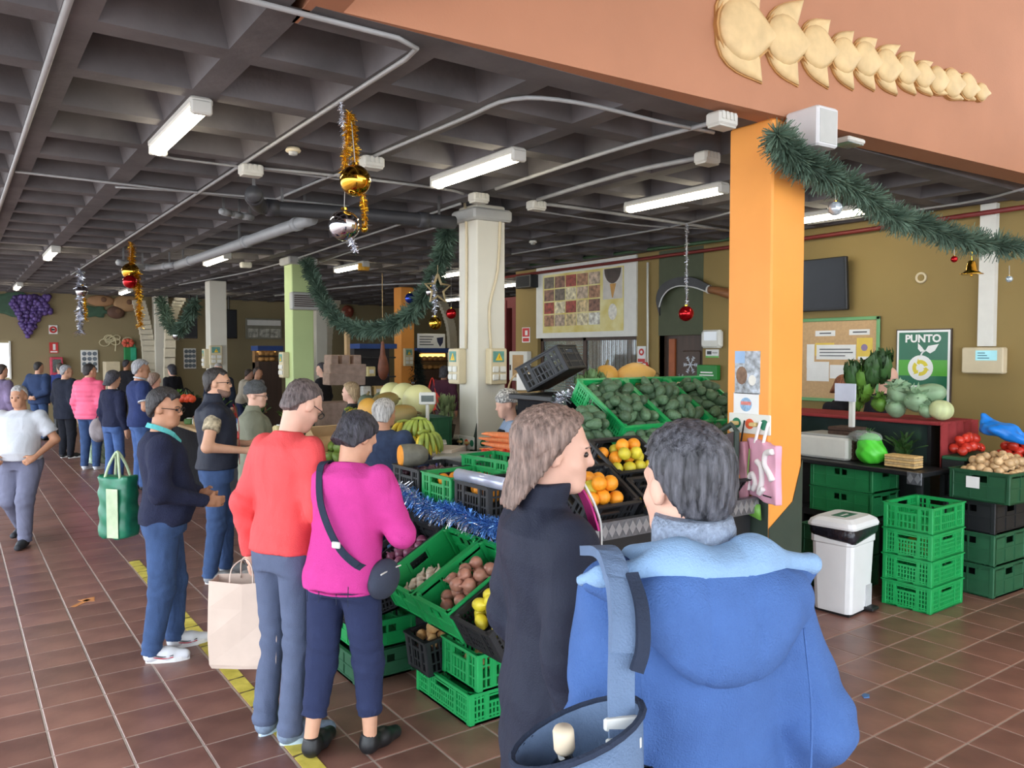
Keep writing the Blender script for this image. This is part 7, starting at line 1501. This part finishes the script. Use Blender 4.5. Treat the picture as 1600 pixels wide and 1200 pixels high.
far_box('fire_cabinet', 'red fire cabinet at the back wall', 'cabinet', 79, 558, 99, 592, WY-.3, .28, mat('magenta_red', (196, 60, 84), .5), lambda t, w, h: MB().bx(-w*.35, w*.35, -.006, 0, h*.3, h*.9).build('glass_door', m_glass, t))
def pboard(t, w, h):
    mm = mat('board_print', (110, 120, 130), .7, var=.4)
    for i in range(3):
        for j in range(4): MB().prism(circ(.055, 8), .006, frame((-w*.3+w*.3*i, -.002, h*.15+h*.23*j), (1, 0, 0), (0, 0, 1))).build('printed_picture', mm, t)
far_box('poster_board', 'white poster board with small pictures at the back wall', 'poster', 126, 547, 154, 582, WY-.05, .04, m_paper, pboard)
far_box('poster_board', 'white poster board with pictures beside the second white column', 'poster', 287, 544, 307, 576, WY-.05, .04, m_paper, pboard)
t = thing('wire_tree', 'cream wire olive tree sculpture on the back wall', 'sculpture', wy(180, 537, .05)); o0 = t.location.copy(); m_wt = mat('cream_wire', (206, 196, 160), .6)
for k in range(9):
    a = random.uniform(-1.3, 1.3); c = Vector((.32*math.sin(a)*random.uniform(.5, 1.1), 0, .2*math.cos(a)*random.uniform(.2, 1))); r = random.uniform(.07, .13)
    MB().tube([c+Vector((r*math.cos(x), 0, r*.75*math.sin(x))) for x in np.linspace(0, 6.28, 11)], .014, 5).build('wire_loop', m_wt, t)
MB().tube([(0, 0, -.2), (.02, 0, 0), (0, 0, .15)], .016, 5).build('wire_trunk', m_wt, t)
for u, c, l in ((199, (30, 130, 70), 'dark green bag hanging on the back wall'), (208, (50, 170, 130), 'turquoise bag hanging beside the dark green one')):
    p = wy(u, 553, .1); t = thing('hanging_bag', l, 'bag', p); MB().bev((0, 0, 0), (.17, .08, .36), .02).build('bag_body', mat('hang_%d' % c[0], c, .6), t); MB().tube([(-.05, 0, .18), (0, 0, .32), (.05, 0, .18)], .012, 5).build('handle', mat('hang_%d' % c[0], c, .6), t)
p = wy(200, 536, .1); t = thing('flower_wreath', 'red flower wreath above the hanging bags', 'wreath', p)
for k in range(8): ball(8, 6, None, .06, .05, .06).build('blossom', mat('coral_blossom', (206, 92, 70), .7), t, True, (.1*math.cos(k*.785), 0, .07*math.sin(k*.785)))
far_box('counter', 'low pale counter at the back wall under the wire tree', 'counter', 165, 565, 190, 668, WY-.8, .5, m_cream, lambda t, w, h: MB().bx(-w*.3, w*.4, -.006, 0, h*.5, h*.85).build('notice', m_paper, t))
mt = mat('television_black', (26, 28, 32), .2, var=.1)
for u0, u1, l in ((286, 309, 'dark hanging television left of the second white column'), (345, 371, 'dark hanging television right of the second white column')):
    far_box('television', l, 'television', u0, 483, u1, 529, 21.6, .08, mt, lambda t, w, h: (MB().bx(-w*.46, w*.46, -.006, 0, h*.05, h*.95).build('screen', mat('dark_screen', (30, 34, 42), .12), t), MB().tube([(0, .04, h), (0, .04, ZC+.27-t.location.z)], .03, 6).build('ceiling_mount', m_black, t)))
def bw(t, w, h):
    for k in range(3): MB().bx(-w*.45+w*.31*k, -w*.17+w*.31*k, -.008, 0, h*.08, h*.5).build('printed_photo', mat('old_photo', (150, 150, 140), .7, var=.5, scale=9, col2=(220, 218, 206)), t)
far_box('history_display', 'long panel of old black and white photographs beyond the green column', 'panel', 384, 497, 441, 530, WY-.1, .06, mat('panel_grey', (134, 132, 118), .7), lambda t, w, h: (bw(t, w, h), MB().bx(-w*.46, w*.46, -.008, 0, h*.66, h*.92).build('title_strip', m_paper, t)))
far_box('text_panel', 'white information panel with a dark map above the bakery counter', 'panel', 653, 521, 696, 547, 19.0, .05, m_paper, lambda t, w, h: ([MB().bx(-w*.44, -w*.44+w*(.5-.05*(k % 3)), -.006, 0, h*(.78-.16*k), h*(.84-.16*k)).build('text_line', m_ink, t) for k in range(4)], MB().prism([(w*.18, h*.75), (w*.42, h*.8), (w*.4, h*.45), (w*.3, h*.2), (w*.2, h*.5)][::-1], .006, frame((0, 0, 0), (1, 0, 0), (0, 0, 1))).build('map_shape', mat('map_dark', (50, 56, 84), .6), t)))
m_lit = mat('lit_bread_shelf', (250, 206, 110), .6, var=.1, emit=1.6); m_bread = objvar(mat('bread_crust', (206, 150, 84), .7, var=.2, scale=20), .2); m_bl2 = mat('blue_awning', (40, 70, 130), .6)
def bakery(label, u0, v0, u1, v1, y, n):
    a = atY(u0, v0, y); b = atY(u1, v1, y); t = thing('bakery_case', label, 'display case', ((a.x+b.x)/2, y, 0)); w_, zt, zb = b.x-a.x, a.z, b.z
    MB().bx(-w_/2, w_/2, .3, .5, 0, zt).build('back_board', mat('case_wood', (150, 112, 70), .6), t); MB().bx(-w_/2-.03, w_/2+.03, -.05, .5, zt, zt+.12).build('valance', m_bl2, t); MB().bx(-w_/2, w_/2, 0, .5, 0, zb).build('base_cabinet', m_brown, t)
    MB().bx(-w_/2+.05, w_/2-.05, .27, .3, (zb+zt)/2+.12, zt-.03).build('light_panel', m_lit, t)
    for k in range(2):
        z = zb+k*(zt-zb)/2; MB().bx(-w_/2, w_/2, 0, .3, z, z+.02).build('shelf', m_brown, t)
    for k in range(n):
        r, i = k % 2, k//2; o = ball(10, 7, None, .09, .07, .06).build('bread_loaf', m_bread, None, True, (t.location.x-w_/2+.12+i*(w_-.2)/(n//2), y+.14, zb+r*(zt-zb)/2+.08)); tag(o, 'round loaf on the %s shelf of the lit bakery case' % ('lower', 'upper')[r] if u0 > 600 else 'round loaf on the %s shelf of the far left bakery case' % ('lower', 'upper')[r], 'bread', 'loaves in the case behind the green column' if u0 < 600 else 'loaves in the lit bakery case')
bakery('lit bakery case with blue valance right of the orange column', 652, 551, 706, 578, 18.4, 10)
bakery('lit bakery case with blue valance left of the green column', 404, 548, 440, 566, 19.5, 6)
# leaning crates rack, dark shelving, hams, tree
t = thing('crate_rack', 'rack of pale wooden crates leaning right of the green column', 'rack', (atY(540, 590, 12.4).x, 12.4, 0)); m_wc = mat('pinkish_wood', (176, 150, 136), .8, var=.15, scale=12)
for k in range(6):
    for j in range(3-(k % 2)):
        a = atY(515+k*9+j*2, 592-j*14, 12.4); MB().bev((a.x-t.location.x, .0+.02*j, a.z), (.13, .3, .2), .012, None).build('wooden_crate', m_wc, t)
MB().bx(-.5, .5, -.2, .3, 0, 1.1).build('base_shelf', m_wc, t); MB().bx(-.02, .04, -.1, 0, 0, 2.3).build('upright', m_card, t)
t = thing('dark_shelving', 'dark glass-fronted shelving behind the melons', 'shelving', (atY(588, 590, 15).x, 15, 0))
MB().bx(-.4, .4, .2, .4, 0, 2.0).build('back_board', mat('shelf_dark', (52, 48, 48), .6), t)
for z in (.6, 1.0, 1.4, 1.8): MB().bx(-.4, .4, -.1, .2, z, z+.03).build('shelf', m_steel, t)
MB().bx(-.42, .42, -.12, .4, 2.0, 2.1).build('blue_header', m_bl2, t)
for k, (x, z, c) in enumerate(((-.25, 1.05, 5), (.0, 1.05, 0), (.2, 1.05, 1), (-.15, 1.45, 3), (.15, 1.45, 6))):
    b = thing('storage_box', '%s box on the dark shelving behind the melons' % PKN[c], 'box', (t.location.x+x, 14.98, z-.02)); MB().bev((0, 0, .1), (.18, .16, .2), .012).build('carton', pkm[c], b); MB().bx(-.05, .05, -.084, -.08, .06, .14).build('label_tag', m_paper, b)
t = thing('hanging_ham', 'cured ham hanging in front of the dark shelving', 'ham', atY(598, 560, 13.8)); F = Field((-.16, -.16, -.5), (.16, .16, .4), .02); F.add(*sd_cone((0, 0, .3), (0, 0, 0), .03, .06), k=.05); F.add(*sd_ell((.01, 0, -.2), (.11, .09, .22)), k=.08); link('meat', F.mesh('meat', mat('cured_meat', (126, 74, 54), .5, var=.25, scale=10)), t); MB().tube([(0, 0, .3), (0, 0, ZC+.27-t.location.z)], .008, 5).build('rope', m_wick, t)
p = atY(646, 600, 16.2); t = thing('christmas_tree', 'dark Christmas tree with silver tinsel beside the orange column', 'tree', (p.x, 16.2, 0)); b = MB()
for k in range(2600):
    h_ = random.random()**.8; r = .42*(1-h_)+.05; a = random.uniform(0, 6.28); q = Vector((r*random.uniform(.5, 1)*math.cos(a), r*random.uniform(.5, 1)*math.sin(a), .35+1.6*h_)); d = (Vector((math.cos(a), math.sin(a), -.3))+rv()*.5).normalized()*.16; s = d.cross(rv()).normalized()*.012
    b.add([q-s, q+s, q+d], [(0, 1, 2)])
tag(b.build('needles', mat('dark_fir', (26, 38, 34), .8, var=.3), t), kind='stuff'); MB().tube([(0, 0, 0), (0, 0, 1.95)], [.05, .01], 8).build('trunk', m_brown, t)
sp_ = [Vector((.4*(1-i/40)*math.cos(i*.5), .4*(1-i/40)*math.sin(i*.5), .5+1.4*i/40)) for i in range(40)]; tag(strands(sp_, 500, .07, .008).build('silver_strands', m_sil, t), kind='stuff')
p = atD(698, 628, 8.6); t = thing('potted_plant', 'pale green potted plant beside the market scale', 'plant', (p.x, p.y, 1.0)); MB().lathe([(.07, 0), (.1, .14), (.09, .14), (.07, .02)], 16).build('pot', mat('dark_pot', (60, 52, 46), .6), t, True)
mes = leafm(.12, .02, .6, .2).mesh('leaf', objvar(mat('pale_leaf', (150, 170, 120), .6, var=.2), .2), True)
for k in range(60): a = random.uniform(0, 6.28); link('leaf', mes, t, (.06*math.cos(a), .06*math.sin(a), .14+random.uniform(0, .22)), (random.uniform(.2, 1.2), 0, random.uniform(0, 6.28)))
box_table('dark plant stand beside the off-white column', p.x-.22, p.x+.4, p.y-.2, p.y+.2, 1.0, m_skirt)
# small window strip at the far left of the back wall
t = tag(link('window_2', None, None, (wy(-16, 570).x, WY-.01, wy(0, 590).z)), kind='structure'); MB().bx(-.4, .4, -.02, 0, 0, .85).build('pane', mat('daylight_pane', (230, 240, 255), .3, var=0, emit=1.5), t); MB().bx(.4, .44, -.04, .01, -.04, .9).build('window_frame', m_white, t)
# bag of carrots etc. near the aisle plants
p = atD(290, 612, 12.5); soft_bag('shopping_trolley', 'black bag with red and orange contents behind the vest', (p.x, p.y, .86), .4, .5, .3, .34, m_skirt, .5)
for k in range(5): q = atD(284+k*4, 600+(k % 2)*6, 12.3); o = ball(8, 6, None, .06, .06, .06).build('pepper', mat('red_orange_pepper', (226, 82, 48), .4, var=.2), None, True, (q.x, q.y, 1.2+.02*(k % 2))); tag(o, 'red-orange pepper on top of the black bag', 'pepper', 'peppers on the black bag')
